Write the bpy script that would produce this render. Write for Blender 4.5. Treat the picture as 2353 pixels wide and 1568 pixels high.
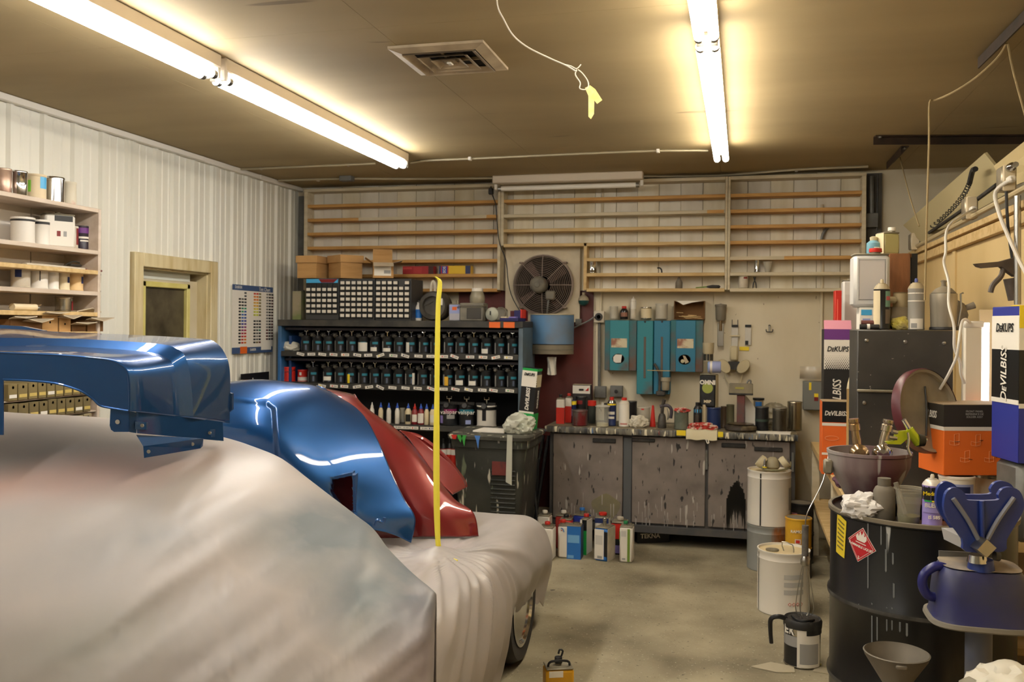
import bpy, bmesh, math, random
from math import radians as R, sin, cos, pi
from mathutils import Vector, Matrix, noise
rnd = random.Random(7)
for o in list(bpy.data.objects): bpy.data.objects.remove(o)
scene = bpy.context.scene
COL = scene.collection

# ------------------------------------------------------------------ camera, world, exposure
YAW, ROLL, FPX, CX, CY, H = R(14.14), 0.009, 2100.0, 1176.5, 750.0, 1.53
SA, CA = sin(YAW), cos(YAW)
cam_d = bpy.data.cameras.new('camera'); cam = bpy.data.objects.new('camera', cam_d); COL.objects.link(cam)
cam_d.sensor_width = 36.0; cam_d.lens = 36.0*FPX/2353.0
cam_d.shift_y = -(784.0-CY)/2353.0
cam_d.clip_start = 0.05
rt, up, fw = Vector((CA, SA, 0)), Vector((0, 0, 1)), Vector((-SA, CA, 0))
r2 = rt*cos(ROLL)+up*sin(ROLL); u2 = up*cos(ROLL)-rt*sin(ROLL)
m = Matrix((r2, u2, -fw)).transposed().to_4x4(); m.translation = (0, 0, H)
cam.matrix_world = m
cam_d.dof.use_dof = True; cam_d.dof.focus_distance = 3.2; cam_d.dof.aperture_fstop = 6.3
scene.camera = cam
w = bpy.data.worlds.new('world'); scene.world = w; w.use_nodes = True
w.node_tree.nodes['Background'].inputs[0].default_value = (0.9, 0.85, 0.75, 1)
w.node_tree.nodes['Background'].inputs[1].default_value = 0.02
vs = scene.view_settings
vs.view_transform = 'Standard'; vs.look = 'None'; vs.gamma = 1.0; vs.use_curve_mapping = False
vs.exposure = 0.0
LAMP_COOL = ((1.0, 0.985, 0.955), 38.0)     # tube colour, strength (left line)
LAMP_WARM = ((1.0, 0.935, 0.80), 39.0)     # right line

# ------------------------------------------------------------------ photo geometry: a pixel's line of sight met with a real plane
def ray(px, py):
    x, y = px-CX, py-CY
    u, v = (x+ROLL*y)/FPX, (y-ROLL*x)/FPX
    return Vector((CA*u-SA, SA*u+CA, -v))
def at(px, py, X=None, Y=None, Z=None, d=None):
    r = ray(px, py)
    if X is not None: t = X/r.x
    elif Y is not None: t = Y/r.y
    elif Z is not None: t = (Z-H)/r.z
    else: t = d
    return Vector((0, 0, H))+r*t
def xat(px, Y, z=1.2): return at(px, CY+(H-z)*FPX/Y, Y=Y).x
def yat(px, X, z=1.2):
    p = at(px, CY, X=X); return at(px, CY+(H-z)*FPX/(-p.x*SA+p.y*CA), X=X).y
def zat(py, px, Y): return at(px, py, Y=Y).z

# ------------------------------------------------------------------ mesh builder
class MB:
    def __init__(s): s.v, s.f, s.m = [], [], []
    def add(s, vs_, fs, mi=0, M=None):
        n = len(s.v)
        s.v += [tuple(M @ Vector(p)) if M else tuple(p) for p in vs_]
        s.f += [tuple(i+n for i in f) for f in fs]; s.m += [mi]*len(fs); return s
    def box(s, c, d, mi=0, b=0, M=None):
        hx, hy, hz = d[0]/2, d[1]/2, d[2]/2
        if b <= 0:
            V = [(c[0]+a*hx, c[1]+e*hy, c[2]+g*hz) for a in (-1, 1) for e in (-1, 1) for g in (-1, 1)]
            return s.add(V, [(0,1,3,2),(4,6,7,5),(0,4,5,1),(2,3,7,6),(0,2,6,4),(1,5,7,3)], mi, M)
        b = min(b, hx*.95, hy*.95, hz*.95); V, idx = [], {}
        for a in (-1, 1):
            for e in (-1, 1):
                for g in (-1, 1):
                    for k, q in enumerate(((hx, hy-b, hz-b), (hx-b, hy, hz-b), (hx-b, hy-b, hz))):
                        idx[a, e, g, k] = len(V); V.append((c[0]+a*q[0], c[1]+e*q[1], c[2]+g*q[2]))
        F = []
        for k in range(3):
            for sg in (-1, 1):
                def cor(p, q):
                    t = [0, 0, 0]; t[k] = sg; t[(k+1) % 3] = p; t[(k+2) % 3] = q; return tuple(t)
                q = [idx[cor(p, r)+(k,)] for p, r in ((-1,-1),(1,-1),(1,1),(-1,1))]
                F.append(q if sg > 0 else q[::-1])
        for k in range(3):
            i, j = (k+1) % 3, (k+2) % 3
            for p in (-1, 1):
                for q in (-1, 1):
                    def cc(sg):
                        t = [0, 0, 0]; t[k] = sg; t[i] = p; t[j] = q; return tuple(t)
                    qd = [idx[cc(-1)+(i,)], idx[cc(1)+(i,)], idx[cc(1)+(j,)], idx[cc(-1)+(j,)]]
                    F.append(qd if p*q < 0 else qd[::-1])
        for a in (-1, 1):
            for e in (-1, 1):
                for g in (-1, 1):
                    t = [idx[a, e, g, k] for k in range(3)]
                    F.append(t if a*e*g > 0 else t[::-1])
        return s.add(V, F, mi, M)
    def lathe(s, prof, n=20, c=(0, 0, 0), mi=0, a0=0, a1=2*pi, M=None, sx=1, sy=1, caps=3):
        full = abs(a1-a0-2*pi) < 1e-6; k = n if full else n+1
        V, F = [], []
        for r, z in prof:
            for i in range(k):
                a = a0+(a1-a0)*i/n; V.append((c[0]+sx*r*cos(a), c[1]+sy*r*sin(a), c[2]+z))
        for j in range(len(prof)-1):
            for i in range(n):
                i2 = (i+1) % k
                F.append((j*k+i, j*k+i2, (j+1)*k+i2, (j+1)*k+i))
        if full:
            if prof[0][0] > 1e-6 and caps & 1: F.append(tuple(range(k))[::-1])
            if prof[-1][0] > 1e-6 and caps & 2: F.append(tuple((len(prof)-1)*k+i for i in range(k)))
        return s.add(V, F, mi, M)
    def cyl(s, p0, p1, r0, r1=None, n=10, mi=0):
        p0, p1 = Vector(p0), Vector(p1); r1 = r0 if r1 is None else r1
        M = (p1-p0).to_track_quat('Z', 'Y').to_matrix().to_4x4(); M.translation = p0
        return s.lathe([(r0, 0), (r1, (p1-p0).length)], n, mi=mi, M=M)
    def tube(s, pts, r, n=6, mi=0, closed=False, smooth=0):
        P = [Vector(p) for p in pts]
        if smooth: P = crv(P, smooth, closed)
        V, F, N = [], [], len(P); q = None
        for i, p in enumerate(P):
            a = P[i-1] if (i > 0 or closed) else p; b = P[(i+1) % N] if (i < N-1 or closed) else p
            t = (b-a); t = t.normalized() if t.length > 1e-9 else Vector((0, 0, 1))
            if q is None:
                q = t.orthogonal().normalized()
            else:
                q = (q-t*q.dot(t)); q = q.normalized() if q.length > 1e-6 else t.orthogonal().normalized()
            w_ = t.cross(q); rr = r(i/(N-1)) if callable(r) else r
            V += [p+q*rr*cos(2*pi*k/n)+w_*rr*sin(2*pi*k/n) for k in range(n)]
        for i in range(N if closed else N-1):
            j = (i+1) % N
            for k in range(n): F.append((i*n+k, i*n+(k+1) % n, j*n+(k+1) % n, j*n+k))
        if not closed: F += [tuple(range(n))[::-1], tuple((N-1)*n+k for k in range(n))]
        return s.add(V, F, mi)
    def prism(s, poly, e, mi=0, M=None):
        """poly: 3-D points of one face (planar), e: extrusion vector"""
        P = [Vector(p) for p in poly]; e = Vector(e); n = len(P)
        F = [tuple(range(n))[::-1], tuple(range(n, 2*n))]+[(i, (i+1) % n, n+(i+1) % n, n+i) for i in range(n)]
        return s.add(P+[p+e for p in P], F, mi, M)
    def grid(s, rows, mi=0, closed=False, skip=None):
        a, b = len(rows), len(rows[0]); F = []
        for i in range(a-1):
            for j in range(b if closed else b-1):
                if skip and skip(i, j): continue
                F.append((i*b+j, i*b+(j+1) % b, (i+1)*b+(j+1) % b, (i+1)*b+j))
        return s.add([p for r in rows for p in r], F, mi)
    def build(s, name, mats, parent=None, smooth=40, fix=True):
        me = bpy.data.meshes.new(name); me.from_pydata(s.v, [], s.f)
        mats = mats if isinstance(mats, (list, tuple)) else [mats]
        for q in mats: me.materials.append(q)
        if len(mats) > 1: me.polygons.foreach_set('material_index', s.m)
        if fix:
            bm = bmesh.new(); bm.from_mesh(me); bmesh.ops.recalc_face_normals(bm, faces=bm.faces); bm.to_mesh(me); bm.free()
        if smooth:
            me.polygons.foreach_set('use_smooth', [True]*len(me.polygons))
            me.set_sharp_from_angle(angle=R(smooth))
        me.update()
        return link(name, me, parent)
def link(name, me, parent=None):
    o = bpy.data.objects.new(name, me); COL.objects.link(o)
    if parent: o.parent = parent
    return o
def crv(P, k=6, closed=False):
    P = [Vector(p) for p in P]; n = len(P); out = []
    for i in range(n if closed else n-1):
        if closed: a, b, c, d = P[i-1], P[i], P[(i+1) % n], P[(i+2) % n]
        else: a, b, c, d = P[max(i-1, 0)], P[i], P[i+1], P[min(i+2, n-1)]
        for j in range(k):
            t = j/k
            out.append(.5*((2*b)+(c-a)*t+(2*a-5*b+4*c-d)*t*t+(3*b-a-3*c+d)*t**3))
    if not closed: out.append(P[-1])
    return out
def loft(rows, ka=6, kb=6):
    """smooth grid through rows of control points"""
    rr = [crv(r, kb) for r in rows]
    cols = [crv([r[j] for r in rr], ka) for j in range(len(rr[0]))]
    return [[c[i] for c in cols] for i in range(len(cols[0]))]

def tag(o, label, cat, group=None):
    o['label'] = label; o['category'] = cat
    if group: o['group'] = group
    return o
def thing(name, label, cat, loc=(0, 0, 0), rz=0, group=None):
    o = bpy.data.objects.new(name, None); COL.objects.link(o); o.empty_display_size = .05
    o.location = loc; o.rotation_euler = (0, 0, rz)
    return tag(o, label, cat, group)
def struct(o): o['kind'] = 'structure'; return o
def copy_tree(o, parent=None):
    c = o.copy(); COL.objects.link(c)
    if parent: c.parent = parent
    for ch in list(o.children): copy_tree(ch, c)
    return c

# ------------------------------------------------------------------ materials
def lin(c): return tuple((x/255/12.92 if x/255 <= .04045 else ((x/255+.055)/1.055)**2.4) for x in c)+(1,)
_M = {}
def mat(name, col, rough=.5, metal=0, col2=None, scale=6, lo=.4, hi=.7, stretch=(1, 1, 1), detail=4, bump=0, bscale=40, coat=0,
        trans=0, alpha=1, emit=None, spec=.5, flecks=None):
    if name in _M: return _M[name]
    M_ = bpy.data.materials.new(name); M_.use_nodes = True; nt = M_.node_tree; N, L = nt.nodes, nt.links
    b = N['Principled BSDF']; b.inputs['Base Color'].default_value = lin(col); b.inputs['Roughness'].default_value = rough
    b.inputs['Metallic'].default_value = metal; b.inputs['Coat Weight'].default_value = coat; b.inputs['Coat Roughness'].default_value = .05
    b.inputs['Transmission Weight'].default_value = trans; b.inputs['Alpha'].default_value = alpha
    b.inputs['Specular IOR Level'].default_value = spec
    if emit:
        b.inputs['Emission Color'].default_value = emit[0]+(1,); b.inputs['Emission Strength'].default_value = emit[1]
    if col2 or bump or flecks:
        tc = N.new('ShaderNodeTexCoord'); mp = N.new('ShaderNodeMapping'); mp.inputs['Scale'].default_value = stretch
        L.new(tc.outputs['Object'], mp.inputs[0])
    out = None
    if col2:
        nz = N.new('ShaderNodeTexNoise'); nz.inputs['Scale'].default_value = scale; nz.inputs['Detail'].default_value = detail
        L.new(mp.outputs[0], nz.inputs[0])
        cr = N.new('ShaderNodeValToRGB'); cr.color_ramp.elements[0].position = lo; cr.color_ramp.elements[1].position = hi
        cr.color_ramp.elements[0].color = lin(col); cr.color_ramp.elements[1].color = lin(col2)
        L.new(nz.outputs[0], cr.inputs[0]); out = cr.outputs[0]
    for (fc, fs, fl, fst) in (flecks or []):          # splashes: colour, scale, threshold, stretch
        m2 = N.new('ShaderNodeMapping'); m2.inputs['Scale'].default_value = fst; L.new(tc.outputs['Object'], m2.inputs[0])
        nz = N.new('ShaderNodeTexNoise'); nz.inputs['Scale'].default_value = fs; nz.inputs['Detail'].default_value = 2
        L.new(m2.outputs[0], nz.inputs[0])
        cr = N.new('ShaderNodeValToRGB'); cr.color_ramp.elements[0].position = fl; cr.color_ramp.elements[1].position = fl+.025
        L.new(nz.outputs[0], cr.inputs[0])
        mx = N.new('ShaderNodeMix'); mx.data_type = 'RGBA'; L.new(cr.outputs[0], mx.inputs[0])
        if out: L.new(out, mx.inputs[6])
        else: mx.inputs[6].default_value = lin(col)
        mx.inputs[7].default_value = lin(fc); out = mx.outputs[2]
    if out: L.new(out, b.inputs['Base Color'])
    if bump:
        nz = N.new('ShaderNodeTexNoise'); nz.inputs['Scale'].default_value = bscale; nz.inputs['Detail'].default_value = 3
        L.new(mp.outputs[0], nz.inputs[0])
        bp = N.new('ShaderNodeBump'); bp.inputs['Strength'].default_value = bump; bp.inputs['Distance'].default_value = .01
        L.new(nz.outputs[0], bp.inputs['Height']); L.new(bp.outputs[0], b.inputs['Normal'])
    _M[name] = M_; return M_
WHITE = mat('white_paint', (222, 216, 204), .45)
OFFW = mat('dusty_white', (205, 196, 178), .6, col2=(176, 164, 142), scale=9)
BLACK = mat('black_plastic', (22, 22, 23), .4)
DUSTBLK = mat('dusty_black', (34, 33, 32), .55, col2=(78, 72, 64), scale=14, lo=.5, hi=.85)
CHROME = mat('chrome', (205, 205, 205), .12, 1)
STEEL = mat('steel', (176, 174, 168), .3, 1)
TIN = mat('tin', (190, 186, 175), .25, 1, col2=(150, 143, 128), scale=7)
DUSTTIN = mat('dusty_tin', (150, 143, 124), .55, .5, col2=(120, 112, 94), scale=12)
GREYM = mat('grey_metal', (120, 120, 116), .5, .3, col2=(92, 90, 85), scale=8)
RED = mat('red', (196, 42, 30), .4); DKRED = mat('dark_red', (120, 24, 26), .45)
BLUE = mat('blue', (38, 108, 184), .4); NAVY = mat('navy', (30, 44, 92), .4)
SKYB = mat('sky_blue', (70, 165, 215), .4); LILAC = mat('lilac', (140, 124, 190), .4); LTBLUE = mat('light_blue', (150, 160, 205), .5)
GREEN = mat('green', (30, 160, 74), .45); OLIVE = mat('olive_green', (110, 140, 50), .5)
YELLOW = mat('yellow', (232, 206, 40), .5); LEMON = mat('lemon_tape', (236, 224, 104), .55)
ORANGE = mat('orange', (226, 104, 34), .55); PINK = mat('pink', (206, 138, 156), .6); PURPLE = mat('purple', (108, 52, 128), .5)
CREAM = mat('cream_label', (216, 200, 164), .6); BEIGE = mat('beige', (196, 184, 150), .6)
TEAL = mat('teal_band', (38, 120, 138), .4); GREYL = mat('grey_print', (150, 148, 144), .6); PAPER = mat('paper', (228, 222, 210), .8)
DUSTY = mat('dust_grey', (128, 120, 104), .8, col2=(96, 90, 78), scale=15)
CARD = mat('cardboard', (184, 142, 88), .85, col2=(168, 126, 74), scale=5, stretch=(1, 1, 6))
CARDDK = mat('cardboard_brown', (120, 84, 46), .85)
CARDLT = mat('cardboard_grey', (184, 168, 142), .85)
GLASS = mat('clear_plastic', (225, 225, 215), .12, alpha=.28)
FROST = mat('frosted_plastic', (205, 198, 180), .35, alpha=.6)
WOOD = mat('shelf_wood', (202, 156, 88), .65, col2=(178, 130, 66), scale=5, stretch=(1, 8, 8), lo=.35, hi=.7)
WOODP = mat('painted_wood', (206, 194, 166), .6, col2=(186, 172, 140), scale=4, stretch=(1, 6, 6))
WOODY = mat('pale_wood', (206, 178, 126), .65, col2=(184, 152, 98), scale=5, stretch=(1, 6, 6))
WOODB = mat('brown_board', (132, 84, 44), .7, col2=(108, 66, 32), scale=6, stretch=(6, 6, 1))

# ------------------------------------------------------------------ lettering (flat print as thin meshes)
_T = {}
def text(s, size, loc, rot, m_, parent, bold=0.0, shear=0.0, align='CENTER', sx=1.0, name='lettering'):
    key = (s, round(size, 4), bold, shear, align, m_.name)
    if key not in _T:
        cu = bpy.data.curves.new('lettering', 'FONT'); cu.body = s; cu.size = size; cu.align_x = align; cu.align_y = 'CENTER'
        cu.offset = bold; cu.shear = shear; cu.small_caps_scale = .72
        if s.startswith('De') and s.isalpha(): cu.body_format[1].use_small_caps = True
        cu.size = size; cu.resolution_u = 2; cu.extrude = .0004
        to = bpy.data.objects.new('t', cu); COL.objects.link(to)
        me = bpy.data.meshes.new_from_object(to); me.materials.clear(); me.materials.append(m_); me.name = 'lettering'
        bpy.data.objects.remove(to); bpy.data.curves.remove(cu); _T[key] = me
    o = link(name, _T[key], parent); o.location = loc; o.rotation_euler = rot; o.scale = (sx, 1, 1)
    return o
FRONT, LEFTF, RIGHTF = (pi/2, 0, 0), (pi/2, 0, -pi/2), (pi/2, 0, pi/2)
# ------------------------------------------------------------------ the room
XL, XR, XW, YB, YF, ZC = -3.6, 1.15, 1.78, 7.0, -3.0, 2.675
FLOORM = mat('concrete', (160, 150, 124), .7, col2=(104, 95, 74), scale=2.2, lo=.36, hi=.7, detail=12, bump=.25, bscale=30,
             flecks=[((168, 160, 138), 70, .66, (1, 1, 1)), ((92, 84, 68), 48, .68, (1, 1, 1)), ((74, 66, 54), 8, .74, (1, 1, 1))])
CEILM = mat('ceiling_board', (166, 146, 106), .75, col2=(138, 119, 82), scale=.9, lo=.35, hi=.75, stretch=(.5, 1.6, 1), detail=6,
            flecks=[((120, 102, 70), 2.2, .7, (.5, 3, 1))])
METW = mat('white_metal_siding', (226, 224, 212), .42, col2=(212, 208, 192), scale=1.2, stretch=(1, 1, .25))
WALLW = mat('cream_wall', (214, 204, 180), .7, col2=(196, 184, 156), scale=2.2, stretch=(1, 1, .5), detail=6,
            flecks=[((120, 104, 80), 30, .74, (1, 1, .5))])
PLYC = mat('cream_plywood', (206, 180, 128), .6, col2=(192, 164, 110), scale=2, stretch=(1, 1, .4))
MAROON = mat('maroon_board', (112, 40, 34), .55, col2=(64, 36, 32), scale=2.5, lo=.35, hi=.75, stretch=(1, 1, .7), detail=6)
o = MB().box(((XL+XW)/2, (YB+YF)/2, -.05), (XW-XL+.3, YB-YF+.3, .1)).build('floor', FLOORM); struct(o)
ceil = MB().box(((XL+XW)/2, (YB+YF)/2, ZC+.07), (XW-XL+.3, YB-YF+.3, .1)).build('ceiling', mat('ceiling_gap', (70, 60, 42), .9)); struct(ceil)
# ceiling boards, each with its own edges
xs = [XL, -2.6, -1.38, -.16, 1.06, XW]; ys = [YF, -1.6, .84, 3.28, 5.72, YB]
for i in range(5):
    for j in range(5):
        a, b, c, d = xs[i], xs[i+1], ys[j], ys[j+1]
        MB().box(((a+b)/2, (c+d)/2, ZC+.01), (b-a-.0015, d-c-.0015, .02)).build('ceiling_board', CEILM, ceil)
wb = MB().box(((XL+XW)/2, YB+.06, ZC/2), (XW-XL+.3, .12, ZC+.1)).build('wall_back', WALLW); struct(wb)
wl = MB().box((XL-.22, (YB+YF)/2, ZC/2), (.08, YB-YF+.2, ZC+.1)).build('wall_left', mat('wall_sheathing', (150, 145, 130), .8)); struct(wl)
struct(MB().box((XW+.06, (YB+YF)/2, ZC/2), (.12, YB-YF+.2, ZC+.1)).build('wall_right', WALLW))
struct(MB().box(((XL+XW)/2, YF-.06, ZC/2), (XW-XL+.3, .12, ZC+.1)).build('wall_front', WALLW))
# ribbed steel siding panels
def ribs(y0, y1):
    out, y, p = [], y0, .2286
    while y < y1-1e-4:
        seg = [(0, 0), (.012, .019), (.036, .019), (.048, 0), (.092, 0), (.098, .005), (.112, .005), (.118, 0),
               (.158, 0), (.164, .005), (.178, .005), (.184, 0)]
        out += [(y+a, h) for a, h in seg if y+a < y1]; y += p
    out.append((y1, 0)); return out
def siding(y0, y1, z0, z1):
    pr = ribs(y0, y1); mb = MB()
    mb.grid([[(XL-.024+h, y, z) for y, h in pr] for z in (z0, z1)])
    return mb.build('siding_panel', METW, wl, smooth=0, fix=False)
DY0, DY1 = yat(300, XL), yat(492, XL)          # door opening
DZ = at(300, 578, X=XL).z
y = YF
while y < YB-.01:
    y1 = min(y+.9144, YB)
    if y < DY1 and y1 > DY0:
        if y < DY0: siding(y, DY0, 0, ZC)
        siding(max(y, DY0), min(y1, DY1), DZ, ZC)
        if y1 > DY1: siding(DY1, y1, 0, ZC)
    else: siding(y, y1, 0, ZC)
    y = y1
# ceiling trim along the siding, in lapped lengths
tr = MB().box((XL+.002, -1, ZC-.022), (.035, 4, .044), b=.004).build('trim_1', WHITE); struct(tr)
for a, b in ((1.02, 3.2), (3.2, 5.55), (5.55, 6.3), (6.3, YB-.01)):
    MB().box((XL+.003+(.003 if a in (3.2, 6.3) else 0), (a+b)/2, ZC-.02), (.035, b-a, .036), b=.004).build('trim_length', WHITE, tr)
struct(MB().box((xat(693, YB-.02, 2), YB-.02, 1.3), (.055, .03, 2.6), b=.003).build('trim_2', GREYM))

# door in the left wall
dr = thing('door', '', ''); del dr['label']; del dr['category']; dr.name = 'door_1'; struct(dr)
DFM = mat('door_frame_wood', (206, 192, 152), .55, col2=(178, 156, 108), scale=4, stretch=(4, 4, .6))
DLM = mat('door_leaf_paint', (200, 190, 164), .55, col2=(182, 168, 134), scale=2.5)
ft = .085
MB().box((XL-.0, DY0+ft/2, DZ/2), (.05, ft, DZ), b=.004).build('frame_jamb', DFM, dr)
MB().box((XL-.0, DY1-ft/2, DZ/2), (.05, ft, DZ), b=.004).build('frame_jamb', DFM, dr)
MB().box((XL-.0, (DY0+DY1)/2, DZ-ft/2), (.05, DY1-DY0-2*ft, ft), b=.004).build('frame_head', DFM, dr)
for yy in (DY0+ft, DY1-ft): MB().box((XL-.07, yy, DZ/2), (.13, .02, DZ)).build('reveal', DFM, dr)
MB().box((XL-.07, (DY0+DY1)/2, DZ-ft), (.13, DY1-DY0-2*ft, .02)).build('reveal', DFM, dr)
MB().box((XL-.145, (DY0+DY1)/2, DZ/2), (.02, DY1-DY0, DZ)).build('door_back', mat('dark_gap', (30, 27, 20), .9), dr)
wy0, wy1, wz1 = yat(322, XL-.08), yat(432, XL-.08), at(322, 645, X=XL-.08).z
ly0, ly1, lz1 = DY0+ft+.012, DY1-ft-.012, DZ-ft-.06
mb = MB()
for a, b, c, d in ((ly0, wy0, 0, lz1), (wy1, ly1, 0, lz1), (wy0, wy1, wz1, lz1), (wy0, wy1, 0, .9)):
    mb.box((XL-.1, (a+b)/2, (c+d)/2), (.045, b-a, d-c))
leaf = mb.build('door_leaf', DLM, dr)
YF_ = mat('window_bead', (214, 204, 130), .5, col2=(190, 176, 92), scale=5)
mb = MB()
for a, b, c, d in ((wy0, wy0+.035, .9, wz1), (wy1-.035, wy1, .9, wz1), (wy0, wy1, wz1-.035, wz1), (wy0, wy1, .9, .935)):
    mb.box((XL-.082, (a+b)/2, (c+d)/2), (.03, b-a, d-c), b=.004)
mb.build('window_bead', YF_, leaf)
MB().box((XL-.098, (wy0+wy1)/2, (.9+wz1)/2), (.006, wy1-wy0-.04, wz1-.93)).build('window_pane', mat('dirty_glass', (86, 78, 58), .25, col2=(52, 46, 36), scale=5, detail=6), leaf)
MB().box((XL-.076, (wy0+wy1)/2-.02, wz1+.05), (.004, wy1-wy0+.05, .07), b=.001).build('patch', mat('filler', (206, 208, 196), .6), leaf)
MB().lathe([(.012, 0), (.012, .03), (.028, .04), (.03, .06), (.018, .075)], 14, M=Matrix.Translation((XL-.077, ly1-.07, 1.0)) @ Matrix.Rotation(pi/2, 4, 'Y')).build('door_knob', STEEL, leaf)

# ------------------------------------------------------------------ back wall boards behind the shelves, maroon panel
YS = 6.86                                   # front of the built-in shelving
x0, x1 = xat(702, 6.98, 2.2), xat(1986, 6.98, 2.2)
n = int((x1-x0)/.158); bw = (x1-x0)/n
PLK = [mat('plank_white_%d' % i, c, .65, col2=d, scale=3, stretch=(3, 3, .5)) for i, (c, d) in enumerate((((228, 222, 206), (212, 204, 184)), ((222, 216, 202), (206, 198, 178)), ((230, 222, 200), (208, 196, 166))))]
for i in range(n):
    t = .012+(.007 if i % 2 else 0)
    MB().box((x0+(i+.5)*bw, YB-t/2, 2.24), (bw-.003, t, .86), b=.0015).build('plank', PLK[i % 3], wb)
a, b = xat(1052, 6.97, 1.4), xat(1362, 6.97, 1.4)
MB().box(((a+b)/2, YB-.004, .98), (b-a, .012, 1.72)).build('panel', MAROON, wb)
a, b = xat(1366, 6.97, 1.4), xat(2240, 6.97, 1.4)
for i in range(3):
    MB().box((a+(i+.5)*(b-a)/3, YB-.004, .91), ((b-a)/3-.004, .01, 1.8)).build('panel', WALLW, wb)
MB().box((xat(1372, 6.96, 1.3), YB-.02, 1.25), (.03, .02, 1.1), b=.002).build('batten', WALLW, wb)

# ------------------------------------------------------------------ built-in shelving on the back wall
SZ = [2.512, 2.397, 2.283, 2.168, 2.053, 1.938, 1.822]
sh = thing('wall_shelving', 'large built-in white shelving with many narrow shelves across the back wall', 'shelving', (0, YS, 1.8))
def sbox(nm, x0_, x1_, z0, z1, m_, y0=YS, y1=YB-.02, b=.002):
    o = MB().box(((x0_+x1_)/2, (y0+y1)/2-YS, (z0+z1)/2-1.8), (x1_-x0_, y1-y0, z1-z0), b=b).build(nm, m_, sh); return o
B = {k: xat(v, YS, 2.2) for k, v in dict(l0=698, l1=706, m0=1143, m1=1157, r0=1666, r1=1678, e0=1980, e1=1990, f=1345).items()}
sbox('upright', B['l0'], B['l1'], 1.81, 2.64, WOODP); sbox('upright', B['m0'], (B['m0']+B['m1'])/2-.001, 1.81, 2.64, WOODP)
sbox('upright', (B['m0']+B['m1'])/2+.001, B['m1'], 2.155, 2.64, WOODP)
sbox('upright', B['f']-.012, B['f']+.012, 1.81, 2.168, WOODY)
sbox('upright', B['r0'], (B['r0']+B['r1'])/2-.001, 1.81, 2.64, WOODP); sbox('upright', (B['r0']+B['r1'])/2+.001, B['r1'], 1.81, 2.64, WOODP)
sbox('upright', B['e0'], B['e1'], 1.81, 2.64, WOODP)
for a, b in (('l0', 'm0'), ('m1', 'r0'), ('r1', 'e1')): sbox('top_rail', B[a], B[b], 2.615, 2.64, WOODP, YS-.003)
T = .025
EDGE = {}
for bay, (a, b) in enumerate((('l1', 'm0'), ('m1', 'r0'), ('r1', 'e0'))):
    for k, z in enumerate(SZ):
        xa_, xb_ = B[a], B[b]
        if bay == 1 and k > 3: xa_ = B['f']+.012
        m_ = {0: WOOD, 1: (WOOD if k == 0 else (WOODP if k == 1 else WOODY)), 2: (WOOD if k < 4 else WOODP)}[bay]
        if bay == 0 and k == 1:
            t = xa_+(xb_-xa_)*.28
            o = sbox('shelf', xa_, xb_, z-T, z, WOOD); 
            p = MB().box(((t+xb_-.09)/2, -.001, z-T/2-1.8), (xb_-.09-t, .002, T)).build('paint_edge', WOODP, o)
        elif bay == 2 and k == 4:
            t = xa_+(xb_-xa_)*.42
            o = sbox('shelf', xa_, xb_, z-T, z, WOOD); MB().box(((xa_+t)/2, -.001, z-T/2-1.8), (t-xa_, .002, T)).build('paint_edge', WOODP, o)
        elif bay == 1 and k == 1:
            o = sbox('shelf', xa_, xb_, z-T, z, WOODP); MB().box((xb_-.07, -.001, z-T/2-1.8), (.12, .002, T)).build('bare_edge', WOOD, o)
        else: sbox('shelf', xa_, xb_, z-T, z, m_)
# ------------------------------------------------------------------ ceiling lamps
HOUS = mat('lamp_housing', (206, 192, 172), .5)
def fixture(label, x, y0, y1, lamp, lit=True, z=ZC, rot=0, group=None):
    t = thing('ceiling_light', label, 'light', (x, (y0+y1)/2, z), rot, group); Lh = (y1-y0)/2
    MB().box((0, 0, -.03), (.085, 2*Lh-.004, .06), b=.006).build('housing', HOUS, t)
    if lit:
        MB().box((0, 0, -.0635), (.05, 2*Lh-.2, .007), b=.002).build('ballast_cover', HOUS, t)
    tm = mat('tube_'+('warm' if lamp is LAMP_WARM else 'cool' if lit else 'off'), (235, 230, 220), .3, emit=lamp if lit else None)
    for sx in (-1, 1):
        if not lit and sx > 0: continue
        xx = sx*.026 if lit else .03
        tb = MB().lathe([(.0, -Lh+.03), (.018, -Lh+.032), (.019, -Lh+.04), (.019, Lh-.04), (.018, Lh-.032), (0, Lh-.03)], 16,
                        M=Matrix.Translation((xx, 0, -.092)) @ Matrix.Rotation(-pi/2, 4, 'X')).build('tube', tm, t)
        for s_ in (-1, 1):
            MB().lathe([(.0192, 0), (.0192, .025)], 16, M=Matrix.Translation((xx, s_*(Lh-.045)-.0125, -.092)) @ Matrix.Rotation(-pi/2, 4, 'X')).build('end_cap', STEEL, tb)
        for s_ in (-1, 1):
            MB().box((xx, s_*(Lh-.014), -.076), (.026, .024, .05), b=.004).build('lamp_holder', WHITE, t)
    return t
G = 'twin-tube ceiling lights'
fixture('lit twin-tube light in the left row, ending near the back wall', -2.2, 3.5, 5.72, LAMP_COOL, group=G)
fixture('lit twin-tube light in the left row, running out of the top left corner', -2.2, 1.05, 3.47, LAMP_COOL, group=G)
fixture('lit twin-tube light in the right row, its end nearest the shelving', -.135, 3.45, 5.89, LAMP_WARM, group=G)
fixture('lit twin-tube light in the right row, cut by the top of the picture', -.135, .98, 3.42, LAMP_WARM, group=G)
fixture('lit twin-tube light carrying the left row on behind the camera', -2.2, -1.4, 1.02, LAMP_COOL, group=G)
p, q = at(1132, 402, Y=6.72), at(1478, 385, Y=6.72)
t = fixture('unlit single-tube strip light above the shelving against the back wall', (p.x+q.x)/2, 6.72-(q.x-p.x)/2, 6.72+(q.x-p.x)/2, LAMP_COOL, lit=False, rot=pi/2)
t.location.y = 6.74

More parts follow.
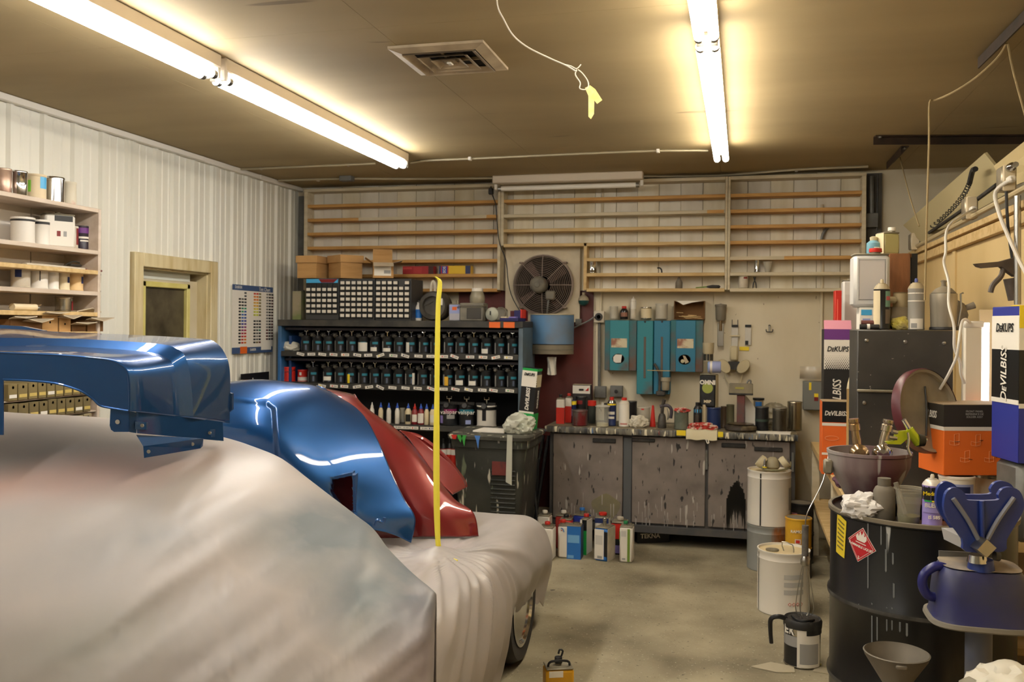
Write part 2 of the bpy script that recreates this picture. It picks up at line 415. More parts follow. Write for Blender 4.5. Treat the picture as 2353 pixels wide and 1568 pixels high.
# ceiling vent
V = [at(887, 100, Z=ZC), at(1100, 85, Z=ZC), at(1163, 153, Z=ZC), at(985, 178, Z=ZC)]
c = (V[0]+V[1]+V[2]+V[3])/4; S = ((V[1]-V[0]).length+(V[2]-V[1]).length)/2*.5
t = thing('ceiling_vent', 'square metal air vent with nested louvres in the ceiling', 'vent', (c.x, c.y, ZC))
VM = mat('vent_metal', (178, 160, 132), .55, col2=(140, 124, 100), scale=6)
def ring(r0, z0, r1, z1): return [[(sx*r, sy*r, z) for sx, sy in ((-1,-1),(1,-1),(1,1),(-1,1))] for r, z in ((r0, z0), (r1, z1))]
mb = MB(); mb.grid(ring(S, -.001, S, -.012), closed=True); mb.grid(ring(S, -.012, S-.045, -.024), closed=True); mb.grid(ring(S-.045, -.024, S-.06, -.004), closed=True)
mb.build('frame', VM, t, smooth=0)
MB().box((0, 0, -.003), (2*S-.1, 2*S-.1, .004)).build('duct', mat('duct_dark', (38, 36, 40), .8), t)
for r in (.72, .48, .26):
    mb = MB(); mb.grid(ring(S*r-.02, -.012, S*r+.012, -.03), closed=True); mb.grid(ring(S*r-.02, -.010, S*r+.012, -.028), closed=True)
    mb.build('louvre', VM, t, smooth=0)
MB().box((0, 0, -.02), (S*.3, S*.3, .004), b=.001).build('centre_plate', VM, t)
MB().box((0, 0, -.026), (.02, .035, .012), b=.002).build('lever', WHITE, t)
mb = MB()
for sx in (-1, 1): mb.box((0, sx*S*.45, -.012), (.012, S*.9, .01)); mb.box((sx*S*.45, 0, -.012), (S*.9, .012, .01))
mb.build('bracket', VM, t)

# conduits on the ceiling
CON = mat('conduit_paint', (168, 156, 128), .5, .2)
def wire(name, label, cat, pts, r, m_, smooth=4, n=6, z=None):
    P = [at(x, y, Z=(ZC-r-.001) if z is None else z) for x, y in pts]
    b = P[0].copy(); t = thing(name, label, cat, b)
    MB().tube([p-b for p in P], r, n, smooth=smooth).build('run', m_, t); return t, b
t, b = wire('conduit', 'thin painted conduit on the ceiling between the left wall and the left light row', 'conduit', [(552, 389), (700, 383), (862, 376)], .008, CON)
for x, y in ((600, 387), (800, 379)): MB().box(at(x, y, Z=ZC-.006)-b, (.014, .03, .02), b=.002).build('clip', STEEL, t)
t, b = wire('conduit', 'thin painted conduit on the ceiling between the two light rows', 'conduit', [(944, 375), (985, 369), (1080, 365), (1300, 355), (1500, 347), (1627, 346)], .008, CON)
for x, y in ((1080, 364), (1512, 346)): MB().box(at(x, y, Z=ZC-.008)-b, (.02, .035, .03), b=.003).build('clip', WHITE, t)
t, b = wire('conduit', 'painted conduit along the ceiling edge above the shelving with a junction box', 'conduit', [(640, 415), (790, 411), (1000, 411), (1400, 406), (1640, 404), (1830, 390), (1995, 383)], .009, CON)
MB().box(at(797, 411, Z=ZC-.02)-b, (.1, .07, .04), b=.004).build('junction_box', GREYM, t)
for x, y in ((731, 413), (1830, 391)): MB().box(at(x, y, Z=ZC-.008)-b, (.02, .03, .025), b=.003).build('clip', WHITE, t)

# angle irons on the ceiling
IRON = mat('rusty_iron', (62, 46, 34), .6, .3, col2=(40, 32, 26), scale=10)
def iron(label, p, q, flip=1, drop=.045, wd=.045):
    a, b = at(*p, Z=ZC), at(*q, Z=ZC); d = (b-a); Lg = d.length; rz = math.atan2(d.y, d.x)
    t = thing('angle_iron', label, 'angle iron', ((a+b)/2).to_tuple(), rz)
    MB().box((0, 0, -.004), (Lg, wd, .006)).build('flange', IRON, t)
    MB().box((0, flip*wd/2, -.004-drop/2), (Lg, .006, drop)).build('web', IRON, t)
    for sx in (-1, 1): MB().lathe([(.012, 0), (.012, -.006), (.006, -.009)], 8, c=(sx*(Lg/2-.03), 0, -.007)).build('bolt', STEEL, t)
iron('rusty angle iron on the ceiling in the top right corner', (2262, 130), (2400, -10), -1)
iron('long brown angle iron on the ceiling running across towards the right wall', (2010, 312), (2430, 310), 1)
iron('short dark angle iron on the ceiling near the far right corner', (2046, 372), (2080, 335), -1)

# strings
STR = mat('string_white', (216, 208, 196), .8); ROPE = mat('rope_tan', (150, 130, 92), .85)
def hang(name, label, cat, pts, r, m_, base, smooth=5):
    t = thing(name, label, cat, base); MB().tube([Vector(p)-Vector(base) for p in pts], r, 6, smooth=smooth).build('strand', m_, t); return t
P = [at(x, y, d=d) for x, y, d in ((1140, -14, 2.95), (1143, 10, 2.96), (1158, 45, 2.97), (1180, 82, 2.98), (1215, 110, 2.99), (1268, 136, 3.0), (1300, 150, 3.0), (1325, 165, 3.0))]
P[0].z = ZC-.002
t = hang('string', 'white string hanging from the ceiling with a yellow tape tag', 'string', P, .0028, STR, P[0])
b = Vector(P[0])
MB().tube([at(x, y, d=3.0)-b for x, y in ((1325, 160), (1322, 172), (1333, 190), (1332, 203), (1345, 206), (1352, 198), (1350, 185), (1338, 168), (1328, 160))], .0022, 5, smooth=4).build('loop', STR, t)
MB().tube([at(x, y, d=3.0)-b for x, y in ((1296, 148), (1312, 152), (1325, 158), (1335, 148))], .002, 5, smooth=3).build('knot', STR, t)
tagm = mat('tape_yellow_tag', (226, 214, 120), .6, col2=(214, 206, 150), scale=30)
mb = MB()
for pts, off in ((((1344, 202), (1356, 196), (1366, 214), (1365, 262), (1358, 274), (1352, 268), (1352, 220)), 0), (((1356, 196), (1368, 205), (1384, 230), (1372, 239), (1362, 226)), .006)):
    mb.prism([at(x, y, d=3.0+off)-b for x, y in pts], fw*.002)
mb.build('tape_tag', tagm, t, smooth=0)
# tan cords in the right corner
a, k, e = at(2313, 100, Z=ZC-.045), at(2138, 232, d=3.9), at(2125, 690, d=3.9)
k.z = min(k.z, ZC-.01)
hang('cord', 'tan cord drooping from the ceiling iron and dropping behind the spray cans', 'cord',
     [a, at(2290, 135, d=3.55), at(2240, 180, d=3.7), at(2190, 212, d=3.8), at(2150, 230, d=3.9), at(2136, 236, d=3.9), at(2135, 300, d=3.9), at(2134, 355, d=3.9), at(2130, 480, d=3.9), at(2127, 600, d=3.9), e], .0045, ROPE, e, 4)
hang('cord', 'tan cord from the ceiling iron towards the right wall', 'cord', [a+Vector((.004, 0, 0)), at(2330, 170, d=3.5), at(2362, 290, d=3.5), at(2375, 380, d=3.5)], .0045, ROPE, at(2375, 380, d=3.5), 3)
hang('cord', 'thin cord from the short iron down to the leaning panels', 'cord', [at(2068, 362, Z=ZC-.01), at(2090, 450, d=5.2), at(2112, 520, d=5.0)], .004, ROPE, at(2112, 520, d=5.0), 3)

# ------------------------------------------------------------------ builders for the shop goods
def band(r, z0, z1, a0, a1, n=12):
    return MB().lathe([(r, z0), (r, z1)], n, a0=a0, a1=a1)
def arc(c, w): return (-pi/2+c-w/2, -pi/2+c+w/2)
def tin(name, label, cat, p, r, h, body=TIN, labels=(), lid=DUSTTIN, group=None, rz=0, bail=False, top='plug', txt=None, rim=TIN):
    """round metal tin: labels = (z0 frac, z1 frac, centre angle, width, material)"""
    t = thing(name, label, cat, p, rz, group); e = r*.04
    MB().lathe([(r*.94, 0), (r, .002), (r+e, .004), (r+e, .008), (r, .01), (r, h-.012), (r+e, h-.01), (r+e, h-.003), (r, h)] + ([(r*.95, h), (r*.94, h-.012)] if top != 'open' else [(r*.96, h), (r*.96, .01)]), 24).build('body', body, t)
    if top == 'plug':
        MB().lathe([(0, h-.008), (r*.62, h-.008), (r*.66, h-.004), (r*.8, h-.004), (r*.84, h-.010), (r*.93, h-.010), (r*.94, h-.002)], 24).build('lid', lid, t)
    elif top == 'flat':
        MB().lathe([(r*1.02, h-.014), (r*1.03, h), (r*.98, h+.003), (0, h+.003)], 24).build('lid', lid, t)
    elif top == 'open':
        MB().lathe([(0, h*.5), (r*.95, h*.5)], 24).build('content', lid, t)
    for li, (z0, z1, ca, w, m_) in enumerate(labels):
        a0, a1 = arc(ca, w); band(r+.0008+.0004*li, z0*h, z1*h, a0, a1, max(4, int(w*5))).build('label', m_, t)
    for s, z, sz, m_ in (txt or []):
        text(s, sz, (0, -r-.0032, z*h), FRONT, m_, t, bold=.0006)
    if bail:
        MB().tube([(-r-.004, 0, h*.8), (-r*.8, -r*.75, h*.72), (0, -r*1.05, h*.66), (r*.8, -r*.75, h*.72), (r+.004, 0, h*.8)], .002, 5, smooth=4).build('bail_handle', STEEL, t)
    return t
def fcan(name, label, p, w_, dp, h, rz=0, body=WHITE, top=DUSTTIN, panels=(), cap=RED, cx=0.0, capr=.018, caph=.016, neck=.01, handle=True, group=None, txt=(), cat='can'):
    """oblong metal can: panels = (face, u0, u1, v0, v1, material) in fractions"""
    t = thing(name, label, cat, p, rz, group)
    MB().box((0, 0, h/2), (w_, dp, h), b=min(w_, dp)*.12).build('body', body, t)
    mb = MB(); mb.box((0, 0, h+.0015), (w_*.97, dp*.97, .007), b=.003); mb.box((0, 0, h+.004), (w_*.7, dp*.6, .004), b=.002); mb.build('top_plate', top, t)
    MB().lathe([(capr*.8, h+.002), (capr*.8, h+.004+neck)], 14, c=(cx, 0, 0)).build('neck', top, t)
    if cap: MB().lathe([(capr, h+.004+neck), (capr*1.04, h+.006+neck), (capr, h+.004+neck+caph), (capr*.9, h+.006+neck+caph), (0, h+.006+neck+caph)], 16, c=(cx, 0, 0)).build('cap', cap, t)
    if handle:
        s = -1 if cx > 0 else 1; a = s*w_*.12; b_ = s*w_*.4 if abs(cx) > .005 else s*w_*.4
        MB().tube([(min(a, b_), 0, h+.004), (min(a, b_)+.005, 0, h+.018), (max(a, b_)-.005, 0, h+.018), (max(a, b_), 0, h+.004)], .003, 6, smooth=3).build('handle', TIN, t)
    face(t, w_, dp, h, panels, txt); return t
def face(t, w_, dp, h, panels=(), txt=(), e=.0008):
    for f, u0, u1, v0, v1, m_ in panels:
        e += .0003
        if f in 'fb':
            y = -dp/2-e/2 if f == 'f' else dp/2+e/2
            MB().box(((u0+u1-1)/2*w_, y, (v0+v1)/2*h), ((u1-u0)*w_, e, (v1-v0)*h)).build('label', m_, t)
        elif f in 'lr':
            x = -w_/2-e/2 if f == 'l' else w_/2+e/2; s = -1 if f == 'l' else 1
            MB().box((x, s*(u0+u1-1)/2*dp, (v0+v1)/2*h), (e, (u1-u0)*dp, (v1-v0)*h)).build('label', m_, t)
        else:
            MB().box(((u0+u1-1)/2*w_, (v0+v1-1)/2*dp, h+e/2), ((u1-u0)*w_, (v1-v0)*dp, e)).build('label', m_, t)
    for f, s, u, v, sz, m_, *o_ in txt:
        op = o_[0] if o_ else {}; up_ = op.get('up', False); kw = {k: op[k] for k in ('bold', 'shear', 'sx', 'align') if k in op}
        if f == 'f': loc, rot = ((u-.5)*w_, -dp/2-e*1.3-.0006, v*h), (pi/2, 0, 0)
        elif f == 'l': loc, rot = (-w_/2-e*1.3-.0006, -(u-.5)*dp, v*h), (pi/2, 0, -pi/2)
        elif f == 'r': loc, rot = (w_/2+e*1.3+.0006, (u-.5)*dp, v*h), (pi/2, 0, pi/2)
        else: loc, rot = ((u-.5)*w_, (v-.5)*dp, h+e*1.3+.0006), (0, 0, 0)
        to = text(s, sz, loc, rot, m_, t, **kw)
        if up_: to.rotation_euler = (Matrix.Rotation(rot[2], 3, 'Z') @ Matrix.Rotation(pi/2, 3, 'X') @ Matrix.Rotation(pi/2, 3, 'Z')).to_euler()
def aero(name, label, p, r, h, body=WHITE, labels=(), cap=WHITE, dome=TIN, rz=0, txt=(), group=None, nozzle=True, cat='spray can'):
    t = thing(name, label, cat, p, rz, group)
    hb = h*.8
    MB().lathe([(r*.93, 0), (r*1.02, .003), (r*1.02, .007), (r*.99, .009), (r*.99, hb-.006), (r*1.02, hb-.004), (r*1.02, hb)], 20).build('body', body, t)
    MB().lathe([(r, hb), (r*.9, hb+h*.04), (r*.62, hb+h*.1), (r*.48, hb+h*.105), (r*.48, hb+h*.12), (0, hb+h*.12)], 20).build('dome', dome, t)
    if nozzle: MB().lathe([(r*.2, hb+h*.12), (r*.22, h*.97), (r*.14, h), (0, h)], 10).build('nozzle', cap, t)
    else: MB().lathe([(r*.5, hb+h*.08), (r*.5, h), (0, h)], 14).build('cap', cap, t)
    for li, (z0, z1, ca, w, m_) in enumerate(labels):
        a0, a1 = arc(ca, w); band(r+.0006+.0004*li, z0*h, z1*h, a0, a1, 12).build('label', m_, t)
    for s, z, sz, m_ in txt: text(s, sz, (0, -r-.0032, z*h), FRONT, m_, t, bold=.0004)
    return t
def bottle(name, label, p, prof, m_, capprof=None, capm=WHITE, group=None, cat='bottle', labels=(), rz=0, sx=1, sy=1, capname='cap'):
    t = thing(name, label, cat, p, rz, group)
    MB().lathe(prof, 20, sx=sx, sy=sy).build('body', m_, t)
    if capprof: MB().lathe(capprof, 14).build(capname, capm, t)
    for r, z0, z1, ca, w, lm in labels:
        a0, a1 = arc(ca, w); MB().lathe([(r, z0), (r, z1)], 10, a0=a0, a1=a1, sx=sx, sy=sy).build('label', lm, t)
    return t
def carton(name, label, p, w_, dp, h, rz=0, body=CARD, panels=(), txt=(), cat='box', group=None, b=.002):
    t = thing(name, label, cat, p, rz, group)
    MB().box((0, 0, h/2), (w_, dp, h), b=b).build('carton', body, t); face(t, w_, dp, h, panels, txt); return t
def spanY(pl, pr, Y, z):
    a, b = xat(pl, Y, z), xat(pr, Y, z); return (a+b)/2, b-a
def tinY(pl, pr, pt, z, Y, name, label, cat='can', **k):
    x, w_ = spanY(pl, pr, Y, z); h = zat(pt, (pl+pr)/2, Y)-z
    return tin(name, label, cat, (x, Y, z), w_/2, h, **k)
def lump(name, m_, pts, parent=None, r=.06, seed=0, sq=(1, 1, 1), loc=(0, 0, 0), sub=3, amp=.35):
    """crumpled rag or bag"""
    bm = bmesh.new(); bmesh.ops.create_icosphere(bm, subdivisions=sub+1, radius=r); off = Vector((seed*3.7, seed*1.3, seed*.7))
    for v in bm.verts:
        n_ = v.co.normalized(); q = n_*1.6+off
        k = noise.noise(q)*.9+(1-2*abs(noise.noise(q*1.7+Vector((5, 1, 2)))))*.55+(1-2*abs(noise.noise(q*4)))*.22
        v.co *= max(.45, 1+amp*(k-.2)*.9); v.co = Vector((v.co.x*sq[0], v.co.y*sq[1], max(v.co.z, -r*.75)*sq[2]+r*.75*sq[2]))
    me = bpy.data.meshes.new(name); bm.to_mesh(me); bm.free(); me.materials.append(m_)
    for pg in me.polygons: pg.use_smooth = True
    me.set_sharp_from_angle(angle=R(28))
    o = link(name, me, parent); o.location = loc; return o
ORD = ['first', 'second', 'third', 'fourth', 'fifth', 'sixth', 'seventh', 'eighth', 'ninth', 'tenth', 'eleventh', 'twelfth', 'thirteenth', 'fourteenth', 'fifteenth', 'sixteenth', 'seventeenth', 'eighteenth']
# ------------------------------------------------------------------ left wall: plank shelf, tins, bins
XS = -3.35; YE = yat(232, XS, 1.8)
LZ = [2.14, 1.915, 1.808, 1.695, 1.584, 1.482]
ls = thing('plank_shelf', 'pinkish white plank shelf unit with tins on the left wall', 'shelf', (XS, YE, .3))
LSM = mat('pink_white_board', (206, 190, 172), .65, col2=(190, 172, 152), scale=4, stretch=(6, 1, 6))
def lbox(nm, c, d, m_, b=.002): return MB().box(Vector(c)-Vector((XS, YE, .3)), d, b=b).build(nm, m_, ls)
Y0 = 2.2
for k, z in enumerate(LZ):
    m_ = WOODY if k in (2, 4, 5) else LSM
    lbox('shelf', (XS-.115, (Y0+YE-.022)/2, z-.011), (.23, YE-.022-Y0, .022), m_)
lbox('side_board', (XS-.115, YE-.01, 1.22), (.228, .02, 1.84), LSM)
lbox('side_board', (XS-.115, yat(4, XS, 1)-.012, .89), (.22, .02, 1.1), LSM)
for i in range(8): lbox('back_board', (XS-.222, Y0+(i+.5)*.25+.02, 1.22), (.012, .243, 1.84), mat('shelf_back', (214, 204, 190), .7, col2=(200, 188, 172), scale=3))
for z in (1.155, 1.06, .965): lbox('shelf', (XS-.115, (Y0+YE-.022)/2, z-.004), (.22, YE-.022-Y0, .008), LSM)
def ltin(pl, pr, pt, z, name, label, X=XS-.1, **k):
    a, b = yat(pl, X, z), yat(pr, X, z); y = (a+b)/2
    r = (b-a)/2*.82; h = at((pl+pr)/2, pt, X=X).z-z
    g = k.pop('group', None); rz = k.pop('rz', R(62))
    return tin(name, label, 'can', (X, y, z), r, h, rz=rz, group=g, **k)
G1, G2, G3 = 'tins on the top plank shelf', 'tins on the second plank shelf', 'tins on the lower plank shelf'
PTIN = mat('pinkish_tin', (196, 168, 148), .35, .6, col2=(160, 120, 104), scale=6)
ltin(-8, 24, 388, LZ[0], 'paint_can', 'pinkish paint tin with drips at the left edge of the top shelf', body=PTIN, group=G1)
ltin(25, 60, 394, LZ[0], 'paint_can', 'bare shiny tin, second on the top shelf', body=CHROME, group=G1)
ltin(62, 102, 402, LZ[0], 'paint_can', 'cream paint tin with blue square and green mark on the top shelf', body=mat('cream_tin', (214, 196, 160), .5), labels=((.45, .9, .5, .9, SKYB), (.3, .75, -1.0, .35, mat('lime', (130, 200, 60), .5))), group=G1)
ltin(103, 143, 408, LZ[0], 'paint_can', 'bare shiny tin next to the last on the top shelf', body=CHROME, group=G1)
ltin(145, 172, 419, LZ[0], 'paint_can', 'small pale tin with pink streak ending the top shelf', body=mat('pale_tin', (206, 198, 176), .5, col2=(190, 130, 116), scale=7, lo=.55), group=G1)
ltin(28, 75, 500, LZ[1], 'paint_can', 'large white tin with dark lid band, left on the second shelf', body=WHITE, labels=((.84, .99, 0, 6.2, DUSTBLK),), group=G2)
ltin(77, 110, 506, LZ[1], 'paint_can', 'white tin with dark lid band, second on the second shelf', body=WHITE, labels=((.82, .99, 0, 6.2, DUSTBLK),), group=G2)
a = yat(113, XS-.1, 1.9), yat(150, XS-.1, 1.9)
fcan('oblong_can', 'white oblong can with a printed back label on the second plank shelf', (XS-.1, sum(a)/2, LZ[1]), .15, .085, .17, rz=R(60), cap=None, handle=False, panels=(('f', .3, .9, .8, .97, BLACK), ('f', .38, .5, .34, .5, DKRED), ('f', .6, .7, .34, .5, GREYL)), group=G2)
ltin(150, 176, 520, LZ[1], 'paint_can', 'pale tin with a curved maroon label on the second plank shelf', body=OFFW, labels=((.2, .98, .8, .8, DKRED),), group=G2)
ltin(174, 201, 520, LZ[1], 'paint_can', 'dark purple tin with white lettering on the second plank shelf', body=mat('dark_purple', (44, 34, 48), .4), labels=((.7, .95, 0, 2.5, PURPLE), (.48, .56, .0, 1.6, PAPER), (.36, .42, 0, 1.2, PAPER)), group=G2)
p = (XS-.09, yat(211, XS-.09, 1.9), LZ[1])
bottle('bottle', 'small navy bottle with red cap at the right end of the second plank shelf', p, [(.026, 0), (.03, .004), (.03, .085), (.022, .1), (.016, .105)], mat('navy_gloss', (40, 48, 80), .3), [(.018, .1), (.018, .125), (0, .126)], RED, labels=((.0306, .03, .06, .7, 1.6, PAPER),))
for i, (pl, pr, pt, lb, kw) in enumerate((
    (28, 66, 613, 'dusty tin with dark label, first in the row of six', dict(body=OFFW, labels=((.5, .85, -.6, .7, NAVY),))),
    (70, 106, 618, 'white tin with a black drip, second in the row of six', dict(body=WHITE, labels=((.4, .95, -.2, .12, BLACK),))),
    (107, 132, 620, 'small white tin, third in the row of six', dict(body=WHITE)),
    (133, 157, 623, 'small cream tin with navy square, fourth in the row of six', dict(body=CREAM, labels=((.4, .7, .6, .6, NAVY),))),
    (158, 187, 625, 'tan and white tin with navy square, fifth in the row of six', dict(body=mat('tan_tin', (218, 184, 130), .5), labels=((.4, .75, .7, .5, NAVY),))),
    (193, 226, 628, 'grey tin with white bands, last in the row of six', dict(body=GREYM, labels=((.1, .5, 0, 5, WHITE),))))):
    ltin(pl, pr, pt, LZ[3], 'paint_can', lb, group=G3, **kw)
ltin(130, 163, 682, LZ[4], 'paint_can', 'shiny tin standing alone above the cardboard boxes', body=TIN, labels=((.1, .7, .9, .6, DKRED),))
y = yat(60, XS-.08, 1.6)
t = thing('paint_roller', 'dusty cream paint roller lying on the plank shelf', 'roller', (XS-.08, y, LZ[4]))
MB().cyl((0, -.09, .018), (0, .06, .018), .018, n=12).build('sleeve', CREAM, t); MB().tube([(0, .06, .018), (0, .09, .018), (-.03, .1, .02), (-.04, .13, .008)], .004, 6, smooth=3).build('frame', STEEL, t)
y = yat(185, XS-.08, 1.6)
tag(MB().prism([(XS-.14, y-.1, LZ[4]), (XS-.02, y-.1, LZ[4]+.0), (XS-.02, y+.02, LZ[4]+.02), (XS-.03, y+.1, LZ[4]), (XS-.14, y+.1, LZ[4]+.005)], (0, 0, .006)).build('scrap_card', CARDLT), 'bent grey card scrap lying right on the fifth plank shelf', 'card')
# strips lying on the third shelf
for k, (pa, pb, zz, m_, lb) in enumerate(((60, 195, .003, OFFW, 'long pale strip lying on the third plank shelf'), (120, 236, .012, mat('rust_brown', (120, 66, 56), .6), 'reddish brown stick poking past the end of the third plank shelf'), (165, 215, .022, GREYM, 'short grey strip lying on top of the brown stick'))):
    ya, yb = yat(pa, XS-.04-.03*k, 1.8), yat(pb, XS-.04-.03*k, 1.8)
    tag(MB().box((XS-.05-.035*k, (ya+yb)/2, LZ[2]+.006+(zz if k == 2 else 0)), (.03, yb-ya, .011), b=.003).build('strip', m_), lb, 'strip')
t = tag(MB().tube([(XS-.12, yat(140, XS-.12, 1.8), LZ[2]+.004), (XS-.12, yat(160, XS-.12, 1.8), LZ[2]+.04), (XS-.12, yat(180, XS-.12, 1.8), LZ[2]+.045), (XS-.12, yat(205, XS-.12, 1.8), LZ[2]+.005)], .004, 6, smooth=4).build('bent_wire', GREYM), 'bent grey wire arched on the third plank shelf', 'wire')
# cardboard boxes with open flaps
for i, (pl, pr, hh, m_, lb) in enumerate(((-12, 22, .06, CARDDK, 'leftmost cardboard box with a bent grey flap on the box shelf'), (20, 62, .05, CARDDK, 'low cardboard box under a wide grey flap, second on the box shelf'), (62, 100, .085, CARD, 'tan cardboard box with a dark hole, third on the box shelf'), (102, 130, .07, CARD, 'small tan cardboard box with a hole, fourth on the box shelf'), (132, 165, .035, CARDDK, 'low cardboard box below a folded grey flap, fifth on the box shelf'), (168, 206, .06, CARDDK, 'brown cardboard box with spread flaps at the end of the box shelf'))):
    X = XS-.1; ya, yb = yat(pl, X, 1.5), yat(pr, X, 1.5)
    t = thing('cardboard_box', lb, 'box', (X, (ya+yb)/2, LZ[5]), 0, 'open cardboard boxes on the plank shelf'); L_ = yb-ya-.004
    mb = MB()
    for sx in (-1, 1): mb.box((sx*.085, 0, hh/2), (.004, L_, hh)); mb.box((0, sx*(L_/2-.002), hh/2), (.17, .004, hh))
    mb.box((0, 0, .002), (.17, L_, .004)); mb.build('carton', m_, t)
    g = random.Random(i)
    MB().prism([(.087, -L_/2-.01, hh), (.087, L_/2+.015, hh+g.uniform(-.005, .01)), (.135, L_/2+.03, hh+.012), (.14, 0, hh+.004-.01*(i % 2)), (.13, -L_/2-.02, hh+.01)], (-.001, 0, .004)).build('flap', CARDLT, t)
    MB().prism([(-.08, -L_/2, hh), (-.08, L_/2, hh), (-.02, L_/2+.01, hh+.03+.01*(i % 3)), (-.03, -L_/2-.01, hh+.03)], (0, 0, .004)).build('flap', CARDLT, t)
    if i in (2, 3): MB().lathe([(.006, 0), (0, .0)], 10, M=Matrix.Translation((.0875, 0, hh*.55)) @ Matrix.Rotation(pi/2, 4, 'Y')).build('hole', BLACK, t)
# small parts bins seen under the blue fender
BINM = [mat('bin_%d' % i, c, .8, col2=d, scale=5) for i, (c, d) in enumerate((((128, 112, 70), (98, 84, 50)), ((112, 98, 62), (84, 72, 46)), ((150, 136, 104), (124, 110, 80))))]
BLAB = mat('bin_label', (196, 172, 96), .7)
rowz = [1.155, 1.06, .965]; rown = ['upper', 'middle', 'bottom']
for rw, z in enumerate(rowz):
    y = yat(14, XS, z); k = 0
    while y < YE-.1 and k < 10:
        wd = .058+.01*rnd.random(); hh = .078+.008*rnd.random(); X = XS-.09
        if y+wd > YE-.03: break
        t = thing('parts_bin', '%s card parts bin from the left in the %s row of bins' % (ORD[k], rown[rw]), 'bin', (X, y+wd/2, z), 0, 'card parts bins in the left shelf')
        MB().box((0, 0, hh/2), (.2, wd-.006, hh), b=.002).build('box', BINM[(k*3+rw) % 3], t)
        MB().box((.1005, 0, hh*.27), (.002, wd*.74, .016)).build('label', BLAB if (k+rw) % 4 else PAPER, t)
        MB().lathe([(.007, 0), (0, 0)], 10, M=Matrix.Translation((.1008, 0, hh*.8)) @ Matrix.Rotation(pi/2, 4, 'Y')).build('finger_hole', BLACK, t)
        y += wd; k += 1

# ------------------------------------------------------------------ left wall: tint chart, fire extinguisher, black sign
XC = XL+.002
y0, y1 = yat(533, XC, 1.6), yat(626, XC, 1.6); z1 = at(533, 653, X=XC).z; z0 = at(533, 814, X=XC).z
ch = thing('tint_chart', 'white tint chart poster with rows of colour swatches and blue header on the siding', 'poster', (XC, (y0+y1)/2, z0)); W, Hh = y1-y0, z1-z0
MB().box((.0, 0, Hh/2), (.003, W, Hh)).build('sheet', PAPER, ch)
CHB = mat('chart_blue', (62, 84, 122), .6)
MB().box((.002, 0, Hh*.96), (.002, W, Hh*.08)).build('header', CHB, ch); MB().box((.002, 0, Hh*.045), (.002, W, Hh*.09)).build('footer', CHB, ch)
MB().box((.0035, -W*.23, Hh*.05), (.002, W*.16, Hh*.1)).build('logo_block', ORANGE, ch)
MB().box((.0035, W*.33, Hh*.07), (.002, W*.26, Hh*.06)).build('note', PAPER, ch)
for s, sz, yy, zz in (('DeBEER', .03, -W*.36, .962), ('Tint Chart', .04, W*.28, .955), ('DeBEER', .026, .0, .05)):
    text(s, sz, (.0034, yy, Hh*zz), RIGHTF, PAPER, ch)
sw = [(40,40,42),(64,66,68),(36,120,92),(40,150,110),(40,96,170),(44,80,160),(56,60,150),(90,60,130),(140,50,110),(170,40,80),(180,40,50),(200,60,40),(220,120,30),(226,170,40),(222,200,50),(200,206,60),(120,110,60),(90,40,36),(60,28,30),(30,28,28),(96,96,94),(130,128,122)]
SWM = [mat('swatch_%d' % i, c, .5) for i, c in enumerate(sw)]
mb = MB()
colr = [[0,0,20,0,0,2,3,4,4,5,6,7,8,9,10,11,11], [11,12,12,13,13,14,15,15,None,20,0,20,1,20,21,20,16], [19,18,18,17,18,19,18,18,18,18,17,18,18,17,18,19,None]]
for ci, cc in enumerate(colr):
    for ri, k in enumerate(cc):
        if k is None: continue
        for j in range(3):
            if ci == 0 and ri < 2 and j < 2: continue
            kk = [19, k, min(k+1, 19) if j else k][j] if ci < 2 else [21 if ri < 12 else 17, 19, k][j]
            if ci == 1 and ri < 8: kk = [k, k, 16][j]
            yy = (-.26, .1, .42)[ci]*W+(j-1)*W*.066
            mb.box((.0022, yy, Hh*(.885-ri*.0455)), (.0014, W*.05, Hh*.025), mi=kk)
mb.build('swatches', SWM, ch)['kind'] = 'stuff'
p = at(536, 862, X=XL+.1)
ex = thing('fire_extinguisher', 'red fire extinguisher with black hose on the siding beside the blue fender', 'extinguisher', (XL+.1, p.y, 1.05-.42))
MB().lathe([(.06, 0), (.068, .01), (.068, .33), (.055, .38), (.03, .41), (.02, .415)], 20).build('cylinder', RED, ex)
band(.069, .18, .3, *arc(.9, 2.2)).build('label', YELLOW, ex); band(.0695, .2, .28, *arc(1.1, .7)).build('label', PAPER, ex)
mb = MB(); mb.lathe([(.018, .41), (.018, .45), (0, .452)], 12); mb.box((.02, 0, .455), (.09, .014, .012), b=.003); mb.tube([(-.01, 0, .45), (.03, 0, .49), (.08, 0, .5)], .006, 6); mb.build('valve', CHROME, ex)
MB().tube([(0, .02, .44), (.05, .06, .47), (.09, .1, .38), (.1, .11, .2), (.08, .09, .05)], .01, 8, smooth=5).build('hose', BLACK, ex)
y0, y1 = yat(553, XC, 1.3), yat(617, XC, 1.3)
sg = thing('sign', 'black sign board with white lettering leaning low on the siding', 'sign', (XC+.004, (y0+y1)/2, 1.0))
hz = at(585, 857, X=XC).z-1.0
MB().box((0, 0, hz/2), (.006, y1-y0, hz)).build('board', BLACK, sg); text('valspar', .1, (.004, 0, hz-.075), RIGHTF, PAPER, sg)
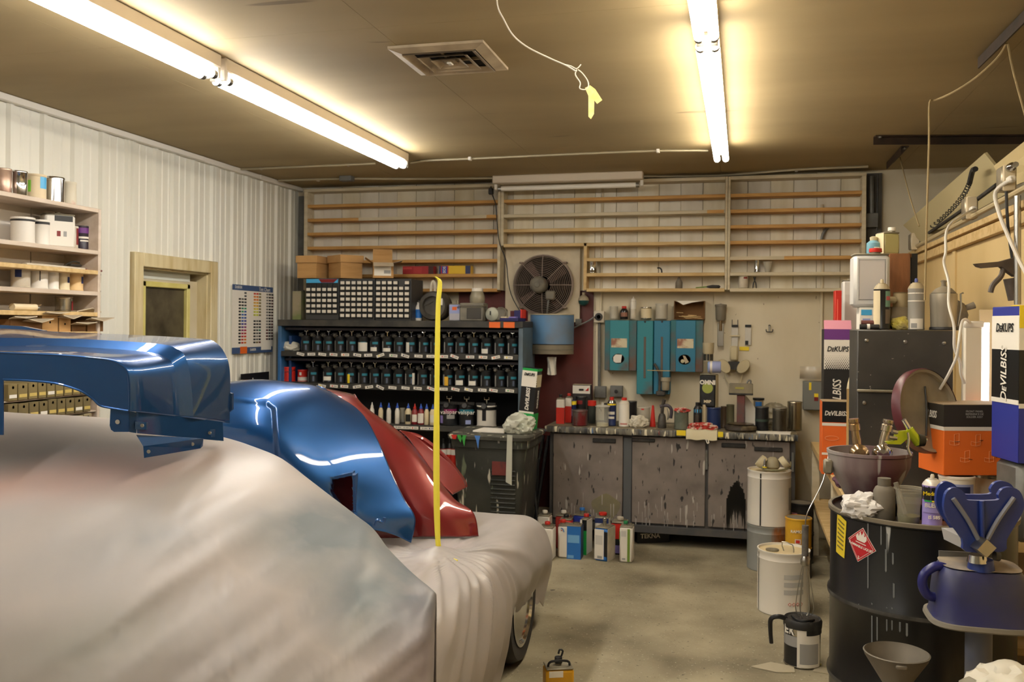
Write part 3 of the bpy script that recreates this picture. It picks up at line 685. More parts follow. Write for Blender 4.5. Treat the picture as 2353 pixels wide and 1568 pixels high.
# ------------------------------------------------------------------ paint rack
YR, YRB = 6.42, 6.82
RX0, RX1 = xat(638, YR, 1.3), xat(1201, YR, 1.3)
ZT = zat(737, 940, YR); RZ = [zat(812, 940, YR), zat(886, 940, YR), zat(977, 940, YR)]
rk = thing('paint_rack', 'blue and black paint mixing rack standing against the back wall', 'rack', ((RX0+RX1)/2, YR, 0))
RC = Vector(((RX0+RX1)/2, YR, 0))
RBL = mat('rack_blue', (44, 100, 158), .45, col2=(58, 92, 124), scale=5); RDK = mat('rack_dark', (46, 45, 43), .6, col2=(74, 70, 62), scale=8)
RGB_ = mat('rack_grey_blue', (96, 116, 130), .5, col2=(80, 92, 100), scale=6)
def rb(nm, c, d, m_, par=None, b=.002): return MB().box(Vector(c)-RC, d, b=b).build(nm, m_, par or rk)
rb('side_panel', (RX0+.014, (YR+YRB)/2, ZT/2), (.028, YRB-YR, ZT), RBL)
rb('side_panel', (RX1-.016, (YR+YRB)/2, ZT/2), (.032, YRB-YR, ZT), RGB_)
rb('back_panel', ((RX0+RX1)/2, YRB-.005, ZT/2), (RX1-RX0-.06, .01, ZT-.02), mat('rack_back', (26, 26, 30), .7))
rb('inner_panel', (RX0+.075, YRB-.18, ZT/2-.05), (.02, .33, ZT-.15), mat('rack_inner_blue', (28, 62, 112), .5))
rb('shelf', ((RX0+RX1)/2, (YR+YRB)/2-.005, ZT-.024), (RX1-RX0-.0, YRB-YR+.01, .048), RDK)
lips = []
for i, z in enumerate(RZ):
    s_ = rb('shelf', ((RX0+RX1)/2, (YR+YRB)/2, z-.006), (RX1-RX0-.062, YRB-YR-.02, .012), RDK)
    lips.append(MB().box(Vector(((RX0+RX1)/2, YR-.002, z-.019))-RC, (RX1-RX0-.062, .01, .04), b=.002).build('shelf_lip', mat('lip_dark', (52, 50, 46), .6, col2=(112, 104, 90), scale=9, lo=.6, hi=.8), s_))
rb('shelf', ((RX0+RX1)/2, (YR+YRB)/2, .3), (RX1-RX0-.062, YRB-YR-.02, .012), RDK)
for z in (ZT-.07, RZ[0]-.065): rb('drive_bar', ((RX0+RX1)/2, YR+.06, z), (RX1-RX0-.07, .02, .02), mat('bar_dark', (40, 36, 44), .5))
# stickers on the lips
def sticker(px, lip, ang, col, par):
    z = RZ[lip]-.02; x = xat(px, YR-.01, z)
    key = 'stk%d' % col
    if key not in _T:
        mb = MB(); mb.box((0, 0, 0), (.064, .0016, .021)); mb.box((-.012, -.0012, 0), (.009, .0014, .009), mi=1); mb.box((.012, -.0012, 0), (.026, .0012, .007), mi=2)
        o = mb.build('sticker', [PAPER, [BLACK, RED, GREEN, ORANGE, YELLOW, NAVY, GREYL][col], GREYL], None, smooth=0); _T[key] = o.data; bpy.data.objects.remove(o)
    o = link('sticker', _T[key], par); o.location = Vector((x, YR-.0085, z))-RC; o.rotation_euler = (0, R(ang), 0)
c5 = lambda x: 630+x/3.857
g = random.Random(3)
cols1 = [6, 6, 6, 1, 3, 5, 5, 4, 2, 5, 6, 6, 1, 1, 1, 3, 3, 4]; cols2 = [4, 1, 1, 5, 0, 5, 6, 6, 0, 1, 6, 1, 4, 5, 1, 2]
for x, c, a in zip((232,328,425,524,628,735,832,940,1055,1160,1278,1385,1503,1597,1735,1850,1963,2075), cols1, (12,-2,6,4,0,8,-3,-20,4,15,2,0,0,20,0,2,-12,2)): sticker(c5(x), 0, a, c, lips[0])
for x, c, a in zip((422,528,620,732,840,937,1047,1163,1270,1390,1500,1605,1722,1843,1942,2087), cols2, (10,4,2,-10,-9,22,4,6,4,18,0,10,10,2,8,4)): sticker(c5(x), 1, a, c, lips[1])
for x, c in zip((1095, 1165, 1240, 1330, 1390), (6, 6, 1, 6, 5)): sticker(c5(x), 2, 0, c, lips[2])
for px in (1137, 1170):
    x = xat(px, YR-.01, ZT-.02); o = MB().box(Vector((x, YR-.014, ZT-.027))-RC, (.083, .002, .042)).build('orange_sticker', ORANGE, rk)
# toner tins with mixing lids
BL2 = mat('toner_black', (24, 24, 26), .35, col2=(40, 42, 44), scale=20)
def toner():
    t = thing('toner_tin', 'x', 'tin', (0, 0, 0))
    r, h = .040, .105
    MB().lathe([(r*.95, 0), (r, .002), (r, h-.004), (r*1.03, h), (r*.95, h+.001)], 16).build('body', BL2, t)
    band(r+.0006, .062, .08, *arc(.55, 1.1), 8).build('label', TEAL, t)
    band(r+.0006, .006, .085, *arc(-.75, .28), 4).build('seam_strip', GREYL, t)
    band(r+.0006, .012, .05, *arc(.5, .35), 4).build('painted_gloss', mat('grey_blue_gloss', (84, 92, 110), .4), t)  # paler strip: a gloss highlight painted on the black tin
    lid = MB().lathe([(r*1.04, h-.002), (r*1.05, h+.012), (r*.7, h+.018), (0, h+.02)], 16).build('mixing_lid', BLACK, t)
    mb = MB(); mb.cyl((-.022, -.018, h+.012), (-.030, -.044, h+.022), .016, .012, 8); mb.build('spout', mat('lid_grey', (66, 62, 54), .6), lid)
    MB().box((-.03, -.03, h+.034), (.034, .012, .012), b=.003).build('lever', BLACK, lid); MB().box((.03, .0, h+.026), (.02, .03, .012), b=.003).build('thumb_tab', BLACK, lid)
    mb = MB(); mb.cyl((0, 0, h+.016), (0, 0, h+.05), .0045, n=8); mb.tube([(-.011, 0, h+.062), (-.011, 0, h+.05), (.011, 0, h+.05), (.011, 0, h+.062)], .0032, 6)
    mb.build('stirrer_fork', CHROME, lid)
    return t
tp = toner(); first = True
rows = [[c5(x) for x in (285,385,483,583,687,793,898,1002,1110,1215,1325,1432,1547,1655,1768,1885,1998,2112)], [c5(x) for x in (345,478,583,683,790,893,998,1107,1203,1318,1425,1540,1648,1762,1878,1998,2110)]]
extras = {(0, 5): ('white_label', WHITE, (.008, .075), 0, 2.6), (0, 6): ('sticker', PAPER, (.01, .04), .2, 1.3), (0, 7): ('sticker', PAPER, (.008, .035), .1, 1.4), (0, 15): ('sticker', PAPER, (.006, .04), -.1, 1.4), (0, 9): ('sticker', PAPER, (.005, .08), -.3, .8), (1, 1): ('sticker', PAPER, (.02, .05), .1, 1.5), (1, 3): ('tape_flag', YELLOW, (.004, .072), .1, .5), (1, 11): ('tape_flag', mat('amber', (222, 170, 40), .5), (.004, .07), -.2, .7), (1, 12): ('sticker', PAPER, (.01, .045), .0, 1.4), (1, 13): ('sticker', PAPER, (.01, .042), -.1, 1.3), (1, 8): ('sticker', PAPER, (.004, .09), .9, .6)}
for ri, row in enumerate(rows):
    for i, px in enumerate(row):
        o = tp if first else copy_tree(tp); first = False
        o.location = (xat(px, YR+.06, RZ[ri]+.05), YR+.06, RZ[ri]); o.rotation_euler.z = g.uniform(-.25, .25)
        ex_ = extras.get((ri, i))
        what = {None: 'black toner tin', 'white_label': 'white labelled toner tin', 'sticker': 'toner tin with white sticker', 'tape_flag': 'toner tin with yellow tape'}[ex_[0] if ex_ else None]
        o['label'] = '%s, %s from the left on the rack\'s %s shelf' % (what, ORD[i], ('upper', 'middle')[ri])
        o['category'] = 'tin'; o['group'] = 'toner tins on the %s rack shelf' % ('upper', 'middle')[ri]
        if ex_: band(.0418, ex_[2][0], ex_[2][1], *arc(ex_[3], ex_[4]), 8).build(ex_[0], ex_[1], o)
# left end of the rack
x = xat(666, YR+.1, RZ[0])
o = lump('plastic_bag', mat('bag_white', (205, 200, 184), .4), None, r=.075, seed=4, sq=(1.05, .8, .55), loc=(x, YR+.1, RZ[0]), amp=.2); tag(o, 'crumpled white plastic bag at the left end of the upper rack shelf', 'bag')
tinY(651, 677, 843, RZ[1], YR+.1, 'paint_can', 'red and pink paint tin at the left end of the middle rack shelf', body=RED, labels=((.02, .95, -.9, 1.2, mat('salmon', (214, 150, 120), .5)),), bail=True)
tinY(685, 705, 850, RZ[1], YR+.12, 'paint_can', 'small red and white tin beside the red tin on the rack', body=RED, labels=((.02, .4, 0, 6.2, WHITE), (.55, .8, 0, .5, WHITE)))
tinY(656, 672, 765, RZ[0]+.075, YR+.3, 'cup', 'beige paper cup behind the plastic bag on the rack', cat='cup', body=BEIGE, lid=BEIGE)
# glue bottles on the third shelf
bt = [(866, 'white', 'white cap'), (944, 'cream', 'blue tip'), (1015, 'white', 'blue tip'), (1090, 'white', 'blue tip'), (1187, 'cream', 'blue tip'), (1245, 'red', 'red tip'), (1300, 'red', 'blue tip'), (1350, 'cream', 'blue tip'), (1405, 'cream', 'blue tip')]
bm_ = {'white': WHITE, 'cream': CREAM, 'red': mat('bottle_red', (130, 34, 38), .35)}
CYB = mat('tip_blue', (50, 90, 190), .4)
for i, (x, c, tp_) in enumerate(bt):
    px = c5(x); wide = .024 if i in (4, 5, 6, 8) else .018
    t = bottle('squeeze_bottle', '%s squeeze bottle with %s, %s of nine on the lower rack shelf' % (c, tp_, ORD[i]), (xat(px, YR+.06, RZ[2]), YR+.06, RZ[2]), [(wide*.9, 0), (wide, .004), (wide, .095), (wide*.6, .115), (.009, .12)], bm_[c], [(.011, .118), (.011, .13), (.007, .134), (.003, .155), (0, .156)], {'white cap': WHITE, 'blue tip': CYB, 'red tip': RED}[tp_], group='squeeze bottles on the rack', capname='tip')
    if i in (4, 5, 8, 2): band(wide+.0005, .02, .075, *arc(.2, 1.7), 8).build('label', [TEAL, BLACK, WHITE][i % 3], t)
    if i == 6: band(wide+.0005, .012, .085, *arc(0, 2.4), 8).build('label', PAPER, t)
tinY(c5(1112), c5(1158), 720+840/3.857, RZ[2], YR+.16, 'clear_cup', 'clear plastic cup behind the squeeze bottles on the rack', cat='cup', body=FROST, lid=FROST, top='open')
for i, (x0_, x1_, m_, lb, labs) in enumerate(((1475, 1625, BL2, 'large black paint can with magenta band on the lower rack shelf', ((.62, .9, .5, 1.6, mat('magenta', (140, 30, 90), .4)), (.12, .5, -.9, .9, LILAC), (.35, .55, .5, .9, GREYL))), (1640, 1770, BL2, 'large black paint can with teal band on the lower rack shelf', ((.62, .9, .3, 2.6, TEAL), (.1, .3, .5, .7, LTBLUE))), (1800, 1965, WHITE, 'large white paint can with black mixing lid on the lower rack shelf', ((.3, .8, .0, .42, BLACK),)))):
    t = tinY(c5(x0_), c5(x1_), 720+815/3.857, RZ[2], YR+.1, 'paint_can', lb, body=m_, labels=labs, top='none')
    r = t.children[0].dimensions.x/2 if False else (xat(c5(x1_), YR+.1)-xat(c5(x0_), YR+.1))/2; h = zat(720+815/3.857, 900, YR+.1)-RZ[2]
    lid = MB().lathe([(r*1.05, h-.01), (r*1.06, h+.012), (r*.6, h+.02), (0, h+.02)], 20).build('mixing_lid', BLACK, t)
    MB().cyl((-.0, -r*.7, h+.01), (-.0, -r*1.15, h+.02), .03, .02, 8).build('spout', DUSTBLK, lid); MB().box((-r*.6, -.02, h+.03), (.07, .02, .024), b=.004).build('lever', DUSTBLK, lid); MB().box((r*.6, -.01, h+.03), (.06, .02, .024), b=.004).build('lever', DUSTBLK, lid)
    mb = MB(); mb.cyl((0, 0, h+.02), (0, 0, h+.06), .006, n=8); mb.tube([(-.018, 0, h+.08), (-.018, 0, h+.062), (.018, 0, h+.062), (.018, 0, h+.08)], .004, 6); mb.build('stirrer_fork', CHROME, lid)
    if i < 2: text(['valspar', 'valspar'][i], .045, (r*.28, -r-.003 if False else -r*.97-.004, h*.76), (pi/2, 0, .25), PAPER, t)
# bottom shelf: spray cans
for i, px in enumerate((1019, 1031, 1043)):
    aero('spray_can', '%s of three red and white spray cans on the bottom rack shelf' % ['left', 'middle', 'right'][i], (xat(px, YR+.1, .5), YR+.1+.02*(i % 2), .306), .024, zat(1008, px, YR+.1)-.306, body=RED, labels=((.68, .79, 0, 6.2, WHITE),), cap=BLACK, dome=BLACK, nozzle=False, group='spray cans in the rack')

# ------------------------------------------------------------------ on top of the rack: drawer cabinets
CABM = mat('drawer_cabinet_grey', (58, 58, 58), .5); DRM = mat('drawer_black', (30, 30, 31), .4)
LBM = [mat('drawer_label_%d' % i, c, .7) for i, c in enumerate(((214, 206, 192), (200, 192, 176), (190, 180, 160)))]
mini = {}
def cabinet(label, pl, pr, pt, nrow, z0, header, depth=.26):
    Y = YR+.02; x, w_ = spanY(pl, pr, Y, 1.7); h = zat(pt, (pl+pr)/2, Y)-z0
    t = thing('drawer_cabinet', label, 'drawers', (x, Y, z0), 0, 'small drawer cabinets on the rack')
    MB().box((0, depth/2, h/2), (w_-.002, depth, h), b=.003).build('case', CABM, t)
    top = h-.012-(header*.055); bot = .012+(.03 if header else 0); dh = (top-bot)/nrow; dw = (w_-.014)/6
    if header:
        hx = MB().box((0, -.004, h-.02), (w_*.94, .006, .03), b=.001).build('header', SKYB, t)
        MB().prism([(-w_*.02, -.0075, h-.033), (w_*.35, -.0075, h-.033), (w_*.47, -.0075, h-.006), (-w_*.1, -.0075, h-.006)], (0, -.001, 0)).build('header_print', DKRED, t)
        for c in range(6):
            o = MB().box((-w_/2+.007+(c+.5)*dw, -.004, h-.056), (dw-.006, .012, .036), b=.002).build('drawer', DRM, t)
    kd = (round(dw, 4), round(dh, 4))
    for r_ in range(nrow):
        for c in range(6):
            xx, zz = -w_/2+.007+(c+.5)*dw, top-(r_+.5)*dh
            if label.startswith('third') and r_ == 0 and c == 4: continue
            if kd not in mini:
                o = MB().box((0, 0, 0), (dw-.004, .012, dh-.005), b=.0015).build('drawer', DRM); mini[kd] = o.data; bpy.data.objects.remove(o)
                o = MB().box((0, 0, 0), (dw*.7, .003, dh*.55), b=.0005).build('label', LBM[0]); mini[kd, 'l'] = o.data; bpy.data.objects.remove(o)
            o = link('drawer', mini[kd], t); o.location = (xx, -.005, zz)
            l = link('label', mini[kd, 'l'], o); l.location = (-dw*.02, -.0075, dh*.06)
    return t
cabinet('left drawer cabinet with a coloured header strip on the rack', 702, 779, 640, 5, ZT, True)
cabinet('middle drawer cabinet with rows of white labels on the rack', 780, 861, 641, 7, ZT, False)
cabinet('third drawer cabinet, right of the others, with one drawer missing', 862, 945, 641, 7, ZT, False)
zc = zat(640, 800, YR+.02)
# cardboard boxes on the cabinets
def lidbox(label, pl, pr, pt, rz, Y=YR+.12, dp=.24, wf=None):
    x, w_ = spanY(pl, pr, Y, 1.95); h = zat(pt, (pl+pr)/2, Y)-zc-.004; w_ = wf or w_*.9
    t = thing('cardboard_box', label, 'box', (x, Y, zc+.003), rz, 'lidded cardboard boxes on the drawer cabinets')
    mb = MB(); mb.box((0, 0, h*.4), (w_*.95, dp*.95, h*.8), b=.002); mb.build('carton', CARD, t); MB().box((0, 0, h*.84), (w_+.008, dp+.008, h*.32), b=.002).build('lid', mat('cardboard_lid', (190, 148, 94), .85, col2=(174, 132, 80), scale=5), t)
lidbox('small tan lidded cardboard box at the left end of the cabinets', 695, 746, 590, 0)
lidbox('large tan lidded cardboard box turned at an angle on the cabinets', 748, 840, 588, R(-38), Y=YR+.15, dp=.195, wf=.215)
x = xat(880, YR+.13, 1.95)
t = thing('cardboard_box', 'open brown cardboard box with raised flaps and a shipping label', 'box', (x, YR+.13, zc+.003), R(24)); w_, dp, hh = .15, .19, .115
mb = MB()
for s_ in (-1, 1): mb.box((s_*(w_/2), 0, hh/2), (.004, dp, hh)); mb.box((0, s_*(dp/2), hh/2), (w_, .004, hh))
mb.box((0, 0, .002), (w_, dp, .004)); mb.build('carton', CARD, t)
MB().prism([(-w_/2, -dp/2, hh), (w_/2, -dp/2, hh), (w_/2, -dp/2-.07, hh-.03), (-w_/2, -dp/2-.07, hh-.03)], (0, 0, .003)).build('flap', CARDLT, t)
MB().prism([(-w_/2, dp/2, hh), (w_/2, dp/2, hh), (w_/2, dp/2+.03, hh+.12), (-w_/2, dp/2+.03, hh+.12)], (0, .003, 0)).build('flap', CARD, t)
MB().prism([(w_/2, -dp/2, hh), (w_/2, dp/2, hh), (w_/2+.07, dp/2, hh+.02), (w_/2+.07, -dp/2, hh+.02)], (0, 0, .003)).build('flap', CARDLT, t)
MB().prism([(-w_/2, -dp/2, hh), (-w_/2, dp/2, hh), (-w_/2-.06, dp/2, hh+.04), (-w_/2-.06, -dp/2, hh+.04)], (0, 0, .003)).build('flap', CARD, t)
MB().box((-.005, -dp/2-.003, hh*.45), (w_*.85, .002, hh*.6)).build('shipping_label', PAPER, t)
MB().box((.03, -dp/2-.0045, hh*.4), (.05, .001, .025)).build('barcode', GREYL, t)
# boxes on the shelving
def shelfbox(label, pl, pr, pt, k, m_, Y=YS+.045, panels=(), txt=(), dp=.08):
    x, w_ = spanY(pl, pr, Y-dp/2, SZ[k]); h = zat(pt, (pl+pr)/2, Y-dp/2)-SZ[k]
    return carton('carton', label, (x, Y, SZ[k]+.0005), w_, dp, h, 0, m_, panels, txt)
shelfbox('flat red carton with fine print lying on the left shelving', 925, 996, 612, 5, mat('red_carton', (168, 44, 48), .55), panels=(('f', .02, .3, .6, .85, mat('red_lt', (196, 70, 68), .5)), ('f', .36, .62, .1, .85, mat('red_md', (180, 56, 56), .5)), ('f', .84, 1, 0, 1, mat('red_dk', (70, 34, 30), .6))))
shelfbox('yellow and blue scouring pad carton on the left shelving', 1009, 1081, 611, 5, mat('yellow_carton', (226, 186, 36), .5), panels=(('f', 0, .06, 0, 1, NAVY), ('f', .06, .3, .02, .98, RED), ('f', .09, .26, .05, .95, mat('royal', (40, 60, 170), .5)), ('f', .84, 1, 0, 1, NAVY)), txt=(('f', 'SOS', .175, .5, .03, PAPER, {'up': True, 'bold': .001}),))
# things on the rack right of the cabinets
tz = ZT+.0005
carton('clear_tub', 'tall frosted tub with green and red contents beside the left drawer cabinet', (xat(687, YR+.12, 1.7), YR+.12, tz), .075, .075, zat(670, 687, YR+.12)-tz, 0, mat('tub_mix', (150, 138, 112), .4, col2=(120, 128, 80), scale=4, lo=.45, hi=.55), cat='tub', panels=(('t', .0, 1, 0, 1, OFFW),))
bottle('jug', 'small blue labelled bottle beside the drawer cabinets', (xat(962, YR+.14, 1.65), YR+.14, tz), [(.024, 0), (.026, .005), (.026, .1), (.012, .125)], WHITE, [(.013, .12), (.013, .14), (0, .14)], WHITE, labels=((.0268, .02, .085, 0, 4, BLUE),))
# fan/blower drum
x = xat(1000, YR+.16, 1.68); t = thing('blower', 'round dark plastic blower lying on its side on the rack top', 'blower', (x, YR+.2, tz)); rr = .112
DKG = mat('dark_plastic_dusty', (62, 58, 52), .5, col2=(92, 86, 76), scale=7)
Mx = Matrix.Translation((0, -.12, rr)) @ Matrix.Rotation(-pi/2, 4, 'X')
MB().lathe([(rr*.62, .03), (rr*.66, 0), (rr*.9, .005), (rr, .03), (rr, .16), (rr*.8, .19), (0, .19)], 28, M=Mx).build('drum', DKG, t)
mb = MB(); mb.lathe([(0, .035), (rr*.64, .035)], 24, M=Mx); mb.build('opening', mat('opening_dark', (28, 26, 24), .8), t)
mb = MB()
for k in range(3):
    a = 2*pi*k/3+.5; mb.cyl((0, -.088, rr), (rr*.62*cos(a), -.088, rr+rr*.62*sin(a)), .006, n=6)
mb.build('spoke', DKG, t)
MB().tube([(-.03, -.05, 2*rr-.01), (-.03, -.05, 2*rr+.05), (-.015, -.05, 2*rr+.075), (.0, -.05, 2*rr+.05), (.0, -.05, 2*rr-.005)], .011, 8, smooth=4).build('handle', OFFW, t); t.children[-1].location.x = -.06
MB().box((.075, -.118, rr+.03), (.02, .004, .05), b=.001).build('sticker', PAPER, t)
x, w_ = spanY(1034, 1060, YR+.12, 1.65)
fcan('oblong_can', 'pale blue oblong can with orange emblem on the rack top', (x, YR+.12, tz), w_, .055, zat(700, 1047, YR+.12)-tz, body=mat('pale_blue_can', (176, 174, 182), .5), panels=(('f', .05, .95, .45, .98, LTBLUE), ('f', .3, .7, .65, .85, ORANGE)), cap=DUSTTIN, cx=.015, capr=.01, handle=False)
# grey machine with glass jar
x, w_ = spanY(1062, 1116, YR+.14, 1.65)
t = thing('dispenser', 'dusty grey dispenser box with a wire bail and big jar on top', 'dispenser', (x, YR+.14, tz)); hb = .135
GR2 = mat('dusty_grey_paint', (128, 122, 108), .6, col2=(96, 92, 82), scale=8)
MB().box((0, 0, hb/2), (w_, .13, hb), b=.006).build('housing', GR2, t); MB().box((.02, -.066, hb*.42), (w_*.6, .006, hb*.6), b=.002).build('door_panel', mat('dark_panel', (64, 60, 54), .5), t)
MB().tube([(-w_/2-.006, -.02, hb*.6), (-w_/2-.006, -.075, hb*.82), (w_/2+.006, -.075, hb*.82), (w_/2+.006, -.02, hb*.6)], .004, 6, smooth=3).build('bail', STEEL, t)
MB().lathe([(.05, hb), (.056, hb+.01), (.056, hb+.05), (.044, hb+.085), (.04, hb+.09)], 22, c=(.02, .02, 0)).build('jar', mat('jar_grey', (160, 152, 130), .3, alpha=.85), t)
MB().lathe([(.042, hb+.088), (.043, hb+.108), (.04, hb+.112), (0, hb+.112)], 22, c=(.02, .02, 0)).build('jar_lid', WHITE, t)
# small air mask / iron
x = xat(1140, YR+.13, 1.64)
t = thing('sander', 'small pale grey sanding machine with wire guard on the rack top', 'tool', (x, YR+.13, tz))
MB().lathe([(0, -.02), (.03, -.015), (.05, .0), (.052, .03), (.04, .045), (0, .05)], 18, M=Matrix.Translation((-.03, -.01, .053)) @ Matrix.Rotation(-pi/2, 4, 'X')).build('disc', mat('mint_grey', (176, 178, 162), .4), t)
MB().box((.03, .03, .05), (.09, .07, .095), b=.012).build('housing', GR2, t)
MB().tube([(.075, -.02, .02), (.09, -.02, .06), (.06, -.02, .1), (.02, -.02, .1)], .004, 6, smooth=3).build('guard', STEEL, t)
MB().box((-.035, -.034, .06), (.008, .004, .03)).build('mark', BLACK, t)
# blue open tray
x, w_ = spanY(1150, 1208, YR+.06, 1.6)
t = thing('open_box', 'open blue and red display box with small packets on the rack corner', 'box', (x, YR+.05, tz), R(-14)); w_ *= .8
MB().box((0, 0, .012), (w_, .12, .024), b=.002).build('tray', mat('deep_blue', (34, 34, 88), .5), t)
MB().box((.02, .062, .04), (w_*.95, .004, .075)).build('back_flap', mat('deep_red', (80, 20, 30), .5), t)
MB().box((w_/2-.03, .02, .05), (.055, .07, .06), b=.002).build('corner', mat('deep_blue', (34, 34, 88), .5), t); MB().box((w_/2+.0, .02, .055), (.012, .07, .062), b=.001).build('red_flap', RED, t)
MB().box((-.05, -.02, .028), (.05, .05, .01), b=.002).build('packet', CREAM, t); MB().box((.02, -.02, .028), (.06, .05, .01), b=.002).build('packet', LILAC, t)
# tall green, white and black box leaning by the rack
ZG = .815
x = xat(1208, 6.15, 1.1)
p = (x, 6.2, ZG); hbx = zat(846, 1208, 6.15)-ZG
t = carton('tall_carton', 'tall black and white carton with green ends standing right of the rack', p, .108, .1, hbx, R(-8), BLACK, panels=(('f', 0, 1, .96, 1, GREEN), ('f', 0, 1, .0, .27, GREEN), ('f', 0, 1, .27, .3, PAPER), ('f', 0, 1, .7, .96, PAPER), ('r', 0, 1, 0, .27, GREEN), ('r', 0, 1, .7, .9, BEIGE), ('r', 0, 1, .96, 1, GREEN)),
       txt=(('f', 'DeKUPS', .5, .9, .026, BLACK, {'bold': .0012, 'shear': .2, 'sx': .85}), ('f', 'DeVILBISS', .52, .5, .037, PAPER, {'up': True, 'bold': .0012, 'shear': .2}), ('r', 'DeVILBISS', .5, .5, .03, PAPER, {'up': True, 'bold': .001})))
mb = MB()
for r_ in range(8):
    for c in range(11):
        s_ = .0014+.00035*(7-r_)*1.6
        mb.box((-.05+c*.01+(r_ % 2)*.005, -.0516, hbx*(.71+r_*.019)), (s_*2, .0006, s_*2))
o = mb.build('dot_print', BLACK, t, smooth=0); o['kind'] = 'stuff'; t.rotation_euler = (0, R(5), R(-6))
# ------------------------------------------------------------------ on the back wall
YW = 6.985
def wallbox(label, nm, cat, pl, pr, pt, pb, dep, m_, b=.003, Y=YW, part='body'):
    a, q = at(pl, pt, Y=Y-dep), at(pr, pb, Y=Y-dep)
    t = thing(nm, label, cat, ((a.x+q.x)/2, Y, q.z)); MB().box((0, -dep/2, (a.z-q.z)/2), (q.x-a.x, dep, a.z-q.z), b=b).build(part, m_, t)
    return t, q.x-a.x, a.z-q.z
# exhaust fan
c = at(1245, 655, Y=6.88); Rf = (at(1315, 655, Y=6.88)-c).x
fn = thing('exhaust_fan', 'large round wall exhaust fan behind a wire guard on a cream square panel', 'fan', (c.x, 6.97, c.z))
a, q = at(1162, 566, Y=6.96), at(1332, 741, Y=6.96)
MB().box(((a.x+q.x)/2-c.x, -.006, (a.z+q.z)/2-c.z), (q.x-a.x, .012, a.z-q.z), b=.002).build('panel', mat('fan_panel', (206, 194, 168), .6, col2=(176, 160, 132), scale=4), fn)
My = Matrix.Rotation(pi/2, 4, 'X')
MB().lathe([(0, .013), (Rf*.93, .013)], 40, M=My).build('opening', mat('fan_dark', (24, 22, 20), .8), fn)
FG = mat('fan_guard_dusty', (146, 130, 118), .6, .1, col2=(120, 106, 96), scale=9)
MB().lathe([(Rf*.92, .012), (Rf, .014), (Rf*1.0, .05), (Rf*.94, .052), (Rf*.93, .02)], 40, M=My, caps=0).build('ring', FG, fn)
for k in range(4):
    a = k*pi/2+.6
    pts = []
    for r_, wd, tw in ((.18, .22, .012), (.5, .34, .02), (.88, .42, .022)):
        pts.append([(Rf*r_*cos(a+s*wd/2/r_*.6), -.03-s*tw, Rf*r_*sin(a+s*wd/2/r_*.6)) for s in (-1, 0, 1)])
    MB().grid(loft(pts, 4, 4)).build('blade', mat('fan_blade', (96, 74, 68), .55, col2=(74, 60, 56), scale=7), fn)
mb = MB()
for k in range(13):
    r_ = Rf*(.3+.66*k/12); mb.lathe([(r_-.0022, .082-.03*(r_/Rf)**4), (r_, .0842-.03*(r_/Rf)**4), (r_+.0022, .082-.03*(r_/Rf)**4), (r_, .0798-.03*(r_/Rf)**4), (r_-.0022, .082-.03*(r_/Rf)**4)], 44, M=My, caps=0)
mb.build('guard_rings', FG, fn, fix=False)
for k in range(8):
    a = k*pi/4; MB().tube([(Rf*.25*cos(a), -.086, Rf*.25*sin(a)), (Rf*.8*cos(a), -.076, Rf*.8*sin(a)), (Rf*1.0*cos(a), -.05, Rf*1.0*sin(a))], .0035, 6).build('guard_spoke', FG, fn)
MB().lathe([(Rf*.27, .06), (Rf*.28, .1), (Rf*.26, .15), (Rf*.2, .165), (Rf*.1, .168), (Rf*.08, .175), (0, .175)], 24, M=Matrix.Translation((-.02, 0, .0)) @ My).build('motor', mat('motor_grey', (112, 106, 92), .55, col2=(86, 80, 70), scale=10), fn)
MB().box((.07, -.1, -Rf*.34), (.075, .05, .07), b=.01, M=None).build('switch_box', mat('motor_grey', (112, 106, 92)), fn)
MB().tube([(.06, -.1, -Rf*.4), (.05, -.1, -Rf*.7), (.04, -.08, -Rf*.98)], .008, 6, smooth=4).build('lead', GREYM, fn)
for sx, sz in ((-1, 1), (1, 1), (-1, -1), (1, -1)): MB().box((sx*Rf*.73, -.04, sz*Rf*.73), (.03, .05, .012), b=.003, M=None).build('clip', FG, fn)
# blue dryer hood under the fan
a, q = at(1212, 722, Y=6.72), at(1311, 792, Y=6.72)
hd = thing('dryer_hood', 'dusty light blue metal hood with a grey collar under the fan', 'hood', ((a.x+q.x)/2, YW-.03, q.z)); wd, hh = q.x-a.x, a.z-q.z
BLH = mat('hood_blue', (92, 134, 176), .5, col2=(112, 108, 98), scale=3.2, lo=.45, hi=.75, detail=6)
prof = [(-wd/2, -.1), (-wd/2, -.14), (-wd/2+.04, -.22), (-wd/6, -.26), (wd/6, -.26), (wd/2-.04, -.22), (wd/2, -.14), (wd/2, -.1)]
MB().prism([(x, y, 0) for x, y in prof], (0, 0, hh)).build('shell', BLH, hd, smooth=35)
MB().prism([(x*1.02, y*1.02-.002, hh-.004) for x, y in prof], (0, 0, .006)).build('rim', BEIGE, hd)
CLR = mat('hood_collar', (128, 118, 98), .65, col2=(98, 90, 76), scale=5)
MB().prism([(x*1.0-.0, y*1.02, -.075) for x, y in prof], (0, 0, .07)).build('collar', CLR, hd); MB().box((0, -.06, -.04), (wd*.7, .12, .06)).build('wall_bracket', CLR, hd)
MB().prism([(x*1.01, y*1.04, -.045) for x, y in prof], (0, 0, .008)).build('seam', DUSTY, hd)
MB().box((-wd*.55, -.09, .0), (.045, .14, .13), b=.005).build('side_box', CLR, hd)
a, q = at(1254, 828, Y=6.76), at(1279, 863, Y=6.76)
t = thing('paper_towel', 'white paper towel end hanging under the grey hood collar', 'paper towel', ((a.x+q.x)/2, 6.78, q.z))
mb = MB(); hh2 = a.z-q.z+.02
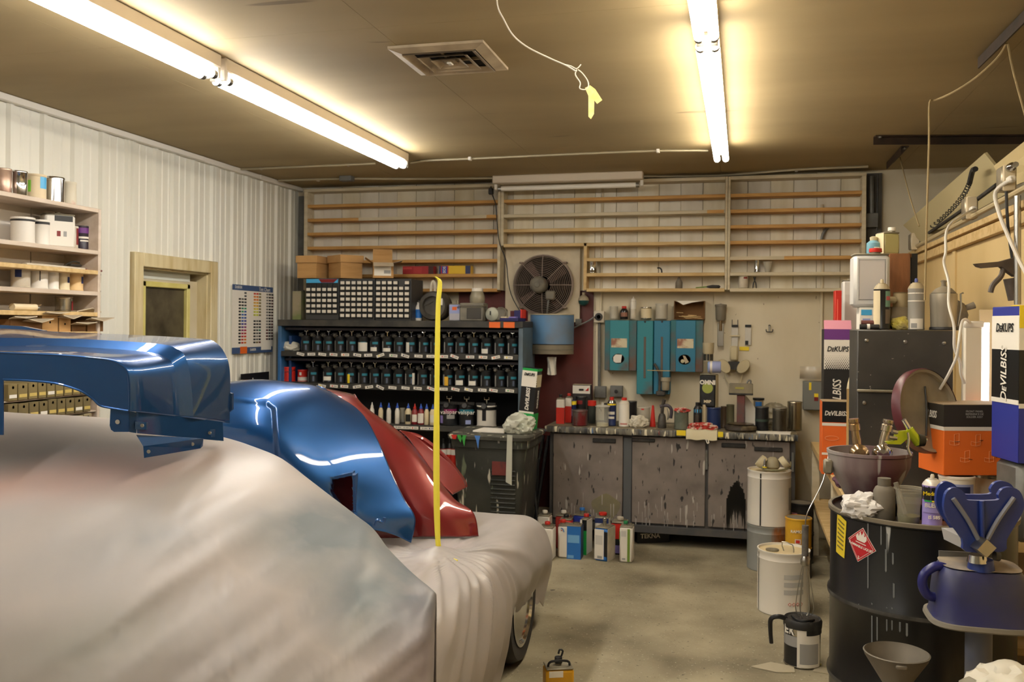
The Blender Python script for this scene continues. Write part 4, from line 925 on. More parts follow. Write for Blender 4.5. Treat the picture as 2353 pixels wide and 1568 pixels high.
mb.grid([[((x_-.5)*.075*(1-.3*(1-zz)), .012*sin(x_*9+zz*3), zz*hh2) for x_ in [i/10 for i in range(11)]] for zz in (0, .2, .4, .6, .8, 1)]); mb.grid([[((x_-.5)*.07, .012*sin(x_*9+zz*3)+.006, zz*hh2+.004) for x_ in [i/10 for i in range(11)]] for zz in (0, .2, .4, .6, .8, 1)])
mb.build('sheet', PAPER, t)
c = at(1341, 691, Y=6.93)
t = thing('ball_float', 'beige and dark teal ball hanging beside the fan', 'ball', (c.x, 6.93, c.z)); rb_ = .042
MB().lathe([(0, -rb_), (rb_*.5, -rb_*.87), (rb_*.87, -rb_*.5), (rb_, 0)], 20).build('lower_half', mat('dark_teal', (24, 68, 66), .4), t)
MB().lathe([(rb_, 0), (rb_*.87, rb_*.5), (rb_*.5, rb_*.87), (.012, rb_), (.012, rb_+.02), (0, rb_+.02)], 20).build('upper_half', mat('ball_beige', (150, 138, 116), .5), t)
# conduits and boxes
def pipe(label, pts, r, m_, Y=YW-.02, nm='conduit', cat='conduit', sm=3):
    P = [at(x, y, Y=Y) for x, y in pts]; t = thing(nm, label, cat, P[0]); MB().tube([p-P[0] for p in P], r, 8, smooth=sm).build('pipe', m_, t); return t
pipe('painted conduit dropping from the shelving to the round box beside the fan', [(1385, 400), (1383, 560), (1380, 722)], .01, WALLW, Y=6.975)
pipe('grey conduit dropping from the round box behind the teal dispenser', [(1377, 740), (1377, 900)], .011, GREYM)
t, w_, h_ = wallbox('grey octagonal junction box beside the left teal dispenser', 'junction_box', 'junction box', 1364, 1388, 715, 742, .05, OFFW)
MB().lathe([(.03, .05), (.03, .056), (.016, .058), (.016, .05)], 16, M=Matrix.Translation((0, 0, h_/2)) @ My).build('socket', DUSTBLK, t)
t, w_, h_ = wallbox('small grey outlet at the lower right corner of the fan panel', 'outlet', 'outlet', 1322, 1336, 733, 748, .03, GREYM)
pipe('grey cable curving from the hood to the junction box', [(1312, 757), (1330, 748), (1352, 738), (1366, 728)], .006, GREYM, Y=6.92, nm='cable', cat='cable')
t = pipe('black cord hanging from a plug at the top of the left shelving', [(1128, 428), (1130, 445), (1139, 470), (1143, 520), (1148, 560), (1163, 600), (1168, 650), (1180, 690), (1208, 735)], .004, BLACK, Y=6.84, nm='cord', cat='cord')
P0 = at(1128, 428, Y=6.84); MB().box(at(1128, 440, Y=6.835)-P0, (.035, .03, .05), b=.006).build('plug', DUSTBLK, t)
t, w_, h_ = wallbox('left of two grey square switch boxes above the bench', 'switch_box', 'switch', 1366, 1392, 888, 915, .05, GREYM)
t, w_, h_ = wallbox('right of two grey square switch boxes above the bench', 'switch_box', 'switch', 1402, 1430, 887, 913, .05, GREYM)
MB().lathe([(.014, .05), (.014, .056), (0, .057)], 12, M=Matrix.Translation((0, 0, h_/2)) @ My).build('knob', DUSTBLK, t)
# teal dispensers
TEALM = mat('teal_paint', (44, 128, 140), .5, col2=(98, 76, 64), scale=4.5, lo=.55, hi=.72, detail=6); TEAL2 = mat('teal_blue_paint', (40, 116, 146), .5, col2=(84, 78, 72), scale=3.5, lo=.6, hi=.8, detail=6)
TEALS = mat('teal_side', (40, 104, 112), .5, col2=(104, 72, 56), scale=3.5, lo=.4, hi=.65, detail=6)
def disp(label, pl, pr, pt, pb, m_, kind, fill):
    t, w_, h_ = wallbox(label, 'dispenser', 'dispenser', pl, pr, pt, pb, .1, TEALS if kind == 'oval' else m_)
    t['group'] = 'teal wall dispensers'
    MB().box((-w_*.03 if kind == 'oval' else 0, -.1005-.004, h_/2), (w_*(.6 if kind == 'oval' else .96), .012, h_*.995), b=.002).build('front_plate', m_, t)
    if kind == 'oval':
        MB().lathe([(.034, 0), (0, 0)], 24, M=Matrix.Translation((-w_*.06, -.1115, h_*.24)) @ My, sx=1.2).build('opening', fill[0], t)
        MB().lathe([(.034, 0), (.036, .003), (.038, 0)], 24, M=Matrix.Translation((-w_*.06, -.111, h_*.24)) @ My, sx=1.2, caps=0).build('opening_rim', DUSTBLK, t)
        if fill[1] == 'wipe': MB().prism([(-w_*.06-.036, -.113, h_*.24-.02), (-w_*.06-.02, -.113, h_*.24-.032), (-w_*.06+.02, -.113, h_*.24-.03), (-w_*.06+.028, -.113, h_*.24+.03), (-w_*.06-.02, -.113, h_*.24+.032), (-w_*.06-.038, -.113, h_*.24+.01)], (0, -.003, 0)).build('wipe', PAPER, t)
        else:
            MB().prism([(-w_*.06-.012, -.113, h_*.24+.03), (-w_*.06+.006, -.113, h_*.24+.026), (-w_*.06+.032, -.113, h_*.24-.018), (-w_*.06+.006, -.113, h_*.24-.03)], (0, -.003, 0)).build('wipe', CARDLT, t)
            MB().lathe([(.014, 0), (0, .004)], 14, M=Matrix.Translation((-w_*.06-.014, -.113, h_*.24-.012)) @ My).build('wipe', BEIGE, t)
        MB().box((-w_*.04, -.112, h_*.55), (w_*.5, .002, h_*.18)).build('label', mat('aged_label', (206, 196, 166), .7, col2=(150, 104, 84), scale=9, lo=.5, hi=.62), t)
    else:
        MB().box((0, -.111, h_*.5), (w_*.14, .003, h_*.56), b=.001).build('slot', mat('slot_grey', (96, 86, 76), .6), t)
        MB().lathe([(.008, 0), (0, .003)], 12, M=Matrix.Translation((0, -.111, h_*.985)) @ My).build('rivet', DUSTBLK, t)
    return t
disp('wide teal dispenser with a white wipe in its oval opening, leftmost', 1390, 1462, 736, 853, TEALM, 'oval', (BLACK, 'wipe'))
disp('tall narrow teal dispenser with a slot, next to the leftmost wide one', 1464, 1500, 737, 907, TEALM, 'slot', None)
disp('tall narrow teal dispenser with scribbled marks behind the hanging spray gun', 1503, 1539, 737, 907, TEAL2, 'slot', None)
t = disp('wide blue teal dispenser with crumpled wipes in its oval opening, rightmost', 1541, 1615, 736, 856, TEAL2, 'oval', (mat('dark_fill', (52, 48, 42), .8), 'rag'))
ZD = zat(735, 1480, YW-.1)+.004; YD = YW-.055
tinY(1401, 1420, 704, ZD, YD, 'clear_cup', 'clear plastic cup on the leftmost teal dispenser', cat='cup', body=FROST, top='open', lid=FROST)
x = xat(1434, YD, ZD); bottle('bottle', 'small black bottle with red cap on the leftmost teal dispenser', (x, YD, ZD), [(.028, 0), (.031, .004), (.031, .06), (.018, .08), (.014, .083)], mat('black_gloss', (30, 27, 26), .25), [(.018, .08), (.018, .098), (0, .098)], RED, labels=((.0316, .018, .05, .1, 1.8, mat('brown_label', (140, 96, 76), .6)),))
x = xat(1455, YD, ZD); aero('caulk_tube', 'tall white tube standing between the left teal dispensers', (x, YD, ZD), .022, zat(682, 1455, YD)-ZD, body=OFFW, labels=((.45, .78, 0, 5, WHITE),), dome=WHITE, cap=WHITE, cat='tube')
tinY(1473, 1497, 706, ZD, YD, 'paint_can', 'small cream labelled tin on the tall narrow teal dispenser', body=TIN, labels=((.1, .9, 0, 4.6, CREAM),))
tinY(1506, 1534, 698, ZD, YD, 'clear_tub', 'frosted plastic tub on the tall teal dispenser with marks', cat='tub', body=FROST, lid=OFFW, top='open')
# box of stir sticks
a, q = at(1549, 690, Y=YD-.05), at(1619, 733, Y=YD-.05); w_ = q.x-a.x
t = thing('stick_box', 'open cardboard box of wooden stir sticks on the rightmost teal dispenser', 'box', ((a.x+q.x)/2, YD, ZD)); hh = a.z-q.z
mb = MB(); mb.box((0, .05, hh/2), (w_, .004, hh)); mb.box((0, 0, .002), (w_, .1, .004)); mb.box((0, 0, hh-.002), (w_, .1, .004))
for s_ in (-1, 1): mb.box((s_*(w_/2-.002), 0, hh/2), (.004, .1, hh))
mb.build('box', CARDDK, t)
for i in range(18):
    a = rnd.uniform(-.5, .5); xx = rnd.uniform(-w_*.36, w_*.36); zz = .008+rnd.random()*.03*(1-xx/w_*1.4)
    MB().box((xx, -.02-rnd.random()*.02, zz), (.045, .05, .004), M=None).build('stick', WOODY, t).rotation_euler = (0, a*.25, 0)
MB().prism([(-w_*.45, -.052, hh), (w_*.45, -.052, hh), (w_*.1, -.056, hh-.012), (-w_*.2, -.056, hh-.03), (-w_*.35, -.054, hh-.01)], (0, .002, 0)).build('torn_flap', PAPER, t)
# spray gun hanging on the tall dispenser
c = at(1515, 880, Y=6.82)
t = thing('spray_gun', 'paint crusted spray gun with a grey cup hanging on the tall teal dispenser', 'spray gun', (c.x, 6.83, c.z-.1)); CR = mat('crusted_metal', (86, 82, 76), .5, .4, col2=(50, 46, 44), scale=20)
MB().tube([(-.04, 0, .24), (-.015, 0, .2), (.002, 0, .15), (.0, 0, .0)], .011, 8, smooth=4).build('barrel', CR, t)
MB().lathe([(.024, .045), (.028, .05), (.03, .11), (.036, .112), (.036, .14), (0, .142)], 18, c=(.045, 0, 0)).build('cup', mat('cup_grey', (160, 150, 128), .5), t)
MB().tube([(-.09, -.01, .19), (.08, -.01, .19)], .003, 6).build('hook_wire', WOODY, t)
MB().box((.01, 0, .02), (.07, .03, .04), b=.008).build('body', CR, t)
# tools on the wall
c = at(1656, 745, Y=6.95)
t = thing('spray_gun', 'grey cup spray gun hanging beside the rightmost teal dispenser', 'spray gun', (c.x, 6.94, at(1656, 796, Y=6.95).z))
h0 = at(1656, 737, Y=6.95).z-t.location.z; h1 = at(1656, 699, Y=6.95).z-t.location.z
MB().lathe([(.03, h0), (.036, h0+.01), (.039, h1-.02), (.043, h1-.018), (.043, h1-.004), (.012, h1), (0, h1+.004)], 20).build('cup', mat('cup_dark_grey', (120, 113, 98), .55), t)
MB().box((0, 0, h0*.45), (.045, .02, h0*.9), b=.003).build('bracket', STEEL, t); MB().cyl((0, -.012, h0*.6), (0, -.012, h0+.01), .012, n=10).build('neck', mat('gun_brass', (130, 110, 80), .4, .7), t)
t, w_, h_ = wallbox('white and black tool clip plate with prongs, left of two', 'clip_plate', 'clip', 1681, 1696, 748, 797, .012, mat('clip_white', (200, 196, 186), .5), Y=YW)
MB().box((0, -.014, h_*.97), (w_, .008, .018)).build('clamp', BLACK, t); mb = MB()
for s_ in (-1, 1): mb.box((s_*w_*.42, -.012, h_+.02), (.005, .005, .045))
mb.build('prongs', BLACK, t); MB().box((0, -.018, h_*.5), (w_*1.5, .012, .012), b=.003).build('strap', BEIGE, t)
t, w_, h_ = wallbox('white and black tool clip card, right of two', 'clip_plate', 'clip', 1712, 1726, 746, 794, .01, mat('clip_white', (200, 196, 186)), Y=YW)
MB().box((0, -.012, h_*.93), (w_, .008, .018)).build('clamp', BLACK, t); MB().box((-w_*.2, -.0105, h_*.12), (w_*.5, .001, h_*.2)).build('stain', BLACK, t)
for i, (pl, pr) in enumerate(((1683, 1695), (1699, 1721))):
    t, _, _ = wallbox(['short strip', 'longer strip'][i]+' of yellow tape stuck below the clip plates', 'tape_strip', 'tape', pl, pr, 797, 806, .0015, YELLOW, b=0, Y=YW)
c = at(1768, 757, Y=6.97)
t = thing('coat_hook', 'small black double hook screwed to the bare wall', 'hook', (c.x, YW-.005, c.z))
MB().lathe([(.009, 0), (.009, .004), (0, .006)], 12, M=Matrix.Translation((0, 0, .025)) @ My).build('plate', BLACK, t)
MB().tube([(-.024, -.02, 0), (-.02, -.02, -.018), (0, -.015, -.02), (.02, -.02, -.018), (.024, -.02, 0)], .0035, 6, smooth=3).build('hooks', BLACK, t); MB().box((0, -.008, .002), (.014, .01, .05), b=.002).build('stem', STEEL, t)
c = at(1686, 838, Y=6.9)
t = thing('cup_holder', 'cream wall mounted respirator with two side filters above the scale', 'respirator', (c.x, YW-.01, c.z-.06))
MB().box((0, -.02, .14), (.06, .035, .11), b=.012).build('body', BEIGE, t)
mb = MB()
for s_ in (-1, 1): mb.lathe([(.0, -.02), (.036, -.018), (.04, .0), (.036, .018), (0, .02)], 16, M=Matrix.Translation((s_*.068, -.04, .045)) @ Matrix.Rotation(s_*.7, 4, 'Y') @ Matrix.Rotation(pi/2, 4, 'X'), sy=1.5)
mb.build('filters', BEIGE, t); MB().prism([(-.04, -.045, .08), (.04, -.045, .08), (.06, -.045, .03), (0, -.05, .02), (-.06, -.045, .03)], (0, .03, 0)).build('face_piece', DUSTBLK, t)
MB().tube([(-.07, -.03, .02), (-.05, -.03, -.06), (0, -.03, -.11), (.05, -.03, -.06), (.07, -.03, .02)], .004, 6, smooth=4).build('strap', BEIGE, t)
pipe('thin painted conduit on the bare wall right of the hook', [(1889, 470), (1890, 600), (1888, 700), (1887, 860)], .011, WALLW, Y=6.975)
t, w_, h_ = wallbox('grey electrical breaker box with a yellow tape strip on the wall', 'breaker_box', 'breaker box', 1846, 1890, 877, 944, .09, mat('breaker_grey', (116, 118, 114), .5))
MB().box((0, -.094, h_/2), (w_*.97, .008, h_*.97), b=.003).build('door', mat('breaker_grey', (116, 118, 114)), t)
for nm, x, z, sx, sz, m_ in (('tape', -.02, .84, .016, .055, YELLOW), ('badge', .022, .53, .028, .026, YELLOW), ('badge', .022, .4, .028, .028, DKRED)): MB().box((x, -.099, h_*z), (sx, .0015, sz)).build(nm, m_, t)
a, q = at(1838, 846, Y=6.86), at(1886, 876, Y=6.86)
t = thing('paper_sheet', 'curled shiny plastic sheet propped above the breaker box', 'plastic sheet', ((a.x+q.x)/2, 6.88, q.z+.012))
mb = MB(); mb.grid([[((u-.5)*(q.x-a.x), -.03*sin(v*2.5)+.01*sin(u*6), v*(a.z-q.z)) for u in [i/8 for i in range(9)]] for v in [i/6 for i in range(7)]]); mb.build('sheet', mat('shiny_film', (190, 182, 164), .25), t)
# grey box and pipe right of the shelving
a = xat(2012, 6.9, 2.1)
pipe('grey conduit from the ceiling down to the box right of the shelving', [(2002, 405), (2003, 490)], .016, GREYM, Y=6.93)
pipe('second thin dark conduit right of the shelving', [(2018, 400), (2016, 470), (2015, 530)], .006, DUSTBLK, Y=6.93)
t, w_, h_ = wallbox('dark grey junction box on the wall right of the shelving', 'junction_box', 'junction box', 1990, 2018, 490, 522, .07, GREYM)
pipe('bent grey conduit passing behind the right shelves', [(1887, 556), (1889, 545), (1893, 535), (1902, 524), (1920, 520), (1990, 520)], .011, GREYM, Y=6.955)
struct(MB().box((xat(2008, 6.98, 2), 6.985, 1.6), (.1, .02, 2.1)).build('trim_3', mat('trim_grey', (92, 90, 86), .6)))
# bits on the shelving
def stin(pl, pr, pt, k, label, **kw): return tinY(pl, pr, pt, SZ[k]+.0005, YS+.05, 'paint_can', label, **kw)
stin(1351, 1372, 600, 5, 'bare shiny tin at the left of the middle shelving', body=CHROME)
stin(1733, 1746, 597, 5, 'small shiny tin in the right shelving beside a plastic scoop', body=CHROME)
stin(1697, 1720, 634, 6, 'dusty white tin on the bottom of the right shelving', body=OFFW, labels=((.75, .9, .4, .8, DKRED),))
p = (xat(1764, YS+.05, 1.95), YS+.05, SZ[5]+.0005)
bottle('scoop', 'translucent plastic cone cup beside the small tin in the right shelving', p, [(.014, 0), (.018, .003), (.032, .075), (.033, .078)], FROST, cat='cup')
p = (xat(1560, YS+.05, 1.83), YS+.05, SZ[6]+.0005)
bottle('glue_bottle', 'grey cone topped bottle on the bottom of the middle shelving', p, [(.024, 0), (.026, .004), (.026, .045), (.016, .065), (.005, .085), (0, .09)], mat('grey_bottle', (112, 104, 90), .6))
x = xat(1640, YS+.04, 1.83); t = thing('brush', 'small dark paint brush lying in the middle shelving', 'brush', (x, YS+.04, SZ[6]+.0005))
MB().lathe([(0, 0), (.012, .01), (.014, .06), (.006, .1), (0, .1)], 10, sy=.6, M=Matrix.Translation((.05, 0, .012)) @ Matrix.Rotation(-pi/2, 4, 'Y')).build('bristles', DUSTBLK, t); MB().cyl((-.05, 0, .012), (-.13, 0, .005), .005, .004, 8).build('handle', OLIVE, t)
x = xat(1517, YS+.04, 1.94); t = thing('hook', 'bent black hook standing on a middle shelf', 'hook', (x, YS+.04, SZ[5]+.0005))
MB().tube([(.012, 0, .002), (.008, 0, .025), (-.005, 0, .038), (-.022, 0, .037)], .006, 6, smooth=3).build('hook', BLACK, t)
x = xat(1734, YS+.04, 1.83); t = thing('pliers', 'small dark pliers standing in the right shelving', 'pliers', (x, YS+.05, SZ[6]+.0005))
mb = MB(); mb.tube([(-.012, 0, .001), (-.008, 0, .04), (0, 0, .055), (.006, 0, .085)], .004, 6, smooth=3); mb.tube([(.012, 0, .001), (.008, 0, .04), (0, 0, .055), (-.006, 0, .085)], .004, 6, smooth=3); mb.build('jaws', DUSTBLK, t)
# ------------------------------------------------------------------ steel work bench
YN, ZB = 6.4, .817
bx0, bx1 = xat(1252, YN, .83), xat(1834, YN, .83); cx0, cx1 = xat(1262, YN+.03, .6), xat(1828, YN+.03, .6)
bn = thing('work_bench', 'long paint spattered grey steel bench cabinet in front of the back wall', 'bench', ((bx0+bx1)/2, YN, 0)); BC = Vector(((bx0+bx1)/2, YN, 0))
SPL = [((40, 38, 36), 34, .64, (1, 1, .35)), ((176, 170, 160), 26, .67, (1, 1, .18)), ((126, 120, 76), 3, .72, (1, 1, .8)), ((40, 84, 56), 24, .755, (1, 1, .2))]
BEM = mat('bench_grey', (128, 118, 110), .6, col2=(106, 97, 90), scale=6, detail=6, flecks=SPL)
BED = mat('bench_dark', (66, 66, 68), .55, col2=(86, 82, 78), scale=8)
DRIPM = mat('paint_drips', (120, 114, 98), .5, col2=(60, 58, 54), scale=22, lo=.4, hi=.6, stretch=(1, .3, .25), flecks=[((206, 198, 170), 30, .58, (1, .3, .2)), ((70, 96, 130), 24, .66, (1, .3, .2)), ((120, 44, 40), 26, .68, (1, .3, .2)), ((214, 204, 90), 14, .72, (1, .3, .2)), ((30, 30, 32), 34, .6, (1, .3, .2))])
TOPM = mat('bench_top', (134, 122, 96), .7, col2=(96, 88, 74), scale=7, detail=6, flecks=[((170, 160, 130), 20, .62, (1, 1, 1)), ((120, 50, 40), 12, .72, (1, 1, 1))])
zb0 = .13
def bb(nm, c, d, m_, par=None, b=.002): return MB().box(Vector(c)-BC, d, b=b).build(nm, m_, par or bn)
bb('carcass', ((cx0+cx1)/2, (YN+.05+6.9)/2, (zb0+ZB-.03)/2), (cx1-cx0, 6.9-YN-.05, ZB-.03-zb0), BED)
bb('base_rail', ((cx0+cx1)/2, YN+.05, zb0-.01), (cx1-cx0, .06, .05), BED)
for x in (cx0+.03, cx1-.03):
    for y in (YN+.08, 6.85): bb('foot', (x, y, zb0/2-.005), (.05, .05, zb0-.01), BED)
# worktop with a drip-crusted wavy front edge
wt = bb('worktop', ((bx0+bx1)/2, (YN+6.95)/2, ZB-.012), (bx1-bx0, 6.95-YN, .024), TOPM)
mb = MB(); N = 220; top, bot = [], []
for i in range(N+1):
    x = bx0+(bx1-bx0)*i/N; top.append(Vector((x, YN-.006, ZB+.001))-BC); bot.append(Vector((x, YN-.008-.003*rnd.random(), ZB-.036-.006*rnd.random()))-BC)
mid = [Vector((p.x, p.y-.006, p.z-.01)) for p in top]; bk = [Vector((p.x, p.y+.012, p.z)) for p in bot]; tb = [Vector((p.x, p.y+.03, p.z+.0005)) for p in top]
mb.grid([tb, top, mid, bot, bk]); mb.build('paint_crust', DRIPM, wt)
xs_ = [xat(p, YN, .5) for p in (1268, 1430, 1450, 1621, 1626, 1816)]
for k in range(3):
    a, b = xs_[2*k], xs_[2*k+1]; z1 = ZB-.052; z0 = zb0+.03
    d = bb('door', ((a+b)/2, YN+.042, (z0+z1)/2), (b-a-.006, .02, z1-z0), BEM, b=.003)
    g3 = random.Random(20+k); mb = MB()
    for i in range(26):
        xx = a+.02+(b-a-.04)*g3.random()-BC.x; zz = z0+.02+.17*g3.random()**1.5; ln = .03+.07*g3.random(); ln = min(ln, zz-z0+.02); q_ = .0012+.0035*g3.random()
        mb.prism([(xx-q_, .0318, zz), (xx, .0318, zz+q_*2), (xx+q_, .0318, zz), (xx+q_*.6, .0318, zz-ln), (xx-q_*.6, .0318, zz-ln)], (0, -.0006, 0))
    o = mb.build('paint_drips', mat('pale_drips', (158, 152, 144), .6), d, smooth=0); o['kind'] = 'stuff'
    if k == 0:
        c = at(1392, 1160, Y=YN+.03)-BC
        MB().prism([(c.x+.1*cos(q)*(1+.12*sin(3*q)), .0319, c.z+.09*sin(q)*(1+.1*cos(4*q))-.02) for q in [i*2*pi/24 for i in range(24)]], (0, -.0005, 0)).build('paint_patch', mat('olive_patch', (124, 117, 86), .6, col2=(112, 104, 84), scale=12), d, smooth=0)
    if k == 2:   # black paint spill
        mb = MB(); g2 = random.Random(5)
        c = at(1692, 1105, Y=YN+.03)-BC
        for i in range(16):
            xx = c.x-.06+.118*i/15; top_ = c.z-((xx-c.x)/.06)**2*.11-.02*g2.random(); ln = .2+.1*g2.random()-((xx-c.x)/.06)**2*.06
            mb.prism([(xx-.0055, .031, top_), (xx+.0055, .031, top_), (xx+.0058, .031, top_-ln*.7), (xx+.001, .031, top_-ln), (xx-.001, .031, top_-ln), (xx-.0058, .031, top_-ln*.7)], (0, -.0012, 0))
        mb.build('paint_spill', mat('black_spill', (16, 15, 14), .3), d, smooth=0)
for (pl, pr, pt, pb) in ((1362, 1415, 1007, 1019), (1452, 1505, 1007, 1017), (1658, 1713, 1018, 1030), (1733, 1798, 1027, 1039)):
    a, q = at(pl, pt, Y=YN+.03), at(pr, pb, Y=YN+.03); bb('handle', ((a.x+q.x)/2, YN+.028, (a.z+q.z)/2), (q.x-a.x, .014, a.z-q.z), DUSTBLK, b=.004)
for px, pt, pb in ((1624, 1034, 1080), (1822, 1040, 1085)):
    a, q = at(px, pt, Y=YN+.03), at(px, pb, Y=YN+.03); bb('latch', (a.x, YN+.028, (a.z+q.z)/2), (.016, .014, a.z-q.z), GREYM, b=.003)
bb('stile', ((xs_[1]+xs_[2])/2, YN+.046, (ZB-.05+zb0)/2), (xs_[2]-xs_[1]-.004, .012, ZB-.08-zb0), mat('stile_grey', (84, 86, 88), .5))

# ------------------------------------------------------------------ on the bench
zb = ZB+.0015
def bt_(pl, pr, pt, label, Y=6.532, z=zb, nm='paint_can', **k): return tinY(pl, pr, pt, z, Y, nm, label, **k)
RWP = (('f', 0, 1, .0, .66, RED), ('r', 0, 1, 0, .66, mat('red_side', (170, 60, 48), .5)))
x, w_ = spanY(1279, 1297, 6.612, zb); fcan('oblong_can', 'red and white oblong can with black cap at the left end of the bench', (x, 6.612, zb), w_, .075, zat(917, 1290, 6.612)-zb, rz=R(6), panels=RWP, cap=BLACK, capr=.012, handle=False)
x, w_ = spanY(1300, 1314, 6.708, zb); fcan('oblong_can', 'red and white oblong can with red cap behind the first one on the bench', (x, 6.708, zb), w_, .07, zat(914, 1307, 6.708)-zb, panels=RWP, cap=RED, capr=.013, handle=False)
bt_(1312, 1324, 920, 'narrow navy and yellow tin on the bench behind the drippy can', Y=6.708, body=NAVY, labels=((.8, .97, 0, 6.2, YELLOW), (.3, .6, 0, 1.6, LTBLUE)))
bt_(1323, 1349, 911, 'tall black tin with red print behind the drippy can on the bench', Y=6.772, body=BL2, labels=((.7, .85, -.3, 1.2, DKRED), (.1, .3, 0, 3, NAVY)))
MAR = mat('maroon_drip_can', (104, 92, 86), .45, .4, col2=(112, 30, 34), scale=9, lo=.5, hi=.6, stretch=(1, 1, .5))
bt_(1315, 1350, 942, 'dented open can covered with maroon drips on the bench', Y=6.516, body=MAR, top='open', lid=DKRED, rim=MAR)
x = xat(1360, 6.692, zb); bottle('cup', 'dark glass cup under a red lid on the bench', (x, 6.692, zb), [(.026, 0), (.028, .004), (.03, .13)], mat('dark_glass', (58, 62, 58), .15), [(.032, .13), (.032, .165), (.028, .168), (0, .168)], RED, capname='lid')
x, w_ = spanY(1316, 1356, 6.804, 1.2); t = carton('spray_gun_box', 'white machine with red triangle resting on tins at the bench back', (x, 6.852, zb), w_, .08, zat(884, 1336, 6.852)-zb, 0, mat('dark_box', (44, 40, 40), .6), panels=(('f', 0, 1, .76, .98, WHITE), ('t', 0, 1, 0, 1, BEIGE)), cat='machine')
MB().prism([(.03, -.043, .23), (.055, -.043, .23), (.055, -.043, .255)], (0, -.001, 0)).build('triangle', RED, t); MB().box((0, -.046, .238), (.035, .01, .012), b=.003).build('grip', BLACK, t)
x, w_ = spanY(1369, 1400, 6.500, zb); h = zat(935, 1385, 6.500)-zb
t = thing('clear_cup', 'clear mixing cup with white lid and a little liquid at the bench front', 'cup', (x, 6.500, zb)); r = w_/2
MB().lathe([(r*.9, 0), (r*.92, .002), (r, h)], 22, caps=1).build('cup', GLASS, t); MB().lathe([(r*1.08, h), (r*1.1, h+.006), (r*.7, h+.012), (r*.18, h+.014), (r*.16, h+.03), (0, h+.03)], 22).build('lid', mat('milky', (205, 200, 188), .4, alpha=.85), t); MB().lathe([(r*.88, .003), (r*.9, .025), (0, .025)], 22).build('liquid', mat('pale_liquid', (190, 184, 150), .3), t)
x = xat(1406, 6.596, zb); aero('spray_can', 'navy blue can with yellow ring and red cap on the bench', (x, 6.580, zb), (xat(1416, 6.580)-xat(1396, 6.580))/2, zat(913, 1405, 6.580)-zb, body=NAVY, labels=((.72, .79, 0, 6.2, YELLOW), (.4, .5, 0, 1.7, PAPER), (.25, .33, 0, 1.5, PAPER)), cap=RED, nozzle=False)
bt_(1388, 1416, 927, 'black tin with a dusty lid behind the navy can', Y=6.756, body=BL2, lid=DUSTY)
x = xat(1434, 6.548, zb); aero('solvent_can', 'white can with red screw cap standing at the bench front', (x, 6.548, zb), (xat(1447, 6.548)-xat(1423, 6.548))/2, zat(914, 1434, 6.548)-zb, body=WHITE, labels=((.06, .78, 0, 2.6, PAPER), (.08, .13, 0, 1.4, mat('hazard_pink', (200, 130, 120), .6))), cap=RED, nozzle=False, dome=OFFW, cat='can')
bt_(1436, 1463, 922, 'black tin with a dusty lid behind the white solvent can', Y=6.692, body=BL2, lid=DUSTY)
o = lump('rag', mat('rag_white', (206, 198, 178), .8), None, r=.05, seed=11, sq=(1.1, .8, .95), loc=(xat(1468, 6.532, .87), 6.532, zb), amp=.5); tag(o, 'crumpled white paper rag on the bench beside the solvent can', 'rag')
x = xat(1478, 6.708, zb); bt_(1462, 1494, 935, 'clear plastic cup with red dot behind the rag', Y=6.708, body=FROST, top='open', lid=DUSTY, nm='clear_cup', cat='cup', labels=((.85, .97, 0, .4, RED),))
x = xat(1500, 6.612, zb); bottle('paper_cone', 'bright red cone of paper on the bench', (x, 6.612, zb), [(.022, 0), (.02, .02), (.008, .15), (0, .155)], RED, cat='cone')
x = xat(1526, 6.548, zb); t = thing('spray_gun', 'paint crusted spray gun standing upright on the bench', 'spray gun', (x, 6.548, zb))
MB().lathe([(.03, 0), (.032, .01), (.026, .08), (.018, .1)], 14, c=(-.015, 0, 0)).build('cup', CR, t); MB().tube([(-.015, 0, .1), (-.012, 0, .15), (0, 0, .2)], .012, 8, smooth=3).build('neck', CR, t)
MB().tube([(-.03, 0, .15), (.02, 0, .16), (.05, 0, .13), (.045, 0, .07)], .012, 8, smooth=4).build('handle', mat('gun_purple', (66, 58, 66), .5), t); MB().tube([(.02, -.01, .14), (.03, -.015, .1), (.025, -.01, .06)], .004, 6, smooth=3).build('trigger', STEEL, t)
JAR = mat('jar_glass', (92, 98, 86), .2, col2=(120, 122, 108), scale=10)
t = bt_(1549, 1582, 942, 'dirty glass jar topped with red and white shreds', Y=6.516, body=JAR, top='open', lid=DUSTY, nm='glass_jar', cat='jar')
lump('shreds', mat('red_white_shreds', (200, 176, 160), .8, col2=(170, 50, 40), scale=40, lo=.45, hi=.5), None, t, r=.05, seed=3, sq=(1, 1, .35), loc=(0, 0, zat(944, 1565, 6.516)-zb-.01), amp=.5)
x = xat(1603, 6.580, zb); bottle('bottle', 'black bottle with blue bands and black cap on the bench', (x, 6.580, zb), [(.028, 0), (.03, .004), (.03, .14), (.018, .16), (.013, .165)], BL2, [(.016, .162), (.016, .185), (0, .186)], BLACK, labels=((.0306, .115, .138, 0, 6.2, SKYB), (.0306, .005, .022, 0, 6.2, BLUE), (.0306, .03, .1, -.2, 1.0, mat('bottle_print', (70, 62, 54), .5))))
bt_(1614, 1622, 930, 'narrow cream tube beside the black bottle on the bench', Y=6.612, body=CREAM, nm='tube', cat='tube')
t = bt_(1624, 1656, 936, 'dark blue tin under the stacked tins on the bench', Y=6.628, body=mat('blue_tin', (30, 48, 92), .35)); zt = zat(936, 1640, 6.628)
bt_(1656, 1669, 934, 'brown tin right of the dark blue tin', Y=6.692, body=mat('brown_tin', (74, 60, 46), .4), nm='tin', lid=DUSTY)
